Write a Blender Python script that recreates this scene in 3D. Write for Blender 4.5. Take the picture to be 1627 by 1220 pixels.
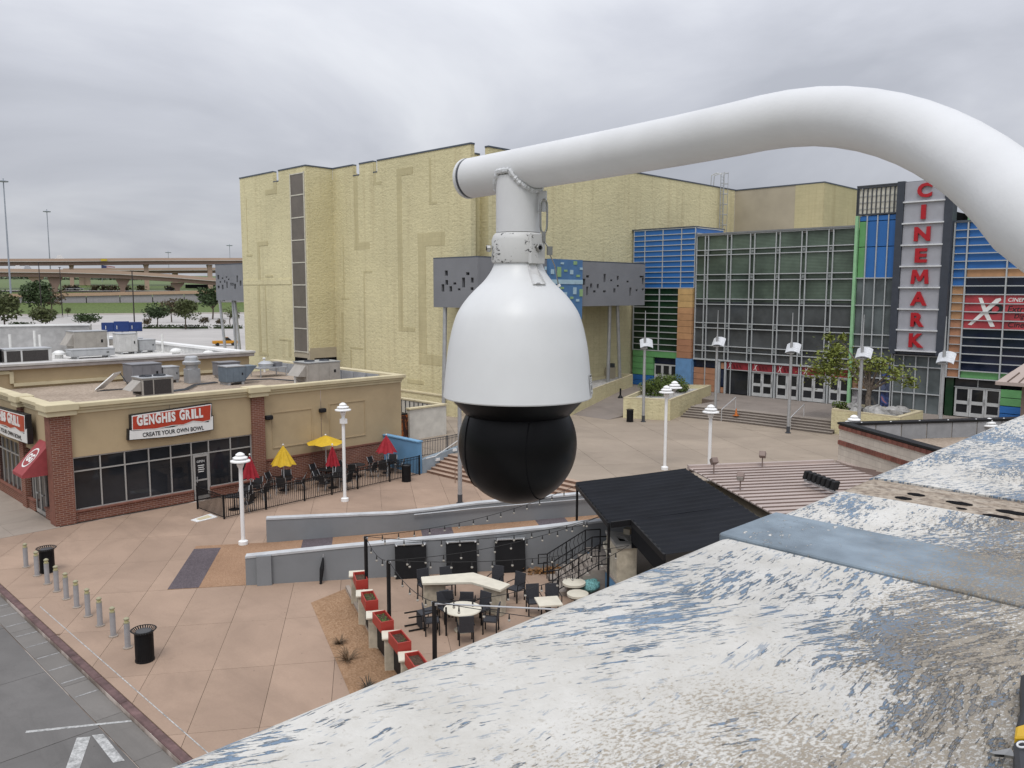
import bpy, bmesh, math, random
from mathutils import Vector, Matrix
random.seed(7)
for o in list(bpy.data.objects): bpy.data.objects.remove(o)
SC = bpy.context.scene
COL = SC.collection
R = math.radians

# ---------------------------------------------------------------- camera
CH = 11.0                                  # eye height above the lower plaza
FPX, PITCH, ROLL, YAW = 1294.0, R(6.48), R(.13), R(44.45)
Fv = Vector((math.cos(YAW)*math.cos(PITCH), math.sin(YAW)*math.cos(PITCH), -math.sin(PITCH)))
R0 = Vector((math.sin(YAW), -math.cos(YAW), 0)); U0 = R0.cross(Fv)
Rv = R0*math.cos(ROLL)+U0*math.sin(ROLL); Uv = Rv.cross(Fv)
cam = bpy.data.cameras.new('camera'); cam.sensor_fit = 'HORIZONTAL'; cam.sensor_width = 36
cam.lens = 36*FPX/1627; cam.clip_start = .05; cam.clip_end = 9000
co = bpy.data.objects.new('camera', cam); COL.objects.link(co); SC.camera = co
mw = Matrix((Rv, Uv, -Fv)).transposed().to_4x4(); mw.translation = (0, 0, CH); co.matrix_world = mw
def ray(x, y): return Fv+Rv*((x-813.5)/FPX)-Uv*((y-610)/FPX)
def G(x, y, z=0):                          # where a sight line meets a level
    d = ray(x, y); t = (z-CH)/d.z; return Vector((0, 0, CH))+d*t
def onX(x, y, X): d = ray(x, y); return Vector((0, 0, CH))+d*(X/d.x)
def onY(x, y, Y): d = ray(x, y); return Vector((0, 0, CH))+d*(Y/d.y)
def far(x, y, D): d = ray(x, y); return Vector((0, 0, CH))+d*(D/math.hypot(d.x, d.y))

# ---------------------------------------------------------------- sky and sun (overcast)
SUN_AZ, SUN_EL = R(215), R(60)             # from behind and left of the viewer, behind cloud
w = bpy.data.worlds.new('World'); SC.world = w; w.use_nodes = True
nt = w.node_tree; N = nt.nodes; L = nt.links; N.clear()
out = N.new('ShaderNodeOutputWorld'); bg = N.new('ShaderNodeBackground'); bg.inputs[1].default_value = 1.0
L.new(bg.outputs[0], out.inputs[0])
sky = N.new('ShaderNodeTexSky'); sky.sky_type = 'NISHITA'; sky.sun_disc = False
sky.sun_elevation = SUN_EL; sky.sun_rotation = R(90)-SUN_AZ; sky.dust_density = 3
skm = N.new('ShaderNodeVectorMath'); skm.operation = 'SCALE'; skm.inputs[3].default_value = .09
L.new(sky.outputs[0], skm.inputs[0])
tc = N.new('ShaderNodeTexCoord'); sep = N.new('ShaderNodeSeparateXYZ'); L.new(tc.outputs['Generated'], sep.inputs[0])
def wmath(op, a, b):
    n = N.new('ShaderNodeMath'); n.operation = op
    for i, q in enumerate((a, b)):
        if isinstance(q, (int, float)): n.inputs[i].default_value = q
        else: L.new(q, n.inputs[i])
    return n.outputs[0]
up = wmath('MAXIMUM', sep.outputs[2], 0.0)
den = wmath('ADD', up, .22)
px = wmath('DIVIDE', sep.outputs[0], den); py = wmath('DIVIDE', sep.outputs[1], den)
cmb = N.new('ShaderNodeCombineXYZ'); L.new(px, cmb.inputs[0]); L.new(py, cmb.inputs[1])
cmb.inputs[2].default_value = 5.3
n1 = N.new('ShaderNodeTexNoise'); n1.inputs['Scale'].default_value = .85; n1.inputs['Detail'].default_value = 7; n1.inputs['Roughness'].default_value = .52; n1.inputs['Distortion'].default_value = .5
L.new(cmb.outputs[0], n1.inputs['Vector'])
rp = N.new('ShaderNodeValToRGB'); L.new(n1.outputs[0], rp.inputs[0])
rp.color_ramp.elements[0].position = .33; rp.color_ramp.elements[0].color = (.50, .52, .58, 1)
rp.color_ramp.elements[1].position = .66; rp.color_ramp.elements[1].color = (.82, .84, .89, 1)
e = rp.color_ramp.elements.new(.5); e.color = (.64, .66, .725, 1)
# standard overcast law: the cloud deck is brighter overhead than at the horizon
lum = wmath('ADD', wmath('MULTIPLY', up, 1.5), .68)
sc = N.new('ShaderNodeVectorMath'); sc.operation = 'SCALE'; L.new(rp.outputs[0], sc.inputs[0]); L.new(lum, sc.inputs[3])
mx = N.new('ShaderNodeMix'); mx.data_type = 'RGBA'; mx.inputs[0].default_value = .92
L.new(skm.outputs[0], mx.inputs[6]); L.new(sc.outputs[0], mx.inputs[7]); L.new(mx.outputs[2], bg.inputs[0])

sl = bpy.data.lights.new('sun', 'SUN'); sl.energy = 1.4; sl.angle = R(20); sl.color = (1, .97, .92)
so = bpy.data.objects.new('sun', sl); COL.objects.link(so)
sdir = Vector((math.cos(SUN_AZ)*math.cos(SUN_EL), math.sin(SUN_AZ)*math.cos(SUN_EL), math.sin(SUN_EL)))
so.rotation_euler = sdir.to_track_quat('Z', 'Y').to_euler()
vs = SC.view_settings; vs.view_transform = 'Standard'; vs.look = 'None'; vs.gamma = 1; vs.exposure = 0.0; vs.use_curve_mapping = False

# ---------------------------------------------------------------- mesh helpers
class MB:
    def __init__(s): s.v = []; s.f = []
    def add(s, vs_, fs):
        n = len(s.v); s.v += [Vector(p) for p in vs_]; s.f += [tuple(i+n for i in q) for q in fs]; return s
    def box(s, x0, y0, z0, x1, y1, z1):
        return s.add([(x0,y0,z0),(x1,y0,z0),(x1,y1,z0),(x0,y1,z0),(x0,y0,z1),(x1,y0,z1),(x1,y1,z1),(x0,y1,z1)],
                     [(0,3,2,1),(4,5,6,7),(0,1,5,4),(1,2,6,5),(2,3,7,6),(3,0,4,7)])
    def obox(s, c, e1, e2, e3):            # box from centre and three half vectors
        c = Vector(c); e1 = Vector(e1); e2 = Vector(e2); e3 = Vector(e3); p = []
        for k in (-1, 1):
            for a, b in ((-1,-1),(1,-1),(1,1),(-1,1)): p.append(c+e1*a+e2*b+e3*k)
        return s.add(p, [(0,3,2,1),(4,5,6,7),(0,1,5,4),(1,2,6,5),(2,3,7,6),(3,0,4,7)])
    def rbox(s, cx, cy, z0, sx, sy, sz, rz=0):
        a = Vector((math.cos(rz), math.sin(rz), 0)); b = Vector((-a.y, a.x, 0))
        return s.obox((cx, cy, z0+sz/2), a*sx/2, b*sy/2, (0, 0, sz/2))
    def prism(s, pts, z0, z1):             # z0, z1 number or list per point
        n = len(pts); a = z0 if isinstance(z0, (list, tuple)) else [z0]*n; b = z1 if isinstance(z1, (list, tuple)) else [z1]*n
        vs_ = [(p[0], p[1], a[i]) for i, p in enumerate(pts)]+[(p[0], p[1], b[i]) for i, p in enumerate(pts)]
        return s.add(vs_, [tuple(range(n-1, -1, -1)), tuple(range(n, 2*n))]+[(i, (i+1) % n, n+(i+1) % n, n+i) for i in range(n)])
    def slab(s, pts, off):                 # extrude a planar 3d polygon by a vector
        n = len(pts); off = Vector(off); P = [Vector(p) for p in pts]
        return s.add(P+[p+off for p in P], [tuple(range(n-1, -1, -1)), tuple(range(n, 2*n))]+[(i, (i+1) % n, n+(i+1) % n, n+i) for i in range(n)])
    def bar(s, a, b, wd, ht=None):         # square bar between two points
        a = Vector(a); b = Vector(b); d = b-a; ht = ht or wd; u = d.normalized()
        sd = u.cross(Vector((0,0,1)));
        if sd.length < 1e-3: sd = Vector((1,0,0))
        sd.normalize(); t = sd.cross(u)
        return s.obox((a+b)/2, d/2, sd*wd/2, t*ht/2)
    def tube(s, path, r, n=8, caps=True):
        P = [Vector(p) for p in path]; rr = r if isinstance(r, (list, tuple)) else [r]*len(P)
        vs_ = []; fs = []; nrm = None
        for i, p in enumerate(P):
            d = (P[min(i+1, len(P)-1)]-P[max(i-1, 0)]).normalized()
            if nrm is None:
                nrm = d.cross(Vector((0,0,1)))
                if nrm.length < 1e-3: nrm = Vector((1,0,0))
            nrm = (nrm-d*nrm.dot(d)).normalized(); b = d.cross(nrm)
            for k in range(n):
                t = 2*math.pi*k/n; vs_.append(p+(nrm*math.cos(t)+b*math.sin(t))*rr[i])
        for i in range(len(P)-1):
            for k in range(n):
                a = i*n+k; c = i*n+(k+1) % n; fs.append((a, c, c+n, a+n))
        if caps: fs += [tuple(range(n-1, -1, -1)), tuple(range((len(P)-1)*n, len(P)*n))]
        return s.add(vs_, fs)
    def lathe(s, prof, c=(0,0,0), n=24, caps=True):
        c = Vector(c); vs_ = []; fs = []
        for r_, z in prof:
            for k in range(n):
                t = 2*math.pi*k/n; vs_.append(c+Vector((r_*math.cos(t), r_*math.sin(t), z)))
        for i in range(len(prof)-1):
            for k in range(n):
                a = i*n+k; b = i*n+(k+1) % n; fs.append((a, b, b+n, a+n))
        if caps: fs += [tuple(range(n-1, -1, -1)), tuple(range((len(prof)-1)*n, len(prof)*n))]
        return s.add(vs_, fs)
    def tri(s, a, b, c): return s.add([a, b, c], [(0, 1, 2)])
    def quad(s, a, b, c, d): return s.add([a, b, c, d], [(0, 1, 2, 3)])
    def ball(s, c, r, seg=8, rings=5, jit=0):
        c = Vector(c); r = Vector((r, r, r)) if isinstance(r, (int, float)) else Vector(r)
        vs_ = []; fs = []
        for i in range(rings+1):
            t = math.pi*i/rings
            for k in range(seg):
                p = 2*math.pi*k/seg; j = 1+random.uniform(-jit, jit)
                vs_.append(c+Vector((r.x*math.sin(t)*math.cos(p)*j, r.y*math.sin(t)*math.sin(p)*j, r.z*math.cos(t)*j)))
        for i in range(rings):
            for k in range(seg):
                a = i*seg+k; b = i*seg+(k+1) % seg; fs.append((a, a+seg, b+seg, b))
        return s.add(vs_, fs)
    def build(s, name, mat, parent=None, smooth=False, bevel=0, label=None, recalc=True, segs=1):
        me = bpy.data.meshes.new(name); base = Vector((0,0,0))
        if parent is None and s.v:
            xs = [p.x for p in s.v]; ys = [p.y for p in s.v]
            base = Vector(((min(xs)+max(xs))/2, (min(ys)+max(ys))/2, min(p.z for p in s.v)))
        me.from_pydata([p-base for p in s.v], [], s.f)
        if recalc:
            bm = bmesh.new(); bm.from_mesh(me); bmesh.ops.recalc_face_normals(bm, faces=bm.faces); bm.to_mesh(me); bm.free()
        me.materials.append(mat)
        if smooth:
            me.polygons.foreach_set('use_smooth', [True]*len(me.polygons)); me.set_sharp_from_angle(angle=R(38))
        o = bpy.data.objects.new(name, me); COL.objects.link(o); o.location = base
        if parent is not None:
            o.parent = parent; o.location = -WT.get(parent.name, Vector((0,0,0))); 
        else: WT[o.name] = base
        if bevel:
            m = o.modifiers.new('bevel', 'BEVEL'); m.width = bevel; m.segments = segs; m.limit_method = 'ANGLE'; m.angle_limit = R(40)
        if label: o['label'] = label
        return o
WT = {}
def tag(o, label, cat, group=None):
    o['label'] = label; o['category'] = cat
    if group: o['group'] = group
    return o
def thing(name, label, cat, loc=(0,0,0), group=None):
    o = bpy.data.objects.new(name, None); COL.objects.link(o); o.location = loc; o.empty_display_size = .3
    WT[o.name] = Vector(loc); return tag(o, label, cat, group)
def struct(o): o['kind'] = 'structure'; return o
def stuff(o): o['kind'] = 'stuff'; return o
def inst(name, me, parent, loc=(0,0,0), rot=(0,0,0), scale=None):  # a piece that shares mesh data
    o = bpy.data.objects.new(name, me); COL.objects.link(o); o.parent = parent
    o.location = Vector(loc)-WT.get(parent.name, Vector((0,0,0))); o.rotation_euler = rot
    if scale: o.scale = scale
    return o
def copy_tree(o, parent=None):
    c = o.copy(); COL.objects.link(c)
    if parent is not None: c.parent = parent
    for ch in list(o.children): copy_tree(ch, c)
    return c
def put(proto, used, loc, rz, label, group=None, cat=None, scale=None):
    o = proto if not used else copy_tree(proto)
    o.location = loc; o.rotation_euler = (0, 0, rz); o['label'] = label
    if scale: o.scale = (scale,)*3 if isinstance(scale, (int, float)) else scale
    if group: o['group'] = group
    return o
def text(mb, s, origin, right, up_, width=None, height=None, depth=.03, bold=0.0, shear=0, font_out=None, wf=None):
    cu = bpy.data.curves.new('t', 'FONT'); cu.body = s; cu.size = 1; cu.extrude = .5; cu.offset = bold; cu.shear = shear; cu.resolution_u = 3
    ob = bpy.data.objects.new('t', cu); COL.objects.link(ob)
    bpy.context.view_layer.update()
    me = bpy.data.meshes.new_from_object(ob.evaluated_get(bpy.context.evaluated_depsgraph_get()))
    vv = [v.co.copy() for v in me.vertices]; ff = [tuple(p.vertices) for p in me.polygons]
    bpy.data.objects.remove(ob); bpy.data.curves.remove(cu); bpy.data.meshes.remove(me)
    x0 = min(v.x for v in vv); x1 = max(v.x for v in vv); y0 = min(v.y for v in vv); y1 = max(v.y for v in vv)
    kx = width/(x1-x0) if width else None; ky = height/(y1-y0) if height else kx
    if kx is None: kx = ky
    right = Vector(right).normalized(); up_ = Vector(up_).normalized(); nn = right.cross(up_); o_ = Vector(origin)
    pts = []
    for v in vv:
        q = o_+right*((v.x-x0)*kx)+up_*((v.y-y0)*ky)+nn*((v.z+.5)*depth)
        pts.append(wf(q) if wf else q)
    return mb.add(pts, ff)

# ---------------------------------------------------------------- material helpers
MATS = {}
def nodes(name):
    m = bpy.data.materials.new(name); m.use_nodes = True; t = m.node_tree
    return m, t.nodes, t.links, t.nodes['Principled BSDF']
def noise(N, L, vec, scale, detail=4, rough=.55, dist=0):
    n = N.new('ShaderNodeTexNoise'); n.inputs['Scale'].default_value = scale; n.inputs['Detail'].default_value = detail
    n.inputs['Roughness'].default_value = rough; n.inputs['Distortion'].default_value = dist
    if vec is not None: L.new(vec, n.inputs['Vector'])
    return n.outputs[0]
def ramp(N, L, fac, *stops):
    r_ = N.new('ShaderNodeValToRGB'); els = r_.color_ramp.elements
    while len(els) < len(stops): els.new(.5)
    for e_, (p, c) in zip(els, stops):
        e_.position = p; e_.color = (c, c, c, 1) if isinstance(c, (int, float)) else (*c, 1)
    L.new(fac, r_.inputs[0]); return r_.outputs[0]
def mix(N, L, fac, a, b, mode='MIX'):
    m = N.new('ShaderNodeMix'); m.data_type = 'RGBA'; m.blend_type = mode
    for i, q in ((0, fac), (6, a), (7, b)):
        if isinstance(q, (int, float)): m.inputs[i].default_value = q if i == 0 else (q, q, q, 1)
        elif isinstance(q, tuple): m.inputs[i].default_value = (*q, 1)
        else: L.new(q, m.inputs[i])
    return m.outputs[2]
def mth(N, L, op, a, b=0.0):
    n = N.new('ShaderNodeMath'); n.operation = op
    for i, q in enumerate((a, b)):
        if isinstance(q, (int, float)): n.inputs[i].default_value = q
        else: L.new(q, n.inputs[i])
    return n.outputs[0]
def mapping(N, L, vec, scale=(1,1,1), rot=(0,0,0), loc=(0,0,0)):
    m = N.new('ShaderNodeMapping'); L.new(vec, m.inputs[0]); m.inputs['Scale'].default_value = scale
    m.inputs['Rotation'].default_value = rot; m.inputs['Location'].default_value = loc; return m.outputs[0]
def pos(N): return N.new('ShaderNodeNewGeometry').outputs['Position']
def objc(N): return N.new('ShaderNodeTexCoord').outputs['Object']
def bump(N, L, P, h, strength=.3, dist=.02):
    b = N.new('ShaderNodeBump'); b.inputs['Strength'].default_value = strength; b.inputs['Distance'].default_value = dist
    L.new(h, b.inputs['Height']); L.new(b.outputs[0], P.inputs['Normal'])
def M(name, col, rough=.6, metal=0.0, var=.12, scale=2.0, bmp=0, bscale=40, spec=.4, dirt=0, coords='obj', rnd=0):
    if name in MATS: return MATS[name]
    m, N, L, P = nodes(name); vec = objc(N) if coords == 'obj' else pos(N)
    n = noise(N, L, vec, scale, 5)
    lo = tuple(c*(1-var) for c in col); hi = tuple(min(1, c*(1+var)) for c in col)
    c = ramp(N, L, n, (.3, lo), (.7, hi))
    if rnd:
        oi = N.new('ShaderNodeObjectInfo'); k = mth(N, L, 'ADD', mth(N, L, 'MULTIPLY', oi.outputs['Random'], rnd), 1-rnd/2)
        cc = N.new('ShaderNodeCombineColor'); [L.new(k, cc.inputs[i]) for i in range(3)]
        c = mix(N, L, 1.0, c, cc.outputs[0], 'MULTIPLY')
    if dirt:
        d = noise(N, L, vec, scale*.35, 7, .7); d = ramp(N, L, d, (.48, 0), (.72, dirt))
        c = mix(N, L, d, c, tuple(q*.35 for q in col))
    L.new(c, P.inputs['Base Color']); P.inputs['Roughness'].default_value = rough; P.inputs['Metallic'].default_value = metal
    P.inputs['Specular IOR Level'].default_value = spec
    if bmp: bump(N, L, P, noise(N, L, vec, bscale, 5, .6), bmp, .02)
    MATS[name] = m; return m

# ---------------------------------------------------------------- special materials
def concrete(name, col, rnd=.10, stain=.45, scale=.35, bmp=.15, rough=.85):
    m, N, L, P = nodes(name); p = pos(N)
    a = noise(N, L, p, scale, 6, .62, .4); b = noise(N, L, p, 14, 4, .7); s = noise(N, L, mapping(N, L, p, (.5, .16, 1), (0, 0, R(-30))), .9, 6, .65, .6)
    c = ramp(N, L, a, (.3, tuple(q*.84 for q in col)), (.7, tuple(q*1.1 for q in col)))
    c = mix(N, L, ramp(N, L, b, (.35, 0), (.75, .22)), c, tuple(q*.62 for q in col))
    c = mix(N, L, ramp(N, L, s, (.52, 0), (.74, stain)), c, tuple(q*.60 for q in col))
    sp = noise(N, L, p, .8, 3, .5); sp = ramp(N, L, sp, (.70, 0), (.735, .45)); c = mix(N, L, sp, c, tuple(q*.7 for q in col))
    v = N.new('ShaderNodeTexVoronoi'); v.feature = 'DISTANCE_TO_EDGE'; v.inputs['Scale'].default_value = .22
    wv = N.new('ShaderNodeVectorMath'); wv.operation = 'ADD'
    nn = N.new('ShaderNodeTexNoise'); nn.inputs['Scale'].default_value = 1.2; nn.inputs['Detail'].default_value = 5; L.new(p, nn.inputs['Vector'])
    L.new(p, wv.inputs[0]); L.new(nn.outputs[1], wv.inputs[1]); L.new(wv.outputs[0], v.inputs['Vector'])
    c = mix(N, L, ramp(N, L, v.outputs['Distance'], (0, .16), (.004, 0)), c, tuple(q*.4 for q in col))
    gv = N.new('ShaderNodeTexVoronoi'); gv.inputs['Scale'].default_value = 1.7; L.new(p, gv.inputs['Vector']); c = mix(N, L, ramp(N, L, gv.outputs['Distance'], (.035, .55), (.06, 0)), c, tuple(q*.45 for q in col))
    if rnd:
        oi = N.new('ShaderNodeObjectInfo'); k = mth(N, L, 'ADD', mth(N, L, 'MULTIPLY', oi.outputs['Random'], rnd), 1-rnd/2)
        cc = N.new('ShaderNodeCombineColor'); [L.new(k, cc.inputs[i]) for i in range(3)]
        c = mix(N, L, 1.0, c, cc.outputs[0], 'MULTIPLY')
    L.new(c, P.inputs['Base Color']); P.inputs['Roughness'].default_value = rough; P.inputs['Specular IOR Level'].default_value = .3
    bump(N, L, P, b, bmp, .02); MATS[name] = m; return m
def splitface(name, col, amp=1.0):
    m, N, L, P = nodes(name); p = pos(N)
    q = mapping(N, L, p, (1.0, 1.0, 1.5)); a = noise(N, L, q, 3.4, 5, .58, .1); b = noise(N, L, p, .12, 5, .6); f = noise(N, L, p, 9, 4, .6)
    c = ramp(N, L, b, (.3, tuple(x*.86 for x in col)), (.7, tuple(x*1.08 for x in col)))
    c = mix(N, L, ramp(N, L, a, (.30, .5*amp), (.42, 0)), c, tuple(x*.66 for x in col))
    st = noise(N, L, mapping(N, L, p, (1.4, 1.4, .06)), 1.1, 5, .6); c = mix(N, L, ramp(N, L, st, (.52, 0), (.75, .46)), c, (col[0]*.64, col[1]*.58, col[2]*.54))
    sx_ = N.new('ShaderNodeSeparateXYZ'); L.new(p, sx_.inputs[0]); cb = N.new('ShaderNodeCombineXYZ'); L.new(mth(N, L, 'ADD', sx_.outputs[0], sx_.outputs[1]), cb.inputs[0]); L.new(sx_.outputs[2], cb.inputs[1])
    bk = N.new('ShaderNodeTexBrick'); L.new(cb.outputs[0], bk.inputs['Vector']); bk.inputs['Scale'].default_value = 1; bk.inputs['Brick Width'].default_value = .8; bk.inputs['Row Height'].default_value = .4; bk.inputs['Mortar Size'].default_value = .02
    bk.inputs['Color1'].default_value = (.95,.95,.945,1); bk.inputs['Color2'].default_value = (1.02,1.02,1.015,1); bk.inputs['Mortar'].default_value = (.90,.90,.885,1); c = mix(N, L, .8, c, bk.outputs[0], 'MULTIPLY')
    L.new(c, P.inputs['Base Color']); P.inputs['Roughness'].default_value = .9; P.inputs['Specular IOR Level'].default_value = .15
    h = mth(N, L, 'ADD', a, mth(N, L, 'MULTIPLY', f, .25)); bump(N, L, P, h, .72*amp, .09); MATS[name] = m; return m
def brickmat(name, c1, c2, mortar, bw=.3, bh=.1, mort=.012):
    m, N, L, P = nodes(name); p = pos(N); s = N.new('ShaderNodeSeparateXYZ'); L.new(p, s.inputs[0])
    cb = N.new('ShaderNodeCombineXYZ'); L.new(mth(N, L, 'ADD', s.outputs[0], s.outputs[1]), cb.inputs[0]); L.new(s.outputs[2], cb.inputs[1])
    b = N.new('ShaderNodeTexBrick'); L.new(cb.outputs[0], b.inputs['Vector']); b.inputs['Scale'].default_value = 1
    b.inputs['Color1'].default_value = (*c1, 1); b.inputs['Color2'].default_value = (*c2, 1); b.inputs['Mortar'].default_value = (*mortar, 1)
    b.inputs['Brick Width'].default_value = bw; b.inputs['Row Height'].default_value = bh; b.inputs['Mortar Size'].default_value = mort; b.inputs['Bias'].default_value = 0
    c = mix(N, L, ramp(N, L, noise(N, L, p, 1.3, 5), (.35, 0), (.7, .35)), b.outputs[0], tuple(x*.6 for x in c1))
    L.new(c, P.inputs['Base Color']); P.inputs['Roughness'].default_value = .85; P.inputs['Specular IOR Level'].default_value = .2
    iv = mth(N, L, 'SUBTRACT', 1.0, b.outputs[1]); bump(N, L, P, iv, .5, .02); MATS[name] = m; return m
def gravel(name, c1, c2, scale=9):
    m, N, L, P = nodes(name); p = pos(N); v = N.new('ShaderNodeTexVoronoi'); v.inputs['Scale'].default_value = scale; L.new(p, v.inputs['Vector'])
    c = mix(N, L, v.outputs['Color'], c1, c2); b = noise(N, L, p, .3, 6, .65); c = mix(N, L, ramp(N, L, b, (.42, 0), (.7, .5)), c, tuple(x*.62 for x in c1))
    L.new(c, P.inputs['Base Color']); P.inputs['Roughness'].default_value = .95; P.inputs['Specular IOR Level'].default_value = .1
    bump(N, L, P, v.outputs['Distance'], .7, .04); MATS[name] = m; return m
def leaf(name, col, spread=.45):
    m, N, L, P = nodes(name); p = pos(N); n = noise(N, L, p, 1.2, 4, .6); f = noise(N, L, p, 12, 2)
    c = ramp(N, L, n, (.3, tuple(q*(1-spread) for q in col)), (.72, tuple(q*(1+spread) for q in col)))
    c = mix(N, L, ramp(N, L, f, (.45, 0), (.7, .35)), c, (col[0]*1.7, col[1]*1.25, col[2]*.8))
    L.new(c, P.inputs['Base Color']); P.inputs['Roughness'].default_value = .65; P.inputs['Specular IOR Level'].default_value = .25
    MATS[name] = m; return m
def glassmat(name, col, rough=.06, bands=None):
    m, N, L, P = nodes(name); p = pos(N); n = noise(N, L, p, .35, 4, .6)
    c = ramp(N, L, n, (.35, tuple(q*.6 for q in col)), (.68, tuple(q*1.4 for q in col)))
    if bands:
        wv = N.new('ShaderNodeTexWave'); wv.bands_direction = 'Z'; wv.inputs['Scale'].default_value = bands; wv.inputs['Distortion'].default_value = .15; L.new(p, wv.inputs['Vector'])
        c = mix(N, L, ramp(N, L, wv.outputs[1], (.35, 0), (.65, .55)), c, tuple(q*.35 for q in col))
    L.new(c, P.inputs['Base Color']); P.inputs['Roughness'].default_value = rough; P.inputs['Specular IOR Level'].default_value = .38
    bump(N, L, P, noise(N, L, p, .5, 2), .04, .05); MATS[name] = m; return m

PLAZA = concrete('plaza concrete', (.345, .246, .182), rnd=.13, stain=.5)
PLAZA2 = concrete('upper plaza concrete', (.33, .272, .215), rnd=.10, scale=.22)
TERR = concrete('terrace concrete', (.25, .215, .19), rnd=.08)
STEPM = concrete('step concrete', (.30, .26, .225), rnd=0)
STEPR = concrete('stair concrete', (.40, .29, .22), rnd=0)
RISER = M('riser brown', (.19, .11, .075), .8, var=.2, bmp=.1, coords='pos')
WALKM = concrete('sidewalk concrete', (.33, .28, .235), rnd=.06)
ROADM = concrete('road concrete', (.145, .138, .132), rnd=.10, stain=.75, scale=.5)
GUTTER = concrete('gutter concrete', (.18, .168, .155), rnd=.12, stain=.7)
LOTM = concrete('parking concrete', (.42, .40, .38), rnd=0, scale=.05, stain=.3)
m, N, L, P = nodes('joint filler'); p = pos(N); L.new(ramp(N, L, noise(N, L, p, .32, 4, .6), (.44, (.17,.132,.11)), (.50, (.24,.19,.16)), (.57, (.52,.45,.40))), P.inputs['Base Color']); P.inputs['Roughness'].default_value = .95; JOINT = m
KERBM = M('red kerb paint', (.125, .075, .072), .8, var=.35, scale=3, dirt=.7, coords='pos', rnd=.2)
ORANGE = gravel('orange paving', (.30, .18, .11), (.38, .245, .16), 22)
PURPLE = gravel('purple paving', (.095, .08, .088), (.155, .13, .14), 22)
YEL = splitface('yellow split block', (.655, .592, .372))
YELS = splitface('yellow smooth block', (.54, .48, .29), .3)
TANW = M('tan stucco', (.41, .36, .27), .9, var=.08, scale=.4, bmp=.1, bscale=20, dirt=.2, coords='pos')
GSTUC = M('genghis tan stucco', (.43, .335, .205), .9, var=.07, scale=.5, bmp=.12, bscale=30, dirt=.25, coords='pos')
CREAM = M('cream cornice', (.56, .49, .325), .85, var=.08, scale=1, dirt=.3, coords='pos')
BRICK = brickmat('red brick', (.215, .085, .055), (.16, .06, .045), (.34, .24, .19))
BRICKB = M('brick base', (.20, .085, .06), .85, var=.2, scale=6, coords='pos', bmp=.2)
GRAVEL = gravel('roof gravel', (.27, .215, .165), (.44, .36, .29))
GREYW = M('grey wall paint', (.205, .215, .225), .8, var=.06, scale=.7, dirt=.22, coords='pos', bmp=.08)
GREYC = M('grey wall cap', (.46, .47, .48), .8, var=.1, dirt=.3, coords='pos')
BLUEW = M('blue wall paint', (.125, .27, .44), .8, var=.08, scale=.8, dirt=.2, coords='pos', bmp=.08)
WHITE = M('white paint', (.78, .78, .77), .45, var=.03, dirt=.08)
LAMPW = M('lamp white enamel', (.80, .80, .79), .35, var=.03)
BLACK = M('black paint', (.012, .012, .013), .5, var=.2, spec=.18)
BLACKP = M('black plastic', (.014, .014, .016), .55, var=.2, spec=.2)
METAL = M('galvanised metal', (.46, .47, .48), .45, .6, var=.12, dirt=.2)
SILVER = M('mullion aluminium', (.50, .52, .53), .45, .15, var=.05, coords='pos')
DARKM = M('dark metal', (.07, .075, .085), .5, .3)
GRASS = leaf('grass', (.085, .125, .035))
DIRT = gravel('bare dirt', (.25, .15, .085), (.37, .24, .15), 14)
CAP = M('dark coping', (.085, .10, .125), .5, .3, coords='pos')
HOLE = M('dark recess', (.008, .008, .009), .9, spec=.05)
BARK = M('bark', (.11, .085, .065), .9, var=.3, scale=6, bmp=.4)

# ---------------------------------------------------------------- ground, road, plazas
A2 = Vector((.816, -.578)); B2 = Vector((.578, .816)); O2 = Vector((14.12, 27.83))
def PF(u, v, z=0): q = O2+A2*u+B2*v; return Vector((q.x, q.y, z))
def clip(poly, reg):
    out_ = poly
    for i in range(len(reg)):
        a = Vector(reg[i]); b = Vector(reg[(i+1) % len(reg)]); nx = Vector((-(b.y-a.y), b.x-a.x)); res = []
        for j in range(len(out_)):
            p, q = Vector(out_[j]), Vector(out_[(j+1) % len(out_)]); dp, dq = (p-a).dot(nx), (q-a).dot(nx)
            if dp >= 0: res.append(p)
            if (dp > 0 > dq) or (dp < 0 < dq): res.append(p+(q-p)*(dp/(dp-dq)))
        out_ = res
        if len(out_) < 3: return []
    return out_
def area(p): return abs(sum(p[i].x*p[(i+1) % len(p)].y-p[(i+1) % len(p)].x*p[i].y for i in range(len(p))))/2
def slabs(parent, reg, o, a, b, du, dv, us, vs_, z, mat, gap=.006, th=.06, name='concrete_slab', jit=.0015):
    for i in range(*us):
        for j in range(*vs_):
            rect = [o+a*(i*du+gap)+b*(j*dv+gap), o+a*((i+1)*du-gap)+b*(j*dv+gap), o+a*((i+1)*du-gap)+b*((j+1)*dv-gap), o+a*(i*du+gap)+b*((j+1)*dv-gap)]
            c = clip(rect, reg)
            if len(c) < 3 or area(c) < .05: continue
            MB().prism(c, z-th, z+random.uniform(-jit, jit)).build(name, mat, parent, recalc=False)
g = MB().quad((-4000,-4000,-.4),(4000,-4000,-.4),(4000,4000,-.4),(-4000,4000,-.4)).build('ground', GRASS); struct(g)
g = MB().prism([(-60,60),(600,60),(600,700),(-60,700)], -.35, -.16).build('parking_lot', LOTM); struct(g)
g = MB().prism([(-40,-20),(7.44,-20),(7.44,59.9),(-40,59.9)], -.35, -.175).build('road', JOINT); struct(g); road = g
XY = (Vector((0,0)), Vector((1,0)), Vector((0,1)))
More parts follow.
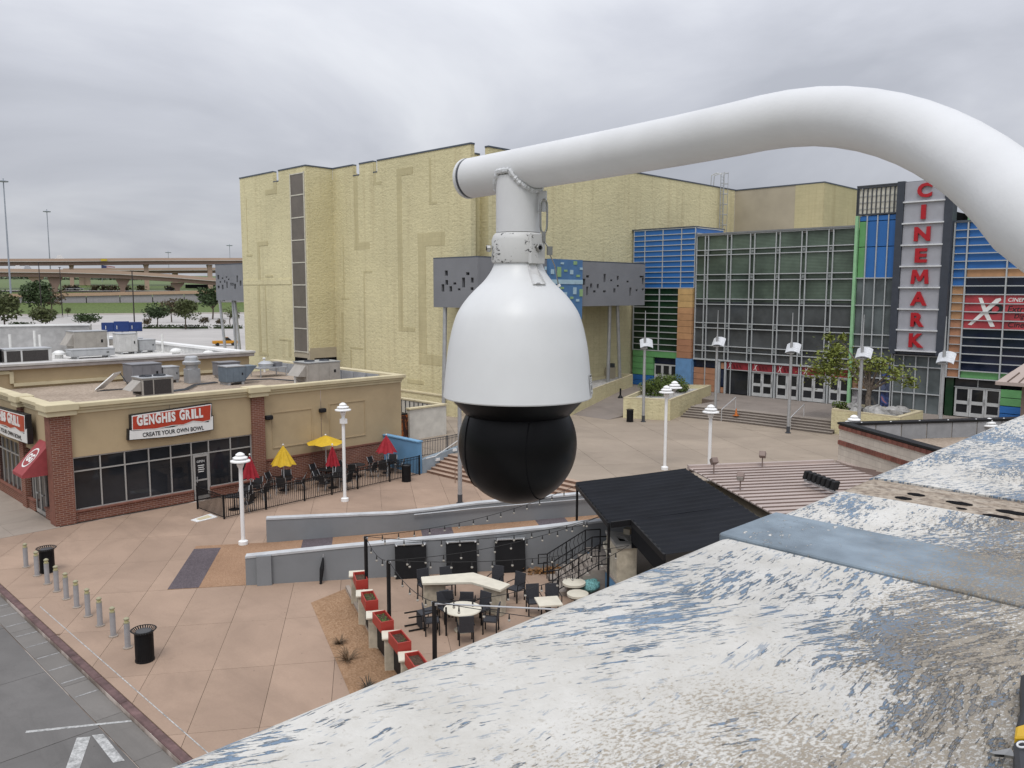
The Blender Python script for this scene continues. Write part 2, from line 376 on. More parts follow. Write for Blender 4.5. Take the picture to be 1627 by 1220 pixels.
slabs(road, [(-8,14),(6.72,14),(6.72,46),(-8,46)], Vector((6.73,12.6)), Vector((-1,0)), Vector((0,1)), 4.2, 4.4, (0,4), (0,8), -.15, ROADM, gap=.012, th=.02, name='road_slab')
slabs(road, [(6.74,14),(7.44,14),(7.44,46),(6.74,46)], Vector((6.74,14)), Vector((1,0)), Vector((0,1)), .70, 2.6, (0,1), (0,13), -.148, GUTTER, gap=.008, th=.02, name='gutter_slab')
g = MB().prism([(7.45,-10),(31.2,-10),(31.2,60),(7.45,60)], -.34, -.05).build('plaza', JOINT); struct(g); plaza = g
slabs(plaza, [(7.69,11),(31.19,11),(31.19,41.0),(7.69,41.0)], O2, A2, B2, 1.75, 3.5, (-9,13), (-6,6), 0, PLAZA)
k0 = 12.0
while k0 < 50:                                                   # kerb stones
    MB().box(7.46, k0+.006, -.17, 7.68, k0+1.994, .004).build('kerb_stone', KERBM, plaza, bevel=.025); k0 += 2
g = MB().box(7.69, 41.02, -.05, 11.70, 58, -.02).build('sidewalk', JOINT); struct(g); swalk = g
slabs(swalk, [(7.86,41.03),(11.70,41.03),(11.70,58),(7.86,58)], Vector((7.86,41.03)), XY[1], XY[2], 1.92, 2.4, (0,2), (0,7), .002, WALKM)
MB().box(8.35, 46.6, .004, 8.75, 48.6, .012).build('drain_grate', DARKM, swalk)
# upper plaza, stairs, terrace
g = MB().prism([(33.2,-10),(95,-10),(95,70),(33.2,70)], -.3, .84).build('upper_plaza', JOINT); struct(g); up_pl = g
slabs(up_pl, [(33.21,12),(57.4,12),(57.4,52),(33.21,52)], O2, A2, B2, 3.6, 3.6, (-3,13), (-2,14), .9, PLAZA2, gap=.01)
stair = thing('plaza_stairs', 'broad tan concrete steps with brown risers beside the blue wall', 'stairs', (32.2,30,0))
for i in range(6):
    x0 = 31.2+i*.34
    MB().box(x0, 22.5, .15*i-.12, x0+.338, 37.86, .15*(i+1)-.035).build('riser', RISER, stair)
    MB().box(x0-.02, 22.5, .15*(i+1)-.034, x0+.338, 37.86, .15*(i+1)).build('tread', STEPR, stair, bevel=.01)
g = MB().prism([(58.6,12),(70,12),(70,49.2),(62.6,49.2),(62.6,36.2),(58.6,36.2)], .8, 1.6).build('terrace', JOINT); struct(g); terr = g
struct(MB().prism([(51.0,39.3),(62.59,39.3),(62.59,49.2),(51.0,49.2)], .7, [.903,1.655,1.655,.903]).build('entrance_ramp', TERR))
slabs(terr, [(58.61,12),(67.3,12),(67.3,36.2),(58.61,36.2)], Vector((58.61,12)), XY[1], XY[2], 2.9, 3.1, (0,3), (0,8), 1.65, TERR)
slabs(terr, [(62.61,36.21),(67.3,36.21),(67.3,49),(62.61,49)], Vector((62.61,36.21)), XY[1], XY[2], 2.35, 3.1, (0,2), (0,5), 1.65, TERR)
cs = thing('cinema_steps', 'wide grey concrete steps up to the glass cinema entrance', 'stairs', (57.5,29,.9))
for i in range(5):
    def arc(y): return 56.9+i*.36-.55*max(0, (y-29.5)/6)**2
    ys = [23.9+k*(36-23.9)/12 for k in range(13)]
    pts = [(arc(y), y) for y in ys]; pts2 = [(arc(y)+.9, y) for y in reversed(ys)]
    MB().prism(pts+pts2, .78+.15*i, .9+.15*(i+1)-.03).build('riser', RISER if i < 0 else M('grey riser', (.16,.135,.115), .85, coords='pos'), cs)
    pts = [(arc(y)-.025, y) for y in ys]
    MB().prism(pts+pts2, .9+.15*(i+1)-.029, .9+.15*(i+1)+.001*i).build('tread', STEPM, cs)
# ramp with coloured bands
def rz(u): return max(0, .0365*(u-.6))
rmp = MB(); us = [-2.8, .6, 4, 8, 12, 16, 20, 24]
for u0, u1 in zip(us, us[1:]):
    rmp.slab([PF(u0,.02,rz(u0)+.012), PF(u1,.02,rz(u1)+.012), PF(u1,5.28,rz(u1)+.012), PF(u0,5.28,rz(u0)+.012)], (0,0,-.3))
g = rmp.build('ramp', ORANGE); struct(g); ramp_o = g
for u0, u1 in ((-2.8,-1.7),(1.7,3.0),(6.9,8.3),(12.2,13.6),(17.5,18.8)):
    v1 = 4.85 if u0 < 0 else 5.27
    MB().slab([PF(u0,.03,rz(u0)+.018), PF(u1,.03,rz(u1)+.018), PF(u1,v1,rz(u1)+.018), PF(u0,v1,rz(u0)+.018)], (0,0,-.02)).build('paving_band', PURPLE, ramp_o)
# dirt bed with dead tufts
def gp(*pp): return [G(*q).xy for q in pp]
bed = gp((494,958),(548,936),(562,962),(585,1005),(612,1048),(665,1100),(640,1130),(560,1112),(538,1060),(510,995))
db = MB(); n_ = len(bed); cx_ = sum((Vector(b) for b in bed), Vector((0,0)))/n_
vs_ = [(b.x, b.y, .012) for b in bed]+[(cx_.x+(b.x-cx_.x)*.8, cx_.y+(b.y-cx_.y)*.8, .05) for b in bed]+[(cx_.x, cx_.y, .07)]
db.add(vs_, [(i, (i+1) % n_, n_+(i+1) % n_, n_+i) for i in range(n_)]+[(n_+i, n_+(i+1) % n_, 2*n_) for i in range(n_)])
g = db.build('dirt_bed', DIRT); struct(g)
edge = gp((552,934),(566,962),(590,1005),(617,1048),(670,1100)); em = MB()
for a, b in zip(edge, edge[1:]): em.bar((*a, .04), (*b, .04), .14, .12)
struct(em.build('bed_edging', WALKM))
DRY = leaf('dry grass', (.11, .075, .045)); DRY2 = leaf('burnt grass', (.045, .04, .03))
for k, (x, y, s_, lb) in enumerate(((540,1025,.35,'small dry grass tuft in the middle of the dirt bed'),(553,1052,.55,'large spiky dead grass tuft in the dirt bed'),(585,1098,.4,'dark dead tuft at the dirt bed\'s near end'))):
    c = G(x, y); t = MB()
    for i in range(46):
        an = random.uniform(0, 6.28); l_ = s_*random.uniform(.5, 1.1); h = l_*random.uniform(.15, .8); q = Vector((c.x+random.uniform(-.05,.05), c.y+random.uniform(-.05,.05), .05))
        tip = q+Vector((math.cos(an)*l_, math.sin(an)*l_, h)); sd = Vector((-math.sin(an), math.cos(an), 0))*.012
        md = (q+tip)/2+Vector((0,0,h*.3)); t.add([q-sd, q+sd, md+sd, md-sd, tip], [(0,1,2,3),(3,2,4)])
    tag(t.build('grass_tuft', DRY if k < 2 else DRY2, recalc=False), lb, 'grass')
# worn road paint, a pavement letter and stop line
PAINT = M('worn road paint', (.40, .40, .39), .8, var=.35, scale=14, dirt=.98, coords='pos')
PAINT2 = M('faded road paint', (.27, .265, .26), .8, var=.35, scale=14, dirt=.95, coords='pos')
mk = thing('road_marking', 'worn white letter A and line painted on the grey road', 'marking', (6.5,20.7,-.146))
MB().slab([(5.35,22.55,-.146),(7.42,21.2,-.146),(7.42,21.1,-.146),(5.3,22.45,-.146)], (0,0,.002)).build('stop_line', PAINT, mk)
a0 = MB(); top = [G(124,1170,-.146), G(142,1168,-.146), G(162,1168,-.146)]
a0.slab([G(122,1172,-.146), G(144,1170,-.146), G(126,1222,-.146), G(104,1222,-.146)], (0,0,.002)); a0.slab([G(146,1168,-.1455), G(164,1166,-.1455), G(198,1208,-.1455), G(180,1212,-.1455)], (0,0,.002))
a0.build('letter', PAINT, mk)
for k in range(11):
    y = 23.5+k*1.12
    MB().box(6.80, y, -.146, 7.42, y+.07, -.144).build('stripe', PAINT2, mk)
MB().box(8.02, 17, .003, 8.05, 31, .006).build('edge_stripe', PAINT, mk)

# ---------------------------------------------------------------- restaurant building
PANE = glassmat('dark window glass', (.020, .022, .026))
FRAMEM = M('window frame', (.42, .41, .39), .45, .3, var=.05)
RED = M('awning red', (.30, .055, .06), .7, var=.12, scale=4, bmp=.1)
SIGNR = M('sign red', (.42, .05, .025), .35, var=.12, scale=3)
SIGNW = M('sign white', (.74, .74, .72), .35, var=.04)
SIGNB = M('sign black', (.015, .015, .017), .4)
YF = 41.36; XL = 11.74; XR = 32.0; YB = 57.35
gb = thing('restaurant_building', 'single storey tan stucco restaurant with brick corner pier and gravel roof', 'building', (21.9,49,0))
MB().box(12.46, YF, 3.14, 21.62, YF+.3, 5.22).build('wall', GSTUC, gb)
MB().box(22.36, YF, 1.56, XR, YF+.3, 5.22).build('wall', GSTUC, gb)
MB().box(XR-.3, YF+.301, 0, XR, YB, 5.22).build('wall', GSTUC, gb)
MB().box(XL, 42.05, 3.14, XL+.3, YB, 5.22).build('wall', GSTUC, gb)
MB().box(22.36, YF-.06, 0, XR, YF+.3, 1.555).build('brick_base', BRICK, gb)
MB().box(22.36, YF-.10, 1.50, XR+.03, YF-.061, 1.60).build('brick_ledge', BRICKB, gb)
MB().box(12.46, YF-.05, 0, 18.22, YF+.3, .5).build('brick_base', BRICK, gb)
MB().box(12.46, YF-.12, .5, 18.22, YF+.06, .57).build('sill', BRICKB, gb)
MB().box(19.14, YF-.05, 0, 21.62, YF+.3, .5).build('brick_base', BRICK, gb)
MB().box(19.14, YF-.12, .5, 21.62, YF+.06, .57).build('sill', BRICKB, gb)
for x0, y0, x1, y1 in ((11.58,41.2,12.45,42.04),(21.63,41.18,22.35,41.7)):
    MB().box(x0, y0, 0, x1, y1, 5.22).build('brick_pier', BRICK, gb)
MB().box(11.56, 41.22, .02, 11.579, 42.0, 5.2).build('pier_facing', BRICKB, gb)
MB().box(11.6, 45.9, 0, 12.0, 46.6, 5.22).build('brick_pier', BRICK, gb)
MB().box(11.6, 51.6, 0, 12.0, 52.4, 5.22).build('brick_pier', BRICK, gb)
def cornice(x0, y0, x1, y1, z=5.22, s_=1.0):
    # runs round a rectangle, three stepped courses
    for i, (p, h0, h1) in enumerate(((.06,0,.16),(.14,.161,.30),(.24,.301,.50))):
        mb = MB(); q = p*s_
        mb.box(x0-q, y0-q, z+h0, x1+q, y0+.32, z+h1); mb.box(x0-q, y0+.321, z+h0, x0+.32, y1, z+h1); mb.box(x1-.32, y0+.321, z+h0, x1+q, y1, z+h1)
        mb.build('cornice', CREAM, gb, bevel=.02)
cornice(XL, YF, XR, YB)
for x0, y0, x1, y1 in ((11.40,41.02,12.7,42.3),(21.45,41.0,22.55,41.9),(11.40,45.7,12.1,46.8)):
    MB().box(x0, y0, 5.20, x1, y1, 5.44).build('cornice_block', CREAM, gb, bevel=.02)
    MB().box(x0-.08, y0-.08, 5.441, x1+.08, y1+.08, 5.76).build('cornice_block', CREAM, gb, bevel=.02)
roof = MB().box(12.06, YF+.31, 4.6, 31.68, YB-.02, 4.9).build('roof', GRAVEL, gb)
MB().box(12.07, YF+.33, 4.9, 31.67, YF+.37, 5.3).build('parapet_lining', M('roof felt', (.20,.21,.22), .8, coords='pos'), roof)
k = 43.2
while k < 57:
    MB().box(31.60, k, 4.9, 31.675, k+1.35, 5.60).build('parapet_panel', M('parapet grey panel', (.30,.315,.335), .6, var=.15, coords='pos', rnd=.25), roof); k += 1.42
for x0, z0, x1, z1 in ((22.87,2.15,25.47,4.22),(26.62,2.13,29.22,4.36)):
    mb = MB()
    mb.box(x0, YF-.035, z0, x1, YF-.001, z0+.06); mb.box(x0, YF-.035, z1-.06, x1, YF-.001, z1); mb.box(x0, YF-.035, z0+.061, x0+.06, YF-.001, z1-.061); mb.box(x1-.06, YF-.035, z0+.061, x1, YF-.001, z1-.061)
    mb.build('panel_trim', GSTUC, gb)
MB().box(26.05, YF-.012, 1.62, 26.075, YF-.001, 5.2).build('control_joint', JOINT, gb)
MB().box(17.15, YF-.012, 5.0, 17.17, YF-.001, 5.2).build('control_joint', JOINT, gb)
for x, z in ((22.62,3.97),(26.08,4.02)):
    t = MB().box(x-.2, YF-.3, z-.12, x+.2, YF-.02, z+.12).build('wall_light', BLACKP, gb, bevel=.04)
# shopfront
wx = [12.5, 13.72, 14.86, 16.03, 17.14, 18.22]; sf = MB()
for i in range(5):
    MB().box(wx[i]+.03, YF+.10, .60, wx[i+1]-.03, YF+.13, 2.40).build('pane', PANE, gb); MB().box(wx[i]+.03, YF+.10, 2.48, wx[i+1]-.03, YF+.13, 3.08).build('pane', PANE, gb)
for x0, x1 in ((19.18,20.39),(20.39,21.6)):
    MB().box(x0+.03, YF+.10, .60, x1-.03, YF+.13, 2.40).build('pane', PANE, gb)
    MB().box(x0+.03, YF+.10, 2.48, x1-.03, YF+.13, 3.08).build('pane', PANE, gb)
MB().box(18.27, YF+.10, 2.50, 19.12, YF+.13, 3.08).build('pane', PANE, gb)
for x in wx+[19.16, 20.39, 21.59]: MB().box(x-.03, YF+.04, .58, x+.03, YF+.16, 3.13).build('mullion', FRAMEM, gb)
for z in (.585, 2.44, 3.105): MB().box(12.46, YF+.05, z-.03, 21.61, YF+.15, z+.03).build('transom', FRAMEM, gb) if z != .585 else (MB().box(12.46, YF+.05, z-.03, 18.2, YF+.15, z+.03).build('transom', FRAMEM, gb), MB().box(19.2, YF+.05, z-.03, 21.6, YF+.15, z+.03).build('transom', FRAMEM, gb))
dr = MB(); dr.box(18.28, YF+.0, .03, 18.38, YF+.09, 2.4); dr.box(19.02, YF+.0, .03, 19.12, YF+.09, 2.4); dr.box(18.381, YF+.0, 2.29, 19.019, YF+.09, 2.4); dr.box(18.381, YF, .03, 19.019, YF+.09, .2); dr.box(18.381, YF+.01, 1.0, 19.019, YF+.08, 1.08)
door = dr.build('door', FRAMEM, gb); MB().box(18.385, YF+.04, .21, 19.015, YF+.06, 2.28).build('pane', PANE, door)
MB().box(18.42, YF-.06, .95, 18.46, YF-.001, 1.25).build('handle', METAL, door)
tx = MB(); text(tx, 'OPEN', (18.48,YF+.036,1.98), (1,0,0), (0,0,1), width=.42, depth=-.004)
for i in range(4): tx.box(18.53+.02*(i % 2), YF+.03, 1.80-i*.11, 18.88-.03*(i % 2), YF+.036, 1.84-i*.11)
tx.build('notice', SIGNW, door)
# left face shopfront and doorway
for y0, y1 in ((42.1,43.2),(44.9,45.85),(46.7,48.2),(48.2,49.8),(49.8,51.5)):
    MB().box(XL-.04, y0, 0, XL+.3, y1, .5).build('brick_base', BRICK, gb); MB().box(XL-.10, y0, .5, XL+.08, y1, .57).build('sill', BRICKB, gb)
    n_ = 2
    for i in range(n_):
        a = y0+(y1-y0)*i/n_; b = y0+(y1-y0)*(i+1)/n_
        MB().box(XL+.10, a+.03, .6, XL+.13, b-.03, 2.4).build('pane', PANE, gb); MB().box(XL+.10, a+.03, 2.48, XL+.13, b-.03, 3.1).build('pane', PANE, gb)
        MB().box(XL+.05, a-.025, .58, XL+.15, a+.025, 3.13).build('mullion', FRAMEM, gb)
    MB().box(XL+.05, y0+.03, 2.41, XL+.145, y1-.03, 2.47).build('transom', FRAMEM, gb)
for y0, y1 in ((43.25,44.05),(44.07,44.87)):
    d = MB(); d.box(XL+.02, y0, .02, XL+.1, y0+.08, 2.35); d.box(XL+.02, y1-.08, .02, XL+.1, y1, 2.35); d.box(XL+.02, y0+.081, 2.25, XL+.1, y1-.081, 2.35); d.box(XL+.02, y0+.081, .02, XL+.1, y1-.081, .2)
    d = d.build('door', FRAMEM, gb); MB().box(XL+.05, y0+.085, .21, XL+.07, y1-.085, 2.24).build('pane', PANE, d); MB().box(XL-.03, (y0+y1)/2-.15, 1.0, XL+.01, (y0+y1)/2+.15, 1.05).build('handle', METAL, d)
MB().box(XL+.10, 43.25, 2.42, XL+.13, 44.87, 3.1).build('pane', PANE, gb)
po = MB().box(XL+.085, 42.2, .8, XL+.095, 42.6, 2.2).build('poster', M('poster', (.45,.42,.40), .5, var=.6, scale=5), gb)
# awning with round emblem
aw = thing('door_awning', 'red fabric door awning with round white GG emblem', 'awning', (XL-.6,42.7,2.4))
ya, yb_, zt, zb, pr_ = 41.95, 43.5, 3.85, 2.35, 1.25
am = MB(); am.add([(XL-.01,ya,zt),(XL-.01,yb_,zt),(XL-pr_,yb_,zb+.15),(XL-pr_,ya,zb+.15),(XL-pr_,ya,zb),(XL-pr_,yb_,zb),(XL-.01,ya,zb),(XL-.01,yb_,zb)],
    [(0,1,2,3),(3,2,5,4),(0,3,4,6),(1,7,5,2)])
am.build('canopy', RED, aw)
sv = Vector((-pr_,0,zb+.15-zt)); sl_ = sv.normalized(); nrm = Vector((0,-1,0)).cross(-sl_).normalized()
if nrm.z < 0: nrm = -nrm
cen = Vector((XL,(ya+yb_)/2,zt))+sv*.52+nrm*.012; ring = []
def disc(c, r_, n=28): return [c+Vector((0,-1,0))*math.cos(6.283*k/n)*r_-sl_*math.sin(6.283*k/n)*r_ for k in range(n)]
rg = MB(); o1 = disc(cen, .54); o2 = disc(cen, .46)
rg.add(o1+o2, [(k, (k+1) % 28, 28+(k+1) % 28, 28+k) for k in range(28)]); text(rg, 'GG', cen-Vector((0,-1,0))*.36+sl_*.22, (0,-1,0), -sl_, width=.72, height=.44, depth=.004, bold=.05)
rg.build('emblem', SIGNW, aw)
# fascia signs
def fascia(o, origin, right, depth_dir, wd, label):
    t = thing('fascia_sign', label, 'sign', origin, 'restaurant fascia signs'); o0 = Vector(origin); rt = Vector(right); dn = Vector(depth_dir)
    def P(s_, z, d): return o0+rt*(s_*wd)+Vector((0,0,z))+dn*d
    back = [(-.01,.02),(.0,.58),(.025,.56),(.03,1.27),(.5,1.36),(.985,1.46),(.985,.80),(1.0,.80),(.995,.02),(.5,-.08)]
    MB().slab([P(s_,z,.02) for s_, z in back], dn*.24).build('sign_box', SIGNB, t)
    wb = [(.005,.05),(.012,.52),(.05,.46),(.5,.42),(.75,.60),(.93,.46),(.975,.76),(.99,.76),(.985,.06),(.5,-.04)]
    MB().slab([P(s_,z,.265) for s_, z in wb], dn*.02).build('white_panel', SIGNW, t)
    ol = [(.035,.50),(.04,1.23),(.5,1.32),(.975,1.42),(.96,.56),(.86,.50),(.74,.60),(.62,.46),(.5,.50),(.3,.42)]
    MB().slab([P(s_,z,.29) for s_, z in ol], dn*.008).build('white_outline', SIGNW, t)
    ol = [(.045,.54),(.05,1.18),(.5,1.27),(.965,1.37),(.95,.60),(.86,.55),(.74,.65),(.62,.51),(.5,.55),(.3,.47)]
    MB().slab([P(s_,z,.302) for s_, z in ol], dn*.008).build('red_panel', SIGNR, t)
    x = .09
    for ch, cw in zip('GENGHIS GRILL', (.068,.052,.066,.068,.066,.030,.052,.03,.068,.062,.030,.05,.05)):
        if ch != ' ':
            lb = MB(); text(lb, ch, P(x, .68+.10*x, .314), rt, (0,0,1), width=cw*wd*.94, height=.50+(.05 if ch == 'G' else 0), depth=.02, bold=.045)
            lb.build('letter', SIGNW, t)
        x += cw+.007
    lb = MB(); text(lb, 'CREATE YOUR OWN BOWL', P(.15,.10,.288), rt, (0,0,1), width=.72*wd, height=.22, depth=.008, bold=.02); lb.build('lettering', SIGNB, t)
    return t
fascia(None, (15.0,YF-.005,3.66), (1,0,0), (0,-1,0), 4.36, 'red and white GENGHIS GRILL sign above the dark shop windows')
fascia(None, (XL-.2,51.0,3.60), (0,-1,0), (-1,0,0), 7.3, 'GENGHIS GRILL sign beside the red awning, cut by the left edge')
# ---------------------------------------------------------------- neighbour building and its roof
NB = thing('neighbour_building', 'low building with white roof and long tan parapet behind the restaurant', 'building', (20,70,0))
MB().box(-6, YB+.02, 0, 30.0, YB+.4, 6.1).build('wall', GSTUC, NB)
MB().box(14.2, YB-.12, 5.05, 30.0, YB+.019, 5.25).build('parapet_trim', CREAM, NB); MB().box(14.0, YB-.12, 5.251, 14.22, YB+.019, 6.0).build('parapet_trim', CREAM, NB)
MB().box(8, YB-.12, 5.85, 13.999, YB+.019, 6.05).build('parapet_trim', CREAM, NB)
CAPG = M('pale metal cap', (.50,.48,.46), .5, .2, coords='pos', dirt=.2)
MB().box(-6, YB-.30, 6.10, 30.3, YB+.45, 6.32).build('parapet_cap', M('mauve cap', (.36,.32,.30), .6, coords='pos', dirt=.2), NB, bevel=.04)
MB().box(-6, YB-.36, 6.321, 30.36, YB+.5, 6.50).build('parapet_cap', CAPG, NB, bevel=.03)
MB().box(29.6, YB+.41, 0, 30.0, 86, 6.3).build('wall', M('white membrane', (.58,.58,.57), .7, coords='pos', dirt=.25), NB)
MB().box(29.5, YB+.51, 6.301, 30.3, 86.2, 6.47).build('parapet_cap', WHITE, NB)
MB().box(-6, YB+.41, 5.3, 29.59, 86, 5.7).build('roof', M('white roof', (.60,.585,.56), .8, coords='pos', var=.15, scale=.5, dirt=.35), NB)
MB().box(-6, 84, 5.7, 29.59, 84.4, 6.3).build('parapet', M('white membrane', (.6,.6,.6)), NB)
# ---------------------------------------------------------------- rooftop machines
RTUB = M('beige unit', (.36,.335,.30), .6, .1, dirt=.3, var=.1); RTUG = M('grey unit', (.20,.20,.215), .55, .2, dirt=.25); BLUEG = M('blue grey duct', (.17,.21,.25), .5, .4, dirt=.3)
COIL = M('condenser coil', (.045,.04,.038), .8, var=.3, scale=20, bmp=.5, bscale=90)
def rtu(c, sx, sy, sz, mat, label, hood=None, coil=False, fan=0, legs=True, cat='air conditioner', grp='rooftop machines', rz_=0):
    t = thing('rooftop_unit', label, cat, (0,0,0), grp); z0 = .18 if legs else 0
    if legs:
        for sx_ in (-1, 1): MB().box(sx_*sx*.36-.08, -sy/2+.02, 0, sx_*sx*.36+.08, sy/2-.02, z0).build('curb_rail', METAL, t)
    cab = MB().box(-sx/2, -sy/2, z0, sx/2, sy/2, z0+sz).build('cabinet', mat, t, bevel=.025)
    MB().box(-sx/2-.03, -sy/2-.03, z0+sz, sx/2+.03, sy/2+.03, z0+sz+.06).build('lid', METAL if mat is not RTUG else RTUG, t)
    if coil:
        MB().box(-sx*.46, -sy/2-.012, z0+.1, sx*-.17, -sy/2-.002, z0+sz-.08).build('coil', COIL, cab); MB().box(-sx*.13, -sy/2-.012, z0+.1, sx*.42, -sy/2-.002, z0+sz-.08).build('coil', COIL, cab); MB().box(-sx/2-.012, -sy*.4, z0+.1, -sx/2-.002, sy*.4, z0+sz-.08).build('coil', COIL, cab)
    else:
        for i in range(3):
            a = -sx*.46+i*sx*.31; MB().box(a, -sy/2-.012, z0+.06, a+sx*.29, -sy/2-.001, z0+sz-.06).build('access_panel', mat, cab)
        MB().box(sx*.30, -sy/2-.03, z0+sz*.45, sx*.36, -sy/2-.013, z0+sz*.6).build('handle', BLACK, cab)
    for i in range(fan):
        cx = (i-(fan-1)/2)*sx*.45; _r = MB().lathe([(.34,0),(.34,.08),(.30,.08),(.30,.0)], (cx, 0, z0+sz+.06), 20, False); fr_ = _r.build('fan_ring', DARKM, t)
        bl = MB(); [bl.obox((cx+.14*math.cos(q), .14*math.sin(q), z0+sz+.1), (.13*math.cos(q), .13*math.sin(q), 0), (-.05*math.sin(q), .05*math.cos(q), .02), (0,0,.005)) for q in (0,1.57,3.14,4.71)]; bl.build('fan_blade', DARKM, fr_)
    if hood == 'L': MB().add([(-sx/2,-sy*.4,z0+sz*.9),(-sx/2,sy*.4,z0+sz*.9),(-sx/2-.6,sy*.4,z0+sz*.35),(-sx/2-.6,-sy*.4,z0+sz*.35),(-sx/2,-sy*.4,z0+sz*.3),(-sx/2,sy*.4,z0+sz*.3)], [(0,1,2,3),(3,2,5,4),(0,3,4),(1,5,2)]).build('intake_hood', mat if mat is not COIL else METAL, t)
    if hood == 'R': MB().add([(sx/2,-sy*.45,z0+sz),(sx/2,sy*.45,z0+sz),(sx/2+.9,sy*.45,z0+sz),(sx/2+.9,-sy*.45,z0+sz),(sx/2,-sy*.45,z0+sz*.1),(sx/2,sy*.45,z0+sz*.1)], [(0,1,2,3),(0,3,4),(1,5,2),(4,5,1,0)]).build('intake_hood', mat, t); 
    t.location = c; t.rotation_euler = (0,0,rz_); return t
Z1 = 4.9
rtu(Vector((18.7,47.2,Z1)), 1.75, 1.5, 1.0, RTUB, 'condenser with dark coil panels and small hood, nearest the restaurant sign', 'L', True, 2)
rtu(Vector((21.0,54.6,Z1)), 1.9, 1.6, 1.15, RTUG, 'dark grey box unit at the back of the gravel roof')
rtu(Vector((22.6,54.5,Z1)), 1.1, 1.2, .85, METAL, 'small silver unit joined to the dark grey box unit')
rtu(Vector((25.1,50.4,Z1)), 1.3, 1.2, 1.0, BLUEG, 'blue-grey intake unit with slanting hood mid roof', 'R')
rtu(Vector((26.8,54.6,Z1)), 1.5, 1.2, .9, RTUG, 'grey unit behind the blue-grey intake hood')
rtu(Vector((29.4,47.0,Z1)), 2.5, 1.7, 1.25, RTUB, 'large beige packaged unit near the right roof corner', 'L', fan=2)
ef = thing('exhaust_fan', 'round upblast exhaust fan on a square metal curb', 'vent', (23.6,53.0,Z1), 'rooftop machines')
MB().box(23.2,52.6,Z1,24.0,53.4,Z1+.95).build('curb', METAL, ef, bevel=.02); MB().lathe([(.40,.95),(.40,1.2),(.56,1.25),(.58,1.42),(.45,1.5),(.42,1.72),(.3,1.8)], (23.6,53,Z1), 20).build('cowl', METAL, ef, smooth=True)
ht = thing('roof_hatch_lid', 'white tilted panel propped open on the gravel roof', 'panel', (18.2,52.3,Z1), 'rooftop machines')
a, b, c, d = (17.3,52.5,Z1+.05),(18.1,53.3,Z1+.05),(18.95,52.75,Z1+1.0),(18.2,51.9,Z1+1.0)
MB().slab([a,b,c,d], (.06,.0,.12)).build('lid', WHITE, ht); pm = MB(); pm.bar((18.9,52.7,Z1+1.0),(19.4,52.3,Z1),.05); pm.bar((17.4,52.4,Z1+.03),(19.4,52.3,Z1+.03),.06); pm.build('prop', DARKM, ht)
cl = thing('cooler_stand', 'steel frame stand with grey fan near the back parapet', 'vent', (29.4,53.4,Z1), 'rooftop machines')
mb = MB(); [mb.bar((29.4+i*1.0,53.4+j*.7,Z1),(29.4+i*1.0,53.4+j*.7,Z1+.6),.06) for i in (-1,1) for j in (-1,1)]; mb.box(28.35,52.65,Z1+.6,30.45,54.15,Z1+.68); mb.build('frame', METAL, cl); MB().lathe([(.5,0),(.55,.25),(.3,.42),(.0,.45)], (29.2,53.4,Z1+.68), 18).build('fan_cowl', METAL, cl, smooth=True); MB().box(29.8,53,Z1+.68,30.3,53.8,Z1+1.0).build('motor', RTUG, cl)
VW = M('vent white', (.68,.68,.66), .5)
for x, y, h, r_, lb in ((27.9,56.4,.9,.10,'white vent pipe by the grey parapet panels'),(27.7,46.9,.45,.07,'short twin vent pipe behind the front parapet'),(30.6,56.2,1.0,.08,'slim white vent pipe at the far roof corner'),(31.0,44.0,.4,.22,'squat white roof vent near the right corner'),(21.0,50.4,.35,.09,'small dark pipe stub beside the condenser')):
    p = thing('vent_pipe', lb, 'vent', (x,y,Z1), 'roof vents'); MB().tube([(x,y,Z1),(x,y,Z1+h)], r_, 12).build('pipe', VW, p); MB().lathe([(r_*1.6,h),(r_*1.6,h+.07),(r_*.6,h+.12)], (x,y,Z1), 12).build('cap', VW, p)
pipes = MB(); [pipes.tube([(19.8,48.4+i*.25,Z1+.08),(21.5,48.9+i*.25,Z1+.08),(23.0,51+i*.2,Z1+.08),(24.6,51.4+i*.2,Z1+.08)], .035, 6) for i in range(3)]; pipes.tube([(25.4,51.5,Z1+.12),(28,50.6,Z1+.12),(28.6,48.2,Z1+.12)], .05, 6)
tag(pipes.build('roof_piping', DARKM), 'thin dark pipes running across the gravel between machines', 'pipe')
# neighbour's roof: units, a walled enclosure, blue sign seen from behind
Z2 = 5.7
WALLG = M('weathered grey panel', (.40,.395,.39), .7, var=.15, dirt=.35)
q = thing('roof_enclosure', 'tall weathered grey enclosure wall at the left edge', 'enclosure', (20,76,Z2))
c0 = G(80,560,Z2+.3); MB().rbox(20.4,77.5,Z2,9.5,.4,2.3,R(-22)).build('wall', WALLG, q); MB().rbox(20.4,77.5,Z2+2.301,9.7,.6,.14,R(-22)).build('cap', WHITE, q); MB().rbox(25.3,77.6,Z2,.4,3.8,2.3,R(-22)).build('wall', WALLG, q)
rtu(Vector((17.2,66.0,Z2)), 3.0, 1.8, .95, M('pale unit', (.52,.515,.50), .6, dirt=.3), 'pale grey unit with dark coil behind the tan parapet', None, True, 0)
rtu(Vector((14.9,66.5,Z2)), 1.3, 1.6, 1.2, COIL, 'small dark unit at the left edge of the white roof')
rtu(Vector((24.0,74.0,Z2)), 2.6, 2.0, 1.7, RTUB, 'beige unit with open hood in the middle of the white roof', 'L')
rtu(Vector((26.2,71.5,Z2)), 1.5, 1.4, 1.5, M('pale unit', (.5,.5,.5)), 'upright pale louvred unit on the white roof')
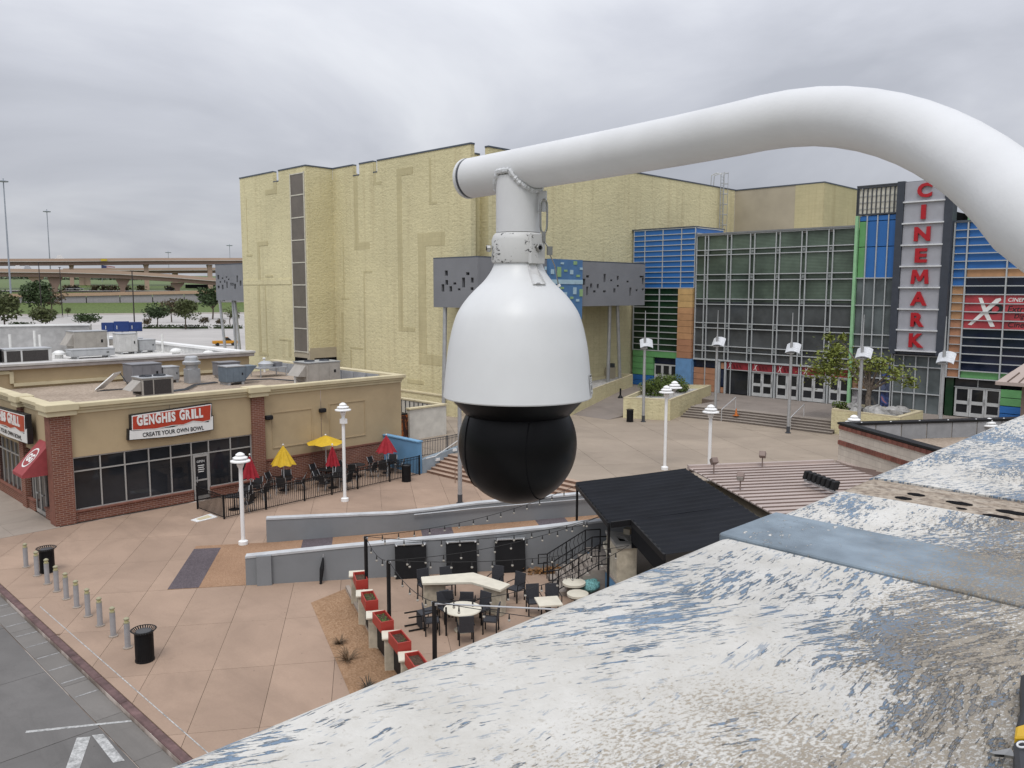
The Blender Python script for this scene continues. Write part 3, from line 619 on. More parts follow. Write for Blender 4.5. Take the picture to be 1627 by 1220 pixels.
_s = far(193,536,89.5); rtu(Vector((_s.x,_s.y,Z2-.2)), 3.8, 2.2, _s.z-Z2-.1, RTUB, 'beige block below the blue sign', rz_=R(-22))
rtu(Vector((28.0,72.0,Z2)), 1.4, 1.2, .9, METAL, 'silver unit at the foot of the blue sign')
rtu(Vector((22.6,69.0,Z2)), 3.2, 1.4, .5, METAL, 'long low silver curb unit on the white roof')
for i, (x, y, h, lb) in enumerate(((17.3,70,2.0,'left of three white pipes on the white roof'),(19.1,70.5,2.2,'taller white pipe beside the grey enclosure'),(19.4,70.3,1.9,'white pipe touching its taller twin'),(28.7,70,1.6,'white pipe beside the silver unit'))):
    tag(MB().tube([(x,y,Z2),(x,y,Z2+h)], .09, 10).build('vent_pipe', VW), lb, 'vent', 'roof vents')
for x, y, lb in ((20.6,70.0,'domed white vent in front of the grey enclosure'),(28.3,66.4,'domed white vent near the roof edge'),(29.0,62.0,'flat white vent by the white parapet')):
    t = thing('dome_vent', lb, 'vent', (x,y,Z2), 'roof vents'); MB().lathe([(.3,0),(.3,.3)], (x,y,Z2), 16).build('curb', VW, t); MB().lathe([(.48,.3),(.45,.45),(.25,.6),(.02,.64)], (x,y,Z2), 16).build('dome', VW, t, smooth=True)
bs = thing('blue_sign', 'long blue sign cabinet seen from behind above the white roof', 'sign', (30.6,82.6,8.0))
BLU = M('sign blue', (.014,.04,.16), .45, var=.2); p0 = far(161,520,88); p1 = far(226,519,88); up3 = Vector((0,0,1)); dd = (p1-p0); dd.z = 0; nn_ = Vector((dd.y,-dd.x,0)).normalized()
for i, (a, b, t0, t1) in enumerate(((0,.30,.70,-.14),(.301,.68,.80,-.16),(.681,1.0,.72,-.14))):
    A_ = p0+dd*a; B_ = p0+dd*b; MB().slab([A_+up3*(t1-.3), B_+up3*(t1-.3), B_+up3*(t0-.25), A_+up3*(t0-.25)], nn_*-.5).build('cabinet', BLU, bs, bevel=.03)
for a in (.1,.37,.74):
    A_ = p0+dd*a+nn_*.02; MB().slab([A_-up3*.2, A_+dd*.012-up3*.2, A_+dd*.012+up3*.15, A_+up3*.15], nn_*.05).build('bracket', WHITE, bs)
for a in (.15,.5,.85): A_ = p0+dd*a-nn_*.25; MB().tube([A_-up3*.3, (A_.x,A_.y,Z2)], .07, 8).build('leg', WHITE, bs)

# ---------------------------------------------------------------- theatre: windowless yellow block
XA, XB, YW, YS, HT = 42.5, 45.48, 49.3, 69.09, 22.85
th = thing('theatre_building', 'huge windowless yellow split-block theatre with smooth relief bands', 'building', (65,66,0))
MB().prism([(XA,82.0),(XA,YS),(XB,YS),(XB,YW),(46.0,YW),(46.0,50.3),(47.44,50.3),(47.44,YW),(87.3,YW),(87.3,82.0)], 0, 21.75).build('wall', YEL, th)
def parapet(axis, c, a, b, gaps, inward, z0=21.75, z1=22.73):
    lo, hi = min(a, b), max(a, b); cuts = sorted(gaps); cur = lo; segs = []
    for g0, g1 in cuts: segs.append((cur, g0)); cur = g1
    segs.append((cur, hi))
    for s0, s1 in segs:
        for nm, mt, z_0, z_1, e_ in (('parapet', YEL, z0, z1, 0), ('coping', CAP, z1+.001, z1+.13, .05)):
            t0, t1 = (c-e_, c+.4) if inward > 0 else (c-.4, c+e_)
            if axis == 'Y': MB().box(t0, s0-(e_ if s0 == lo else 0), z_0, t1, s1+(e_ if s1 == hi else 0), z_1).build(nm, mt, th)
            else: MB().box(s0-(e_ if s0 == lo else 0), t0, z_0, s1+(e_ if s1 == hi else 0), t1, z_1).build(nm, mt, th)
    for g0, g1 in cuts:
        if axis == 'Y': MB().box(c-.03, g0, 21.751, c+.45, g1, 21.85).build('coping', CAP, th)
ya = lambda x: onX(x, 270, XA).y
yb = lambda x: onX(x, 255, XB).y
parapet('Y', XA, YS, 82.0, [(ya(442.0), ya(433.5))], 1)
parapet('X', YS, XA+.401, XB-.01, [], 1)
parapet('Y', XB, YW, YS-.01, [(yb(570.5), yb(560.5)), (yb(599), yb(592.5))], 1)
parapet('X', YW, 47.44, 87.3, [], 1)
MB().box(46.0, 50.3, 21.751, 47.4, 50.7, 22.2).build('parapet', YEL, th); MB().box(46.0, 50.25, 22.201, 47.4, 50.75, 22.33).build('coping', CAP, th)
MB().box(46.8, 50.1, 1, 46.95, 50.29, 21.7).build('downpipe', YELS, th)
def z3(x, y): return (360+x*.2623, 200+y*.2623)
def z4(x, y): return (360+x*.2623, 480+y*.2623)
BN_ = [0]
def band(X, p0, p1, pr=.03):
    BN_[0] += 1; pr = .010+.0008*BN_[0]
    a = onX(*p0, X); b = onX(*p1, X); y0, y1 = sorted((a.y, b.y)); z0, z1 = sorted((a.z, b.z))
    MB().box(X-pr, y0, z0, X-.001, y1, z1).build('relief_band', YELS, th)
for r_ in [((768,290),(800,708)),((774,709),(868,745)),((890,245),(904,340)),((890,341),(938,353)),((1225,195),(1240,462)),((1226,463),(1275,472)),
           ((703,668),(716,1040)),((692,1041),(745,1052)),((828,890),(841,1215)),((828,879),(882,889)),((1157,653),(1322,721))]:
    band(XB, z3(*r_[0]), z3(*r_[1]))
band(XB, z3(1030,291), z4(1070,148)); band(XB, z3(1030,262), z3(1128,290), .032); band(XB, z4(1042,149), z4(1140,179), .032)
band(XB, z3(1160,722), z4(1212,311)); band(XB, z4(1165,312), z4(1308,386), .032)
band(XB, z4(830,60), z4(845,400)); band(XB, z4(750,288), z4(760,420)); band(XB, z4(750,271), z4(828,287), .032); band(XB, z4(695,60), z4(712,300)); band(XB, z4(1095,465), z4(1195,500))
for r_ in [((284,325),(304,389)),((235,390),(304,408)),((119,437),(130,780)),((121,781),(155,789)),((185,724),(206,930)),((185,703),(250,723)),((235,905),(282,914))]:
    band(XA, z3(*r_[0]), z3(*r_[1]))
band(XA, z3(186,962), z4(213,300)); band(XA, z3(236,960), z4(246,330)); band(XA, z4(195,301), z4(255,325), .032); band(XA, z4(320,220), z4(392,235)); band(XA, z4(375,236), z4(392,330), .032)
mb_ = onX(381+4, 448, XA); MB().box(XA-.05, 72.2, onX(420,452,XA).z, XA-.001, 81.95, onX(420,444,XA).z).build('relief_band', YEL, th)
# stair tower window strip
WIN = M('bronze window panel', (.135,.115,.095), .25, var=.12, scale=.8, coords='pos'); WFR = M('pale frame', (.55,.52,.44), .6, coords='pos')
yws = (69.42, 71.75); zz = [onX(474, y, XA).z for y in (275.5,309.6,345.6,381.5,417.2,452.6,487.6,521.4,558)]
ws = MB(); ws.box(XA-.10, yws[0]-.12, zz[-1]-.12, XA-.001, yws[0], zz[0]+.12).build('window_frame', WFR, th)
MB().box(XA-.10, yws[1], zz[-1]-.12, XA-.001, yws[1]+.12, zz[0]+.12).build('window_frame', WFR, th)
for i in range(8):
    MB().box(XA-.05, yws[0]+.001, zz[i+1]+.05, XA-.002, yws[1]-.001, zz[i]-.05).build('window', WIN, th)
for z in zz: MB().box(XA-.09, yws[0]+.001, z-.05, XA-.001, yws[1]-.001, z+.05).build('window_bar', WFR, th)
MB().box(XA-.02, YS-.02, 4.5, XB-.001, YS-.001, 5.5).build('soffit_band', TANW, th); MB().box(XA-.021, YS-.0, 4.5, XA-.001, 72.0, 5.2).build('soffit_band', TANW, th)
MB().box(XA+.45, YS-.012, 1.2, XB-.001, YS-.001, 4.499).build('opening_shade', HOLE, th); MB().box(XA-.012, YS+.45, 1.2, XA-.001, 71.9, 4.499).build('opening_shade', HOLE, th)  # flat black panels paint the shade of the void under the tower
MB().box(XA-.06, YS-.06, 1.0, XA+.42, YS+.42, 4.5).build('corner_column', TANW, th)
# rear upper block, ladder
MB().box(87.31, 41.9, 10, 100, YW-.01, 22.7).build('rear_wall', TANW, th); MB().box(87.28, 38.67, 10, 100, 41.899, 22.7).build('rear_wall', YELS, th)
MB().box(87.25, 38.62, 22.701, 100, YW-.01, 22.83).build('coping', CAP, th)
lad = thing('roof_ladder', 'caged steel ladder climbing the yellow wall above the glass front', 'ladder', (84.2,49.0,16.3))
for x in (83.55, 84.15): MB().tube([(x,49.0,15.5),(x,49.0,24.2),(x,49.5,24.4),(x,50.2,24.2),(x,50.3,22.9)], .05, 6).build('rail', METAL, lad)
rg = MB(); [rg.tube([(83.55,49.0,15.6+i*.32),(84.15,49.0,15.6+i*.32)], .025, 5) for i in range(27)]; rg.build('rungs', METAL, lad); lad.children[-1]['kind'] = 'stuff'
for i in range(7):
    z = 17.4+i*1.15; MB().tube([(83.55,49.0,z),(83.45,48.5,z),(83.85,48.25,z),(84.25,48.5,z),(84.15,49.0,z)], .035, 5).build('cage_hoop', METAL, lad)
for x, y in ((83.45,48.5),(83.85,48.25),(84.25,48.5)): MB().tube([(x,y,17.3),(x,y,24.4)], .025, 5).build('cage_bar', METAL, lad)

# ---------------------------------------------------------------- pierced grey canopies
CANG = M('canopy grey', (.20,.205,.22), .7, var=.07, scale=.6, coords='pos', bmp=.05); CANB = M('canopy blue', (.075,.17,.33), .6, var=.1, scale=1, coords='pos')
TILW = M('mosaic pale blue', (.36,.50,.58), .4, coords='pos'); TILG = M('mosaic green', (.26,.40,.20), .4, coords='pos')
def pierced(mb, P, S, T, holes, dn, dep=.25):
    xs = sorted({0, S}|{h[0] for h in holes}|{h[2] for h in holes}); ts = sorted({0, T}|{h[1] for h in holes}|{h[3] for h in holes})
    for t0, t1 in zip(ts, ts[1:]):
        run = None
        for s0, s1 in zip(xs, xs[1:]):
            cs_, ct = (s0+s1)/2, (t0+t1)/2; hole = any(h[0] < cs_ < h[2] and h[1] < ct < h[3] for h in holes)
            if hole:
                if run: mb.slab([P(run[0],t0), P(run[1],t0), P(run[1],t1), P(run[0],t1)], dn*dep); run = None
            else: run = (run[0], s1) if run else (s0, s1)
        if run: mb.slab([P(run[0],t0), P(run[1],t0), P(run[1],t1), P(run[0],t1)], dn*dep)
    return mb
za = lambda x, y: (680+x*.22126, 390+y*.22126)
zs = lambda x, y: (200+x*.1475, 380+y*.1475)
ZB0, ZB1 = 9.72, 13.6
cn = thing('pierced_canopy', 'grey box canopy with square cut-outs wrapping the theatre corner behind the camera', 'canopy', (54,47,ZB0))
def hx(X, lst, zf, y_at):               # holes on an X = const face, s runs along -Y
    o_ = []
    for a in lst:
        p, q = onX(*zf(a[0], a[1]), X), onX(*zf(a[2], a[3]), X); o_.append((y_at-p.y, q.z-ZB0, y_at-q.y, p.z-ZB0))
    return o_
h1 = hx(43.1, [(120,180,142,216),(273,192,297,212),(124,248,144,282),(182,265,203,280),(244,230,265,300),(307,230,327,266),(97,278,117,330),(153,292,173,330),(214,308,233,322),(305,300,326,320)], za, 51.25)
pierced(MB(), lambda s, t: Vector((43.1, 51.25-s, ZB0+t)), 5.25, ZB1-ZB0, h1, Vector((1,0,0))).build('pierced_panel', CANG, cn)
h2 = []
for a in [(1137,213,1157,230),(1113,238,1130,283),(1165,272,1180,303),(1213,277,1227,308),(1137,295,1150,357),(1187,322,1205,337),(1262,203,1277,262),(1310,243,1325,256),(1357,218,1370,248),(1357,283,1372,297),(1332,307,1347,337),(1258,322,1277,336),(1427,252,1442,265),(1447,302,1460,360),(1492,314,1506,327),(1520,217,1550,230),(1537,232,1550,280),(1537,308,1550,322)]:
    p, q = onY(*za(a[0], a[1]), 46), onY(*za(a[2], a[3]), 46); h2.append((p.x-43.36, q.z-ZB0, q.x-43.36, p.z-ZB0))
pierced(MB(), lambda s, t: Vector((43.36+s, 46.0, ZB0+t)), 21.7, ZB1-ZB0, h2, Vector((0,1,0))).build('pierced_panel', CANG, cn)
mb = MB(); mb.box(43.1, 46.0, ZB1+.001, 65.1, 49.29, ZB1+.1); mb.box(43.1, 49.291, ZB1+.001, 45.47, 51.25, ZB1+.1); mb.build('coping', CAP, cn)
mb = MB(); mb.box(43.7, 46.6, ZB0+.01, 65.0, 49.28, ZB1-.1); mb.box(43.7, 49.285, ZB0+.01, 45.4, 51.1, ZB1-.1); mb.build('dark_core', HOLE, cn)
MB().box(43.36, 51.1, ZB0, 45.47, 51.25, ZB1).build('end_panel', CANG, cn); MB().box(65.0, 46.26, ZB0, 65.06, 49.28, ZB1).build('end_panel', CANG, cn)
bx = onY(*za(1111,110), 45.7); MB().box(51.0, 45.7, 8.6, bx.x, 45.99, 13.72).build('blue_panel', CANB, cn)
for a in [(953,120,975,135,0),(1045,112,1070,138,1),(928,153,955,225,1),(882,170,905,205,0),(977,173,1000,188,1),(1020,175,1042,207,0),(1065,210,1090,226,1),(888,243,1110,278,0),(950,297,975,312,1),(1042,300,1065,350,0),(1088,313,1110,365,1),(975,335,997,360,0),(1020,367,1042,383,1),(1063,385,1085,402,0),(1090,158,1109,175,0),(838,150,850,175,0)]:
    p, q = onY(*za(a[0], a[1]), 45.69), onY(*za(a[2], a[3]), 45.69); MB().box(p.x, 45.66, q.z, q.x, 45.699, p.z).build('mosaic_tile', TILG if a[4] else TILW, cn)
for t, b, pl in ((za(1306,432),za(1291,955),'y'),(za(1360,432),za(1384,945),'y'),(za(124,418),za(111,1052),'x')):
    if pl == 'y': p = onY(*t, 46.8); q = onY(*b, 47.6)
    else: p = onX(*t, 43.4); q = onX(*b, 43.0)
    q.z = min(q.z, 1.0); MB().tube([p, q], .17, 10).build('support_pole', METAL, cn, smooth=True)
MB().tube([(44.6,46.6,ZB0),(46.6,45.6,.5)], .15, 8).build('support_pole', METAL, cn, smooth=True)
cl2 = thing('pierced_canopy', 'grey pierced canopy box on slanted legs left of the theatre', 'canopy', (45,87,ZB0))
yE = onX(342,424,43.5).y; h3 = hx(43.5, [(985,385,1005,432),(1033,412,1050,428),(1075,400,1092,415),(1100,425,1115,440),(1010,452,1025,470),(1057,440,1072,470),(988,500,1010,530),(1033,490,1052,540),(1080,455,1098,525),(1125,468,1140,500),(1145,470,1160,500),(1165,480,1187,535),(1190,390,1208,462),(1225,445,1245,500)], zs, yE)
pierced(MB(), lambda s, t: Vector((43.5, yE-s, ZB0+.2+t)), yE-82.3, 4.0, [(a, b-.2, c, d-.2) for a, b, c, d in h3], Vector((1,0,0))).build('pierced_panel', CANG, cl2)
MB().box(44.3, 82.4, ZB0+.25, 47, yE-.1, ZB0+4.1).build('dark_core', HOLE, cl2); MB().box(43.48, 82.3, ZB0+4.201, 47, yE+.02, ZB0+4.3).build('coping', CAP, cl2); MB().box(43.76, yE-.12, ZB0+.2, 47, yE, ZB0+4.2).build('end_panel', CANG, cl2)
for t, b in (((349,476),(361,551)),((370,477),(376,553)),((373,478),(384,553))): MB().tube([onX(*t, 44.2), onX(*b, 44.2)-Vector((0,0,3.5))], .17, 8).build('support_leg', METAL, cl2, smooth=True)

# ---------------------------------------------------------------- cinema entrance hall
XG = 67.42
BLP = M('facade blue', (.028,.14,.41), .4, var=.08, scale=.5, coords='pos', rnd=.12); GRP = M('facade green', (.13,.335,.13), .4, var=.08, coords='pos', rnd=.1); LGR = M('facade light green', (.27,.50,.28), .4, coords='pos')
ORP = M('facade orange', (.46,.255,.13), .5, var=.1, coords='pos', rnd=.14); ORD = M('facade terracotta', (.40,.20,.115), .5, var=.1, coords='pos', rnd=.14); LBL = M('facade pale blue', (.135,.28,.50), .5, coords='pos'); 
GGL = glassmat('green louvred glass', (.100,.135,.104), .2, bands=2.6); DGL = glassmat('grey louvred glass', (.085,.092,.096), .14, bands=3.4); NAV = glassmat('navy glass', (.012,.018,.04), .06); GRG = glassmat('green dark glass', (.012,.035,.018), .1); SGL = glassmat('smoky grey glass', (.12,.14,.145), .2)
RIB = M('aluminium mullion', (.44,.46,.47), .5, .1, var=.06, coords='pos')
ci = thing('cinema_entrance', 'colourful panelled cinema front with tall mullioned glass wall', 'building', (72,30,1.65))
MB().box(XG+.5, 20, .9, 86.9, 49.2, 16.0).build('hall_core', HOLE, ci)
MB().box(XG+.12, 8, 16.0, 87, 42, 16.15).build('roof', CAPG, ci)
def panel(y0, y1, z0, z1, mat, nm='panel', x=XG, dep=.12, gap=.02):
    return MB().box(x, y0+gap, z0+gap, x+dep, y1-gap, z1-gap).build(nm, mat, ci)
def vbar(y, z0, z1, wd=.10, x=XG-.14, dep=.13, mat=None, nm='mullion'): return MB().box(x, y-wd/2, z0, x+dep, y+wd/2, z1).build(nm, mat or RIB, ci)
def hbar(z, y0, y1, ht=.10, x=XG-.13, dep=.12, mat=None, nm='transom'): return MB().box(x, y0, z-ht/2, x+dep, y1, z+ht/2).build(nm, mat or RIB, ci)
BANR = M('red banner', (.24,.022,.032), .5, var=.45, scale=1.2, coords='pos'); DOORF = M('door aluminium', (.52,.53,.53), .4, .1, coords='pos')
def leafdoor(y0, y1, z0, z1, x=XG+.05):
    d = MB(); m_ = .13; zm = (z0+z1)/2-.05
    d.box(x, y0, z0, x+.06, y0+m_, z1); d.box(x, y1-m_, z0, x+.06, y1, z1)
    for a, b in ((z0, z0+.3), (zm-.13, zm+.13), (z1-.13, z1)): d.box(x, y0+m_+.001, a, x+.06, y1-m_-.001, b)
    d = d.build('door', DOORF, ci); 
    for a, b in ((z0+.3, zm-.13), (zm+.13, z1-.13)): MB().box(x+.025, y0+m_, a, x+.035, y1-m_, b).build('pane', PANE, d)
    MB().box(x-.08, (y0+.02), zm-.1, x-.02, y0+.07, zm+.35).build('handle', METAL, d)
# glass wall
vp = [(41.80,41.85),(40.57,40.90),(38.20,38.60),(35.90,36.32),(33.52,33.88),(31.14,31.55),(28.84,29.24),(26.95,26.99)]
hp = [(16.2,16.25),(14.38,14.85),(12.09,12.60),(9.87,10.36),(7.66,8.14),(5.51,6.02),(4.70,4.75)]
for i in range(7):
    for j in range(6):
        panel(vp[i+1][1], vp[i][0], hp[j+1][1], hp[j][0], GGL if j < 3 else DGL, 'pane', XG+.02, .03, 0)
for i in range(7):
    pass
panel(26.97, 41.83, 10.1, 16.2, GGL, 'backing_glass', XG+.13, .02, 0); panel(26.97, 41.83, 4.75, 10.1, DGL, 'backing_glass', XG+.13, .02, 0)
for a, b in vp:
    for y in {a, b} if b-a > .1 else {a}: vbar(y, 4.7, 16.25, .075)
for a, b in hp:
    for z in {a, b} if b-a > .1 else {a}: hbar(z, 26.96, 41.84, .075)
for a, b in vp[1:-1]:
    for c, d in hp[1:-1]: MB().box(XG-.10, a+.10, c+.12, XG-.03, b-.10, d-.12).build('node_plate', M('dull node', (.20,.22,.22), .6), ci)
MB().box(XG-.2, 26.96, 16.26, XG+.3, 41.9, 16.40).build('coping', M('grey coping', (.20,.205,.21), .5, coords='pos'), ci)
# blue corner box
XBX = XG-.02; cols = [(47.72,49.02),(45.62,47.70),(43.52,45.60),(42.02,43.50)]; zr = [11.38+i*(17.0-11.38)/11 for i in range(12)]
MB().box(XG+.15, 42.05, 11.3, 72.5, 49.25, 16.95).build('box_core', BLP, ci)
for y0, y1 in cols:
    for i in range(11): panel(y0, y1, zr[i], zr[i+1], BLP, 'panel', XBX, .15, .015)
for z in zr: hbar(z, 42.0, 49.03, .07, XBX-.08, .079)
for y in (42.0,43.51,45.61,47.71,49.03): vbar(y, 11.34, 17.04, .07, XBX-.085, .084)
MB().box(XBX-.1, 41.98, 17.041, 72.6, 49.27, 17.15).build('coping', CAP, ci)
for z in zr[9:]: MB().box(XG+.2, 41.98, z-.035, 72.4, 42.04, z+.035).build('transom', RIB, ci)
# green louvred window below the box
zr = [5.22+i*(11.34-5.22)/10 for i in range(11)]
for y0, y1 in ((45.92,48.98),(43.62,45.90)):
    for i in range(10): panel(y0, y1, zr[i], zr[i+1], GRG, 'pane', XG+.05, .04, 0)
for z in zr: hbar(z, 43.6, 49.0, .08, XG-.06, .08)
for y in (45.91,48.98): vbar(y, 5.2, 11.34, .09, XG-.07, .09)
panel(43.6, 49.0, 4.55, 5.2, GRP, 'green_band', XG-.02, .2)
panel(43.7, 46.45, 3.93, 4.53, NAV, 'pane', XG+.2, .03)
for i in range(3): leafdoor(43.7+i*.92, 44.61+i*.92, 1.67, 3.9, XG+.2)
for i in range(3): panel(46.5, 49.0, 2.72+i*.61, 3.32+i*.61, GRP, 'panel', XG+.0, .4, .012)
for i in range(2): panel(46.5, 49.0, 1.65+i*.53, 2.17+i*.53, BLP, 'panel', XG+.0, .4, .012)
# tan-orange pier and pale blue foot
for i in range(11):
    z0 = 4.68+i*.605; panel(41.98, 43.58, z0, z0+.605, ORD if i < 3 else (ORP if i < 8 else M('facade sand', (.52,.34,.15), .5, coords='pos', rnd=.1)), 'panel', XG-.35, .5, .012)
MB().box(XG-.4, 41.88, 1.65, XG+.15, 43.62, 4.66).build('pier_foot', LBL, ci)
# terracotta wall beside the doors
for i in range(4):
    for y0, y1 in ((40.6,41.85),(39.35,40.58)): panel(y0, y1, 1.66+i*.56, 2.22+i*.56, ORD, 'panel', XG, .3, .015)
for y0, y1 in ((40.6,41.85),(39.35,40.58)): panel(y0, y1, 3.92, 4.68, NAV, 'pane', XG+.03, .03)
panel(38.6, 38.95, 1.66, 2.2, ORD); panel(38.6, 38.95, 3.9, 4.5, ORD); panel(38.6, 38.95, 2.25, 3.85, NAV, 'pane')
vbar(39.15, 1.65, 4.7, .3, XG-.1, .2); vbar(40.59, 1.65, 4.7, .05)
# entrance doors, banners
def xmark(t, y, z, s_, x, ml, kx=1.0):
    m_ = MB(); dn = Vector((-.012,0,0))
    def q(a, b): return Vector((x, y-a*s_*kx, z+b*s_))
    m_.slab([q(.02,0),q(.10,-.02),q(.72,.92),q(.70,1.0),q(.60,.96)], dn); m_.slab([q(.22,1.0),q(.30,1.0),q(.44,.5),q(.62,-.05),q(.52,-.06),q(.36,.42)], dn*1.4)
    return m_.build('x_mark', ml, t)
bays = [(36.15,38.35,0),(33.82,35.80,1),(31.42,33.46,1),(29.05,31.10,1),(26.99,28.72,1)]
for y0, y1, dr_ in bays:
    b = panel(y0, y1, 3.92, 4.62, BANR, 'banner', XG-.02, .05); xmark(b, y1-.15, 4.0, .52, XG-.03, SIGNW)
    dk = MB(); [dk.slab([(XG-.03,y1-.75-i*.3,4.05+i*.05),(XG-.03,y1-.95-i*.3,4.05),(XG-.03,y1-.8-i*.3,4.4),(XG-.03,y1-.66-i*.3,4.38)], (-.008,0,0)) for i in range(3)]; dk.build('banner_print', M('banner dark red', (.09,.008,.012), .5), b)
    if dr_: ym = (y0+y1)/2; leafdoor(y0+.02, ym-.01, 1.67, 3.86); leafdoor(ym+.01, y1-.02, 1.67, 3.86)
    else: panel(y0+.02, y1-.02, 1.67, 3.86, PANE, 'pane', XG+.1, .03); vbar(y1-.45, 1.65, 4.6, .05)
for a, b in zip(bays, bays[1:]): vbar((b[1]+a[0])/2-.07, 1.65, 4.7, .11, XG-.12, .2); vbar((b[1]+a[0])/2+.12, 1.65, 4.7, .06, XG-.08, .1)
vbar(38.45, 1.65, 4.7, .16, XG-.12, .2); hbar(4.70, 26.95, 41.86, .14, XG-.16, .2); hbar(3.9, 26.99, 38.4, .06, XG-.06, .1)
# tower left half
vbar(26.93, 1.65, 17.1, .22, XG-.30, .3, LGR, 'green_mullion')
MB().box(XG+.14, 20.0, 1.0, 72.0, 26.85, 17.1).build('tower_core', HOLE, ci)
for z0, z1 in ((12.16,14.62),(14.64,16.66),(16.68,17.1)):
    panel(26.18, 26.80, z0, z1, GRP if z0 < 16 else BLP)
    for y0, y1 in ((25.36,26.16),(24.52,25.34),(23.70,24.50)): panel(y0, y1, z0, z1, BLP)
for y in (26.17,25.35,24.51,23.69): vbar(y, 1.6, 17.1, .07)
POST = [(.10,.13,.22),(.30,.17,.10),(.05,.05,.055),(.08,.08,.085),(.06,.10,.28),(.32,.30,.32),(.22,.13,.06),(.05,.06,.07)]
zl = [1.62, 3.10, 4.12, 5.35, 6.6, 7.6, 9.95, 12.14]; k = 0
for z0, z1 in zip(zl, zl[1:]):
    hbar(z1, 23.66, 26.82, .08)
    for y0, y1 in ((26.18,26.80),(25.36,26.16),(24.52,25.34),(23.70,24.50)):
        if z1 < 5.5:
            k += 1; c_ = POST[(k*5) % 8]; pm_, N, L, P = nodes('film poster %d' % k); p_ = pos(N)
            n_ = noise(N, L, mapping(N, L, p_, (1,1,1), (0,0,0), (k*7,0,0)), 1.6, 5, .6, .8); L.new(ramp(N, L, n_, (.38, tuple(q*.25 for q in c_)), (.55, c_), (.72, tuple(min(.6, q*2.0) for q in c_[::-1]))), P.inputs['Base Color']); P.inputs['Roughness'].default_value = .25
            panel(y0+.03, y1-.03, z0, z1, pm_, 'poster', XG+.02, .03)
        else: panel(y0, y1, z0, z1, SGL, 'pane', XG+.04, .03, 0)
cg = MB(); cg.box(XG+.05, 23.8, 17.25, 71.5, 27.0, 19.25); cg.build('lantern_panel', M('frosted lantern panel', (.62,.60,.52), .5, var=.12, scale=3, coords='pos'), ci)
for i in range(10): vbar(23.85+i*.345, 17.2, 19.33, .075, XG-.06, .1, DARKM, 'lantern_bar')
for z in (17.2, 19.33): hbar(z, 23.78, 27.1, .12, XG-.08, .14, DARKM)
for i in range(3): hbar(17.65+i*.5, 23.8, 27.0, .03, XG+.0, .03, METAL, 'lantern_seam')
MB().box(XG-.1, 27.02, 17.2, 71.5, 27.1, 19.33).build('lantern_side', DARKM, ci); MB().box(XG-.1, 23.78, 19.4, 71.6, 27.12, 19.5).build('coping', DARKM, ci)
# under the sign
for y0, y1 in ((22.82,23.5),(21.9,22.78),(20.98,21.86),(20.02,20.94)):
    for z0, z1 in ((1.6,3.12),(3.16,5.2),(5.24,6.05)): panel(y0, y1, z0, z1, SGL, 'pane', XG+.02, .03, 0)
    vbar(y1+.02, 1.6, 6.1, .07)
vbar(20.0, 1.6, 6.1, .08)
for z in (3.14, 5.22, 6.08): hbar(z, 20.0, 23.55, .08)
# sign blade
bl = thing('cinema_sign', 'tall grey vertical sign blade with red CINEMARK letters', 'sign', (66.9,21.8,6.3))
SLATE = M('slate side', (.045,.052,.068), .5, coords='pos'); SIGP = M('sign grey panel', (.36,.365,.40), .45, .1, var=.05, coords='pos')
MB().box(66.75, 23.26, 6.2, XG+.4, 23.78, 19.5).build('side_fin', SLATE, bl); MB().box(66.75, 19.75, 6.2, XG+.4, 20.33, 19.5).build('side_fin', SLATE, bl); MB().box(66.98, 20.331, 6.2, XG+.4, 23.259, 19.45).build('core', SLATE, bl)
zr = [6.5, 8.1, 9.72, 11.38, 13.0, 14.62, 16.27, 17.89, 19.47]
RL = M('sign letter red', (.40,.012,.02), .35, var=.06)
for i in range(8):
    MB().box(66.88, 20.36, zr[i]+.06, 66.97, 23.24, zr[i+1]-.06).build('sign_panel', SIGP, bl); ch = 'CINEMARK'[7-i]
    MB().box(66.72, 20.28, zr[i]-.06, 66.975, 23.3, zr[i]+.05).build('rail', M('rail silver', (.62,.63,.65), .4, coords='pos'), bl)
    wd = {'C':1.05,'I':.34,'N':1.15,'E':.86,'M':1.28,'A':1.2,'R':.95,'K':1.05}[ch]; lm = MB()
    if ch == 'M':
        y_ = 21.78+wd/2; z_ = zr[i]+.27; q_ = lambda a, b: (66.87, y_-a*wd, z_+b*1.08)
        lm.slab([q_(*p) for p in ((0,0),(.2,0),(.24,.62),(.43,.18),(.57,.18),(.76,.62),(.8,0),(1,0),(.93,1),(.72,1),(.5,.48),(.28,1),(.07,1))], (-.16,0,0))
    else: text(lm, ch, (66.87, 21.78+wd/2, zr[i]+.27), (0,-1,0), (0,0,1), width=wd, height=1.08, depth=.16, bold=.04)
    lm.build('letter', RL, bl)
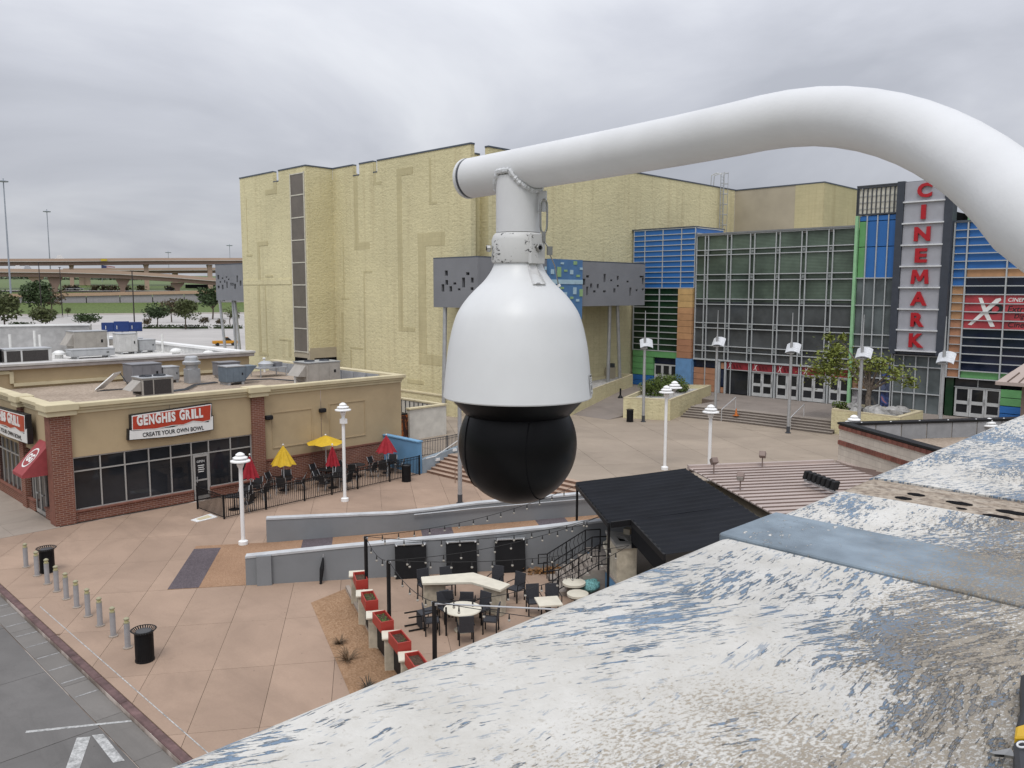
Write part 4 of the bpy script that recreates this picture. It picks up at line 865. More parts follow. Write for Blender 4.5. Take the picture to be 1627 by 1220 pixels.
# right wing
XW = XG
MB().box(XW+.34, 6, 1.0, 80, 19.64, 16.1).build('wing_core', HOLE, ci)
rows = [12.74+i*.5775 for i in range(7)]
for i in range(6):
    panel(18.78, 19.62, rows[i], rows[i+1], BLP)
    for y0, y1 in ((16.08,18.70),(13.4,16.04),(10.7,13.36),(8.0,10.66)): panel(y0, y1, rows[i], rows[i+1], BLP)
for i in range(2): panel(18.78, 19.62, 11.49+i*.625, 12.115+i*.625, BLP)
for i in range(11): panel(18.78, 19.62, 4.62+i*.6245, 5.2445+i*.6245, ORP if i > 6 else ORD)
for y0, y1 in ((16.08,18.70),(13.4,16.04),(10.7,13.36),(8.0,10.66)):
    panel(y0, y1, 12.12, 12.72, ORP); 
    for z0, z1 in ((11.5,12.1),(10.87,11.48),(7.68,8.31),(7.05,7.66),(6.44,7.03),(5.80,6.42),(5.17,5.78)): panel(y0, y1, z0, z1, NAV, 'pane', XW+.02, .03, 0)
    panel(y0, y1, 4.6, 5.15, GRP, 'green_band')
BAN2 = M('banner red print', (.36,.045,.055), .45, var=.35, scale=.9, coords='pos')
bn = thing('cinema_banner', 'large red XD banner across the dark blue windows', 'banner', (XW-.05,14.5,8.4))
MB().box(XW-.06, 9.5, 8.35, XW-.001, 18.68, 10.84).build('banner_sheet', BAN2, bn)
xmark(bn, 18.45, 8.62, 2.0, XW-.065, SIGNW, 1.5)
dm = MB(); do = []; di = []
for k in range(13):
    a_ = R(90-15*k); do.append((.45+.55*math.cos(a_), .5+.5*math.sin(a_))); di.append((.42+.30*math.cos(a_), .5+.28*math.sin(a_)))
do = [(.0,1)]+do+[(0,0)]; di = [(.26,.78)]+di+[(.26,.22)]
dq = lambda a, b: Vector((XW-.062, 17.15-(a*.95+b*.14), 9.42+b*.78))
for k in range(len(do)-1): dm.slab([dq(*do[k]),dq(*do[k+1]),dq(*di[k+1]),dq(*di[k])], (-.012,0,0))
dm.slab([dq(0,1),dq(.26,.78),dq(.26,.22),dq(0,0)], (-.012,0,0)); dm.build('lettering', SIGNB, bn)
for s_, y, z, h, m_ in (('CINEMARK',15.85,10.35,.28,SIGNW),('Extreme',15.85,9.62,.42,SIGNB),('Digital',15.4,9.06,.42,SIGNB),('Cinema',15.75,8.5,.40,SIGNB)):
    lm = MB(); text(lm, s_, (XW-.062,y,z), (0,-1,0), (0,0,1), width=1.0 if s_ == 'D' else None, height=h, depth=.01, bold=.0 if s_ == 'D' else .012, shear=.2); lm.build('lettering', m_, bn)
for z in rows+[12.11,11.49,10.86,10.2,9.58,8.95,8.32,7.67,7.04,6.43,5.79,5.16,4.58]: hbar(z, 8, 18.74, .075, XW-.16, .09)
for z in rows+[12.11,11.49]+[4.62+i*.6245 for i in range(11)]: hbar(z, 18.76, 19.64, .06)
for y in (19.66,18.75,16.06,13.38): vbar(y, 4.58, 16.2, .09, XW-.18, .17)
MB().box(XW-.2, 6, 16.21, 80, 19.7, 16.33).build('coping', CAP, ci)
panel(15.98, 19.1, 3.92, 4.5, PANE, 'pane', XW+.2, .03)
for i in range(3): y1 = 19.05-i*1.04; leafdoor(y1-1.02, y1, 1.67, 3.88, XW+.2)
hbar(3.9, 15.98, 19.1, .06, XW+.15, .1); vbar(17.5, 3.9, 4.55, .05, XW+.15, .1)
for i in range(2): panel(12, 15.94, 2.77+i*.6, 3.36+i*.6, GRP, 'panel', XW-.05, .3); panel(12, 15.94, 1.66+i*.55, 2.2+i*.55, BLP, 'panel', XW-.05, .3)
MB().box(XW+.0, 19.12, 1.6, XW+.4, 19.66, 4.58).build('panel', GRG, ci)
MB().box(70, 18.3, 16.2, 72, 19.6, 17.3).build('rear_lantern', LGR, ci); MB().box(70.01, 18.35, 17.301, 72, 19.55, 18.3).build('rear_lantern', M('frosted lantern panel', (.6,.6,.5)), ci)
for i in range(5): MB().box(69.9, 18.36+i*.28, 17.3, 69.99, 18.44+i*.28, 18.35).build('lantern_bar', DARKM, ci)

# ---------------------------------------------------------------- walls, railings round the stairs
def runwall(name, label, pts, th_, v0):
    t = thing(name, label, 'wall', PF(8, v0)); mb = MB(); cp = MB()
    for (u0, z0), (u1, z1) in zip(pts, pts[1:]):
        for m_, zb0, zb1, e0, e1, o_ in ((mb, -.1, -.1, z0-.08, z1-.08, 0), (cp, z0-.079, z1-.079, z0, z1, .025)):
            a, b, c, d = PF(u0, v0-o_), PF(u1, v0-o_), PF(u1, v0+th_+o_), PF(u0, v0+th_+o_)
            m_.prism([a.xy, b.xy, c.xy, d.xy], [zb0, zb1, zb1, zb0], [e0, e1, e1, e0])
    mb.build('wall_body', GREYW, t); cp.build('wall_cap', GREYC, t); return t
rw = runwall('retaining_wall', 'front grey rendered wall between the ramp and the dining patio', [(0,1.12),(3.5,1.31),(7.3,1.47),(11.4,1.66),(13.7,1.82),(19,2.05)], .32, 0)
MB().prism([PF(.42,-.16).xy, PF(.95,-.16).xy, PF(.95,-.001).xy, PF(.42,-.001).xy], 0, 1.14).build('wall_pilaster', GREYW, rw)
rw2 = runwall('retaining_wall', 'rear grey rendered wall along the far side of the ramp', [(.15,1.10),(5.8,1.08),(7.2,1.16),(9.5,1.37),(14.2,1.59),(19,1.76)], .32, 5.3)
hr = MB(); hr.tube([PF(6.6,5.18,.98), PF(9.5,5.18,1.15), PF(15.5,5.18,1.40)], .03, 8); [hr.tube([PF(u,5.18,.97+.05*(u-6)), PF(u,5.3,.97+.05*(u-6))], .015, 6) for u in (7,9.5,12)]
tag(hr.build('ramp_handrail', METAL, smooth=True), 'pale metal handrail fixed to the rear ramp wall', 'handrail')
bw = thing('blue_wall', 'blue painted retaining wall beside the outdoor seating', 'wall', (30.7,40,0))
MB().box(30.55, 37.9, 0, 30.85, 42.6, 1.95).build('wall_body', BLUEW, bw); MB().box(30.5, 37.85, 1.951, 30.9, 42.65, 2.02).build('wall_cap', M('blue wall cap', (.17,.34,.52), .8, coords='pos'), bw)
MB().box(30.851, 38.2, 0, 35.5, 42.6, .88).build('fill', PLAZA2, bw)
LGB = M('grey blue render', (.27,.32,.36), .8, coords='pos', dirt=.2)
ck = thing('stair_cheek_wall', 'grey-blue sloping side wall of the tan steps', 'wall', (32.5,38,0))
MB().prism([(30.86,37.87),(36.0,37.87),(36.0,38.19),(30.86,38.19)], 0, [.85,1.55,1.55,.85]).build('wall_body', LGB, ck)
for x, z in ((31.9,.62),(33.3,1.02)): MB().box(x, 37.80, z, x+.3, 37.869, z+.16).build('step_light', WHITE, ck)
def railing(name, label, pts, h, mat, cat='railing', sp=.115, picket=True, post=2.1, pr=.011):
    t = thing(name, label, cat, pts[0]); tot = 0; rl = MB(); pk = MB(); first = True
    for a, b in zip(pts, pts[1:]):
        a = Vector(a); b = Vector(b); d = b-a; n = max(1, round(d.length/post)); up_ = Vector((0,0,1))
        rl.bar(a+up_*h, b+up_*h, .035); rl.bar(a+up_*.09, b+up_*.09, .03)
        if h > .9: rl.bar(a+up_*(h-.14), b+up_*(h-.14), .025)
        for i in range(0 if first else 1, n+1):
            p = a+d*i/n; MB().box(p.x-.035, p.y-.035, p.z, p.x+.035, p.y+.035, p.z+h+.05).build('post', mat, t)
        first = False
        if picket:
            m_ = int(d.length/sp)
            for i in range(1, m_):
                p = a+d*i/m_; pk.box(p.x-pr, p.y-pr, p.z+.1, p.x+pr, p.y+pr, p.z+h-.02)
    rl.build('rails', mat, t)
    if pk.v: o = pk.build('pickets', mat, t); o['kind'] = 'stuff'
    return t
railing('patio_fence', 'black picket fence enclosing the restaurant umbrella tables', [(17.63,39.6,0),(17.72,36.9,0),(22.3,37.17,0),(25.8,37.38,0),(30.5,37.72,0)], 1.16, BLACK, 'fence')
railing('stair_railing', 'dark picket railing on the level above the blue wall', [(31.0,42.9,.9),(31.0,38.35,.9),(33.0,38.05,.95),(38.5,38.05,1.1)], 1.05, DARKM)
hr = MB(); hr.tube([(30.9,37.6,.95),(31.6,37.55,1.0),(34.2,37.5,2.05),(34.8,37.5,2.05)], .03, 8); hr.tube([(31.6,37.55,1.0),(31.6,37.86,.95)], .02, 6); hr.tube([(34.2,37.5,2.05),(34.2,37.86,1.9)], .02, 6)
tag(hr.build('handrail', M('pale rail', (.55,.55,.54), .5)), 'pale handrail sloping up beside the tan steps', 'handrail')
hr = MB(); hr.tube([(30.6,34.6,0),(30.6,34.6,.9),(31.2,34.6,1.0),(33.4,34.6,1.9),(33.9,34.6,1.9),(33.9,34.6,.9)], .025, 8); tag(hr.build('handrail', M('rusty rail', (.30,.20,.15), .6, .2)), 'thin rusty handrail at the foot of the tan steps', 'handrail')
for y, lb in ((32.6,'left of the two steel handrails on the cinema steps'),(26.9,'right handrail on the cinema steps beside a tall lamp pole')):
    h_ = MB(); h_.tube([(56.75,y,.9),(56.75,y,1.8),(56.95,y,1.9),(58.9,y,2.6),(58.9,y,1.65)], .035, 8); tag(h_.build('handrail', M('steel rail', (.56,.56,.56), .4, .5), smooth=True), lb, 'handrail', 'cinema step handrails')
ws_ = thing('warning_cone', 'small orange figure-like cone standing on the cinema steps', 'cone', (57.4,31.7,1.35))
OC = M('cone orange', (.50,.15,.03), .6); MB().lathe([(.17,0),(.17,.04),(.12,.05),(.03,.55),(.02,.56)], (57.5,31.75,1.36), 12).build('cone', OC, ws_); MB().box(57.3,31.55,1.35,57.7,31.95,1.36+.03).build('base', OC, ws_)
# white block enclosure and machines
WST = M('white block', (.56,.54,.49), .85, var=.12, scale=1.5, coords='pos', bmp=.25, bscale=5, dirt=.25)
en = thing('bin_enclosure', 'white block bin enclosure with open top behind the restaurant', 'enclosure', (36,47,.9))
MB().box(34.2, 43.3, .85, 37.5, 43.6, 3.0).build('wall', WST, en); MB().box(37.2, 43.601, .85, 37.5, 53, 3.0).build('wall', WST, en); MB().box(34.15, 43.22, 3.001, 37.56, 43.65, 3.1).build('wall_cap', CREAM, en); MB().box(37.15, 43.651, 3.001, 37.56, 53, 3.1).build('wall_cap', CREAM, en)
sh = MB(); [sh.box(37.15, 44+i*.5, 1.0, 37.19, 44.06+i*.5, 2.95) for i in range(17)]; sh.build('inner_battens', DARKM, en)
FL = []
for k, (c1, c2) in enumerate((((.55,.20,.02),(.65,.38,.10)),((.04,.01,.008),(.50,.13,.02)))):
    fm, N, L, P = nodes('machine graphic %d' % k); p_ = pos(N); n_ = noise(N, L, mapping(N, L, p_, (1,1,.55)), 3.2, 6, .6, 1.6); L.new(ramp(N, L, n_, (.42, c1), (.52, (.02,.008,.006)), (.62, c2)), P.inputs['Base Color']); P.inputs['Roughness'].default_value = .3; FL.append(fm)
for y0, y1, x, m_, lb in ((44.55,45.35,33.2,FL[0],'vending machine with amber bottle picture by the white enclosure'),(43.5,44.5,33.45,FL[1],'vending machine with dark flame artwork by the white enclosure')):
    t = thing('vending_machine', lb, 'machine', (x,y0,.9), 'vending machines'); MB().box(x, y0, .9, x+.8, y1, 2.75).build('cabinet', BLACKP, t, bevel=.02); MB().box(x+.05, y0-.03, 1.05, x+.75, y0-.001, 2.65).build('front_panel', m_, t); MB().box(x-.03, y0+.05, 1.05, x-.001, y1-.05, 2.65).build('side_graphic', m_, t)
lw = thing('low_yellow_wall', 'low yellow block wall in front of the theatre, behind the white enclosure', 'wall', (43.4,54,.9)); MB().box(43.2, 48.8, .8, 43.6, 60, 2.45).build('wall_body', YEL, lw); MB().box(43.13, 48.73, 2.451, 43.67, 60, 2.55).build('wall_cap', CREAM, lw)
# ---------------------------------------------------------------- yellow planters
RIVER = gravel('river stone', (.30,.29,.28), (.55,.54,.52), 6)
def planter(name, label, poly, z0, ztops, soil, cat='planter'):
    t = thing(name, label, cat, (poly[0][0], poly[0][1], z0)); n = len(poly); c = Vector((sum(p[0] for p in poly)/n, sum(p[1] for p in poly)/n))
    inn = [Vector(p)+(c-Vector(p)).normalized()*.45 for p in poly]; zt_ = ztops if isinstance(ztops, list) else [ztops]*n
    mb = MB(); cp = MB()
    for i in range(n):
        j = (i+1) % n; q = [poly[i], poly[j], inn[j], inn[i]]
        mb.prism(q, z0-.1, [zt_[i]-.1, zt_[j]-.1, zt_[j]-.1, zt_[i]-.1]); cp.prism(q, [zt_[i]-.099, zt_[j]-.099, zt_[j]-.099, zt_[i]-.099], [zt_[i], zt_[j], zt_[j], zt_[i]])
    mb.build('planter_wall', YEL, t); cp.build('planter_cap', CREAM, t); MB().prism(inn, z0, [z-.32 for z in zt_]).build('soil', soil, t); return t
pl1 = planter('planter', 'yellow block planter with round bushes before the blue entrance box', [(52.56,39.03),(54.1,35.6),(65.4,38.7),(62.2,42.6)], .9, 2.58, RIVER)
pl2 = planter('planter', 'yellow block planter with boulders and a small tree', [(57.5,24.2),(56.9,19.3),(61.2,19.2),(61.3,24.7)], .9, 2.68, gravel('dark mulch', (.07,.055,.045), (.14,.11,.09), 10))
planter('ramp_planter', 'long wedge-shaped yellow planter wall along the ramp below the canopy', [(46.0,41.4),(65.6,47.6),(65.6,49.25),(47.6,49.25)], .9, [2.3,2.9,2.9,2.4], RIVER)
sq = thing('smokers_post', 'slim black ashtray post on the ramp by the yellow wall', 'ashtray', (59.3,44.2,.95)); MB().lathe([(.24,0),(.24,.55),(.10,.75)], (59.2,44.3,.92), 14).build('base', BLACK, sq); MB().tube([(59.2,44.3,1.6),(59.2,44.3,2.3)], .08, 8).build('tube', BLACK, sq)
eb = thing('electrical_box', 'small pale utility box behind the ramp planter', 'box', (63.6,48.8,2.6)); MB().box(63.2,48.6,2.5,64.1,49.2,3.6).build('cabinet', TANW, eb); MB().box(63.7,48.7,3.6,64.1,49.1,4.0).build('cap', DARKM, eb)
# ---------------------------------------------------------------- foliage
def crown(c, rad, n, size, mat, parent, name='crown', lumps=9, flat=.75, low=-.35):
    mb = MB(); L_ = []
    for i in range(lumps):
        an = random.uniform(0, 6.28); rr = random.uniform(.15, .62); L_.append((Vector((math.cos(an)*rr, math.sin(an)*rr, random.uniform(low, .55)*flat)), random.uniform(.28, .52)))
    for i in range(n):
        lc, lr = random.choice(L_); d = Vector((random.gauss(0,1), random.gauss(0,1), random.gauss(0,1))).normalized()*lr*random.uniform(.45,1.08)**.6
        p = lc+d; q = Vector((c[0]+p.x*rad[0], c[1]+p.y*rad[0], c[2]+p.z*rad[1])); s_ = size*random.uniform(.6,1.4)
        a = Vector((random.gauss(0,1), random.gauss(0,1), random.gauss(0,.6))).normalized(); b = a.cross(Vector((random.gauss(0,1), random.gauss(0,1), random.gauss(0,1)))).normalized()
        mb.add([q-a*s_, q+b*s_*.5, q+a*s_, q-b*s_*.5], [(0,1,2,3)])
    return mb.build(name, mat, parent, recalc=False)
def trunk(base, top, r0, parent, rad, n=6, mat=None):
    mb = MB(); base = Vector(base); top = Vector(top); j = lambda s_: Vector((random.uniform(-s_,s_), random.uniform(-s_,s_), 0)); m1 = base.lerp(top,.5)+j(r0)
    mb.tube([base, m1, top], [r0, r0*.8, r0*.5], 8)
    for i in range(n):
        an = 6.28*i/n+random.uniform(-.4,.4); s_ = m1.lerp(top, random.uniform(.1,.9)); e_ = s_+Vector((math.cos(an)*rad*.7, math.sin(an)*rad*.7, rad*random.uniform(.35,.9)))
        mb.tube([s_, s_.lerp(e_,.5)+Vector((0,0,rad*.08)), e_], [r0*.5, r0*.32, r0*.12], 5)
    return mb.build('trunk', mat or BARK, parent)
BUSH = leaf('bush leaf', (.085,.125,.03)); TREEG = leaf('young tree leaf', (.17,.205,.05)); OAK = leaf('dark oak leaf', (.042,.068,.027)); MID = leaf('mid green leaf', (.075,.092,.036)); BRN = leaf('brownish leaf', (.085,.07,.04)); HEDGE = leaf('hedge leaf', (.035,.055,.02))
for x, y, r_, lb in ((57.3,39.3,1.25,'round green bush, the nearer in the yellow planter'),(60.6,39.7,1.5,'round green bush, the farther in the yellow planter')):
    t = thing('bush', lb, 'bush', (x,y,2.25), 'planter bushes'); crown((x,y,2.8), (r_*1.25, r_*.95), 2600, .085, BUSH, t, 'foliage', 14); MB().tube([(x,y,2.2),(x,y,2.8)], .08, 6).build('stem', BARK, t)
t = thing('small_tree', 'small leaning tree with yellow-green leaves in the boulder planter', 'tree', (59.2,22.3,2.3))
tm = MB(); tm.tube([(59.2,22.3,2.2),(59.3,22.35,3.6),(59.3,22.2,4.6)], [.22,.18,.12], 8)
for e_ in ((59.0,25.1,6.2),(59.3,24.6,7.6),(59.4,23.2,6.4),(59.0,21.3,6.3),(59.2,20.0,5.7),(59.3,19.4,5.2),(58.9,22.2,6.6),(60.0,23.0,6.2)):
    tm.tube([(59.3,22.3,4.0),Vector((59.3,22.3,4.2)).lerp(Vector(e_),.55)+Vector((0,0,.25)),e_], [.10,.06,.02], 6)
tm.build('trunk', M('mottled bark', (.16,.13,.105), .9, var=.5, scale=9), t)
cw = MB()
for c, rr, n in (((59.0,25.3,5.4),1.35,950),((59.1,24.8,6.7),.95,480),((59.2,25.4,7.7),.34,110),((59.4,24.4,7.7),.32,100),((59.3,23.4,5.6),1.0,200),((59.0,21.5,5.9),1.0,270),((59.2,20.4,5.4),.9,210),((59.3,19.5,4.8),.5,110),((58.9,22.4,6.1),.9,150)):
    for i in range(n):
        d = Vector((random.gauss(0,1), random.gauss(0,1), random.gauss(0,.8)))*rr*.48; q = Vector(c)+d; a = Vector((random.gauss(0,1), random.gauss(0,1), random.gauss(0,.6))).normalized(); b = a.cross(Vector((random.gauss(0,1), random.gauss(0,1), 1))).normalized(); s_ = random.uniform(.08,.19)
        cw.add([q-a*s_, q+b*s_*.5, q+a*s_, q-b*s_*.5], [(0,1,2,3)])
cw.build('crown', TREEG, t, recalc=False)
t = thing('bush', 'small green shrub at the left corner of the boulder planter', 'bush', (58.2,24.0,2.3)); crown((58.3,23.9,2.75), (.6,.6), 420, .08, BUSH, t, 'foliage', 6); MB().tube([(58.3,23.9,2.2),(58.3,23.9,2.7)], .05, 6).build('stem', BARK, t)
BOUL = M('boulder', (.30,.295,.285), .9, var=.35, scale=3, bmp=.5, bscale=6)
for i, (x, y, r_, lb) in enumerate(((57.9,21.1,.55,'upright grey boulder, the front middle one'),(58.2,20.2,.52,'pale grey boulder nearest the planter\'s right corner'),(58.6,21.9,.38,'small grey boulder at the tree\'s foot'),(57.7,22.6,.30,'smallest grey boulder left of the tree'),(59.6,20.2,.45,'grey boulder at the back right of the planter'),(59.3,23.3,.42,'pale boulder left of the trunk at the back'))):
    o = MB().ball((x,y,2.58), (r_*1.2,r_*1.35,r_*1.1), 10, 7, .16).build('boulder', BOUL); tag(o, lb, 'boulder', 'planter boulders')
# ---------------------------------------------------------------- lamps and poles
def lamp_head(par, c, k=1):
    hd = MB().lathe([(.09,-.30),(.12,-.16),(.20,-.12)], c, 12).build('lamp_head', METAL, par, smooth=True)
    for r_, z in ((.42,-.10),(.31,.04),(.19,.17)): MB().lathe([(r_*.55,z-.03),(r_,z-.02),(r_,z+.03),(r_*.5,z+.10),(.03,z+.12)], c, 24).build('tier', LAMPW, hd, smooth=True)
def lamp(loc, h, label, heads=1, clamp=False):
    t = thing('plaza_lamp', label, 'lamp post', loc, 'white mushroom-headed plaza lamps'); x, y, z = loc
    MB().lathe([(.20,0),(.20,.16),(.12,.20)], loc, 16).build('base', LAMPW, t); MB().tube([(x,y,z+.1),(x,y,z+h-.55)], .085, 12).build('pole', LAMPW, t, smooth=True)
    MB().lathe([(.085,h-.62),(.14,h-.5),(.16,h-.42),(.10,h-.36)], loc, 14).build('collar', LAMPW, t, smooth=True); lamp_head(t, (x,y,z+h-.2))
    if heads == 2: MB().tube([(x,y,z+h-.7),(x+.55,y-.12,z+h-.55),(x+.62,y-.13,z+h-.2)], .05, 8).build('arm', LAMPW, t); lamp_head(t, (x+.62,y-.13,z+h+.02))
    if clamp: MB().box(x-.15, y-.2, z+h-1.0, x+.12, y+.1, z+h-.75).build('bracket', LAMPW, t)
    return t
lamp((16.45,32.55,0), 4.0, 'white mushroom lamp standing at the orange band before the fence')
lamp((23.80,35.67,0), 5.15, 'taller white mushroom lamp in front of the stucco wall panels', clamp=True)
lamp((38.76,25.78,.9), 4.75, 'white twin-headed mushroom lamp right of the black ball', 2)
lamp((36.2,21.4,.9), 4.35, 'white mushroom lamp rising behind the brown metal roof')
q = G(1357,667,4.55); lamp((q.x,q.y,.9), 3.82, 'lamp head just above the brick parapet by the planter')
q = G(1572,667,4.55); lamp((q.x,q.y,.9), 3.66, 'lamp head above the brick parapet in front of the glass doors')
PERF = M('perforated white panel', (.50,.51,.52), .4, .3, var=.25, scale=14)
def tallpole(loc, label, h=8.65, rot=0, lean=(0,0)):
    t = thing('reflector_pole', label, 'lamp post', (0,0,0), 'tall reflector light poles')
    MB().lathe([(.2,0),(.2,.05),(.13,.06),(.13,.5)], (0,0,0), 12).build('base', DARKM, t); MB().tube([(0,0,.05),(lean[0]*.7,lean[1]*.7,h*.76)], [.12,.10], 12).build('pole', METAL, t, smooth=True); MB().tube([(lean[0]*.7,lean[1]*.7,h*.76),(lean[0],lean[1],h)], [.055,.025], 8).build('spike', METAL, t, smooth=True)
    hm = MB(); zc = h*.71; n = 8; top = []; bot = []
    for i in range(n+1):
        a = -.75+1.5*i/n; x = .75*math.sin(a)*1.0; z = zc+.55*math.cos(a)-.45
        for w_ in (-.36,.36): top.append((x*.95+.12, w_, z+w_*.8))
    fs = [(2*i, 2*i+1, 2*i+3, 2*i+2) for i in range(n)]; hm.add(top, fs); hm.add([(a, b, c-.03) for a, b, c in top], fs); rf_ = hm.build('reflector', PERF, t, recalc=True, smooth=True)
    MB().box(-.30,-.2,zc-.42,.2,.2,zc-.30).build('lamp_box', METAL, rf_, bevel=.02); MB().tube([(-.02,0,zc-.36),(.15,0,zc+.08)], .03, 6).build('strut', METAL, t)
    t.location = loc; t.rotation_euler = (0,0,rot); return t
tallpole((52.14,36.76,.9), 'tall reflector pole at the corner of the bushy planter', rot=R(-50))
tallpole((58.0,33.9,.9), 'tall reflector pole by the left handrail of the cinema steps', rot=R(-75))
tallpole((55.31,26.37,.9), 'tall reflector pole at the foot of the cinema steps', rot=R(-75))
q = G(1373,501,9.5); tallpole((q.x,q.y,.9), 'tall reflector pole in front of the small tree', rot=R(-80))
q = G(1504,504,9.5); tallpole((q.x,q.y,.9), 'tall reflector pole below the red letter K', rot=R(-85))
tallpole((27.75,31.0,0), 'tall grey pole mostly hidden by the black ball', rot=R(-60), lean=(0,.0))
# bins, bollards
bn_ = thing('bollard', '', 'bollard', (0,0,0), 'grey bollards along the kerb')
BOLL = M('bollard grey', (.36,.36,.37), .55, .2, var=.12, dirt=.2); BTOP = M('bollard top', (.30,.28,.18), .5)
MB().lathe([(.14,0),(.14,.03),(.09,.04)], (0,0,0), 16).build('base_plate', WALKM, bn_); MB().tube([(0,0,.03),(0,0,.80)], .085, 16).build('tube', BOLL, bn_, smooth=True)
MB().lathe([(.088,.80),(.088,.83),(.06,.84),(.06,.90),(.085,.91),(.085,.95),(.03,.99)], (0,0,0), 14).build('cap', BTOP, bn_, smooth=True)
MB().lathe([(.065,.841),(.065,.899)], (0,0,0), 8).build('light_ring', M('bollard lens', (.5,.46,.22), .3), bn_)
names = ['grey bollard farthest along the kerb, at the left edge','second grey bollard from the far end, by the far bin','third grey bollard from the far end','fourth grey bollard from the far end','fifth grey bollard from the far end','fifth grey bollard from the near end','fourth grey bollard from the near bin','third grey bollard from the near bin','second grey bollard from the near bin','grey bollard nearest the viewer, touching the near bin']
for i, y in enumerate((35.95,34.52,33.27,32.17,31.11,30.02,28.9,27.77,26.6,25.4)): put(bn_, i > 0, (8.92,y,0), random.uniform(0,6), names[i])
def bin_(loc, label, oval=True, h=1.0):
    t = thing('litter_bin', label, 'bin', (0,0,0), 'black litter bins'); n = 30; sl_ = MB()
    for i in range(n):
        a = 6.283*i/n; b = Vector((math.cos(a)*.265, math.sin(a)*.265, .04)); c = Vector((math.cos(a)*.265, math.sin(a)*.265, h*.86)); d = Vector((math.cos(a)*(.35 if oval else .275), math.sin(a)*(.35 if oval else .275), h*.96))
        sd = Vector((-math.sin(a), math.cos(a), 0))*.020
        sl_.add([b-sd, b+sd, c+sd, c-sd, d+sd, d-sd], [(0,1,2,3),(3,2,4,5)])
    MB().lathe([(.25,.02),(.25,h*.88),(.18,h*.88)], (0,0,0), 24).build('drum', BLACKP, t, smooth=True); sl_.build('slats', BLACK, t)
    MB().lathe([(.275,.0),(.275,.06),(.26,.06)], (0,0,0), 24).build('foot_ring', BLACK, t)
    ra = .35 if oval else .285; MB().lathe([(ra,h*.955),(ra+.02,h*.97),(ra,h*.985),(ra-.03,h*.97),(ra,h*.955)], (0,0,0), 28, False).build('rim', BLACK, t, smooth=True); MB().lathe([(.24,h*.86),(.22,h*.93),(.10,h*.95)], (0,0,0), 20).build('lid', M('bin lid', (.05,.05,.052), .45), t)
    t.location = loc; return t
bin_((8.95,24.15,0), 'black flared litter bin beside the nearest bollard'); bin_((9.35,34.75,0), 'black flared litter bin behind the far bollards')
bin_((28.9,36.95,0), 'black litter bin against the picket fence', False); bin_((51.4,37.5,.9), 'black litter bin at the yellow bush planter', False)
# ---------------------------------------------------------------- restaurant seating
ch = thing('patio_chair', '', 'chair', (0,0,0), 'black patio chairs inside the fence'); CB = M('black chair web', (.02,.02,.022), .6); CS = M('chair frame silver', (.50,.51,.52), .35, .6)
MB().box(-.24,-.24,.42,.24,.24,.46).build('seat', CB, ch); MB().obox((0,.28,.72), (.23,0,0), (0,.05,.22), (0,.012,-.003)).build('backrest', CB, ch)
for sx in (-1,1):
    MB().tube([(sx*.26,-.24,0),(sx*.26,-.24,.64),(sx*.26,.2,.66),(sx*.25,.34,.96)], .016, 6).build('side_frame', CS, ch); MB().tube([(sx*.26,.30,0),(sx*.26,.12,.64)], .016, 6).build('leg', CS, ch); MB().box(sx*.26-.03,-.22,.65,sx*.26+.03,.18,.675).build('armrest', CB, ch)
tb = thing('patio_table', '', 'table', (0,0,0), 'patio tables inside the fence'); MB().lathe([(.48,.70),(.48,.735),(.3,.735)], (0,0,0), 20).build('tabletop', CB, tb); MB().tube([(0,0,.03),(0,0,.70)], .03, 8).build('stem', BLACK, tb); MB().lathe([(.28,0),(.28,.03),(.04,.06)], (0,0,0), 14).build('base', BLACK, tb)
tabs = [(20.6,39.7,'below the red umbrella nearest the door'),(22.75,40.0,'below the folded yellow umbrella'),(25.0,38.6,'below the folded red umbrella by the fence'),(25.6,40.2,'below the open yellow umbrella'),(29.4,39.5,'below the red umbrella by the blue wall'),(18.9,38.2,'at the fence corner near the door'),(27.6,40.0,'between the yellow and the blue-wall umbrellas')]
side = ['left of','behind','right of','in front of']; ci_ = 0
for i, (x, y, w_) in enumerate(tabs):
    put(tb, i > 0, (x,y,0), 0, 'round black table '+w_)
    for k in range(4):
        if (i, k) in ((0,1),(5,1),(5,2),(6,0)): continue
        an = R(35)+k*math.pi/2+random.uniform(-.3,.3); r_ = .72+random.uniform(0,.18)
        put(ch, ci_ > 0, (x-math.cos(an)*r_*(-1 if k else 1) if False else x+math.cos(an)*r_, y+math.sin(an)*r_, 0), an-math.pi/2+random.uniform(-.3,.3), 'black patio chair %s the table %s' % (['right rear of','left rear of','left front of','right front of'][k], w_)); ci_ += 1
YUM = M('umbrella yellow', (.56,.36,.02), .75, var=.12, scale=5, bmp=.15); RUM = M('umbrella red', (.30,.015,.025), .75, var=.15, scale=5, bmp=.15)
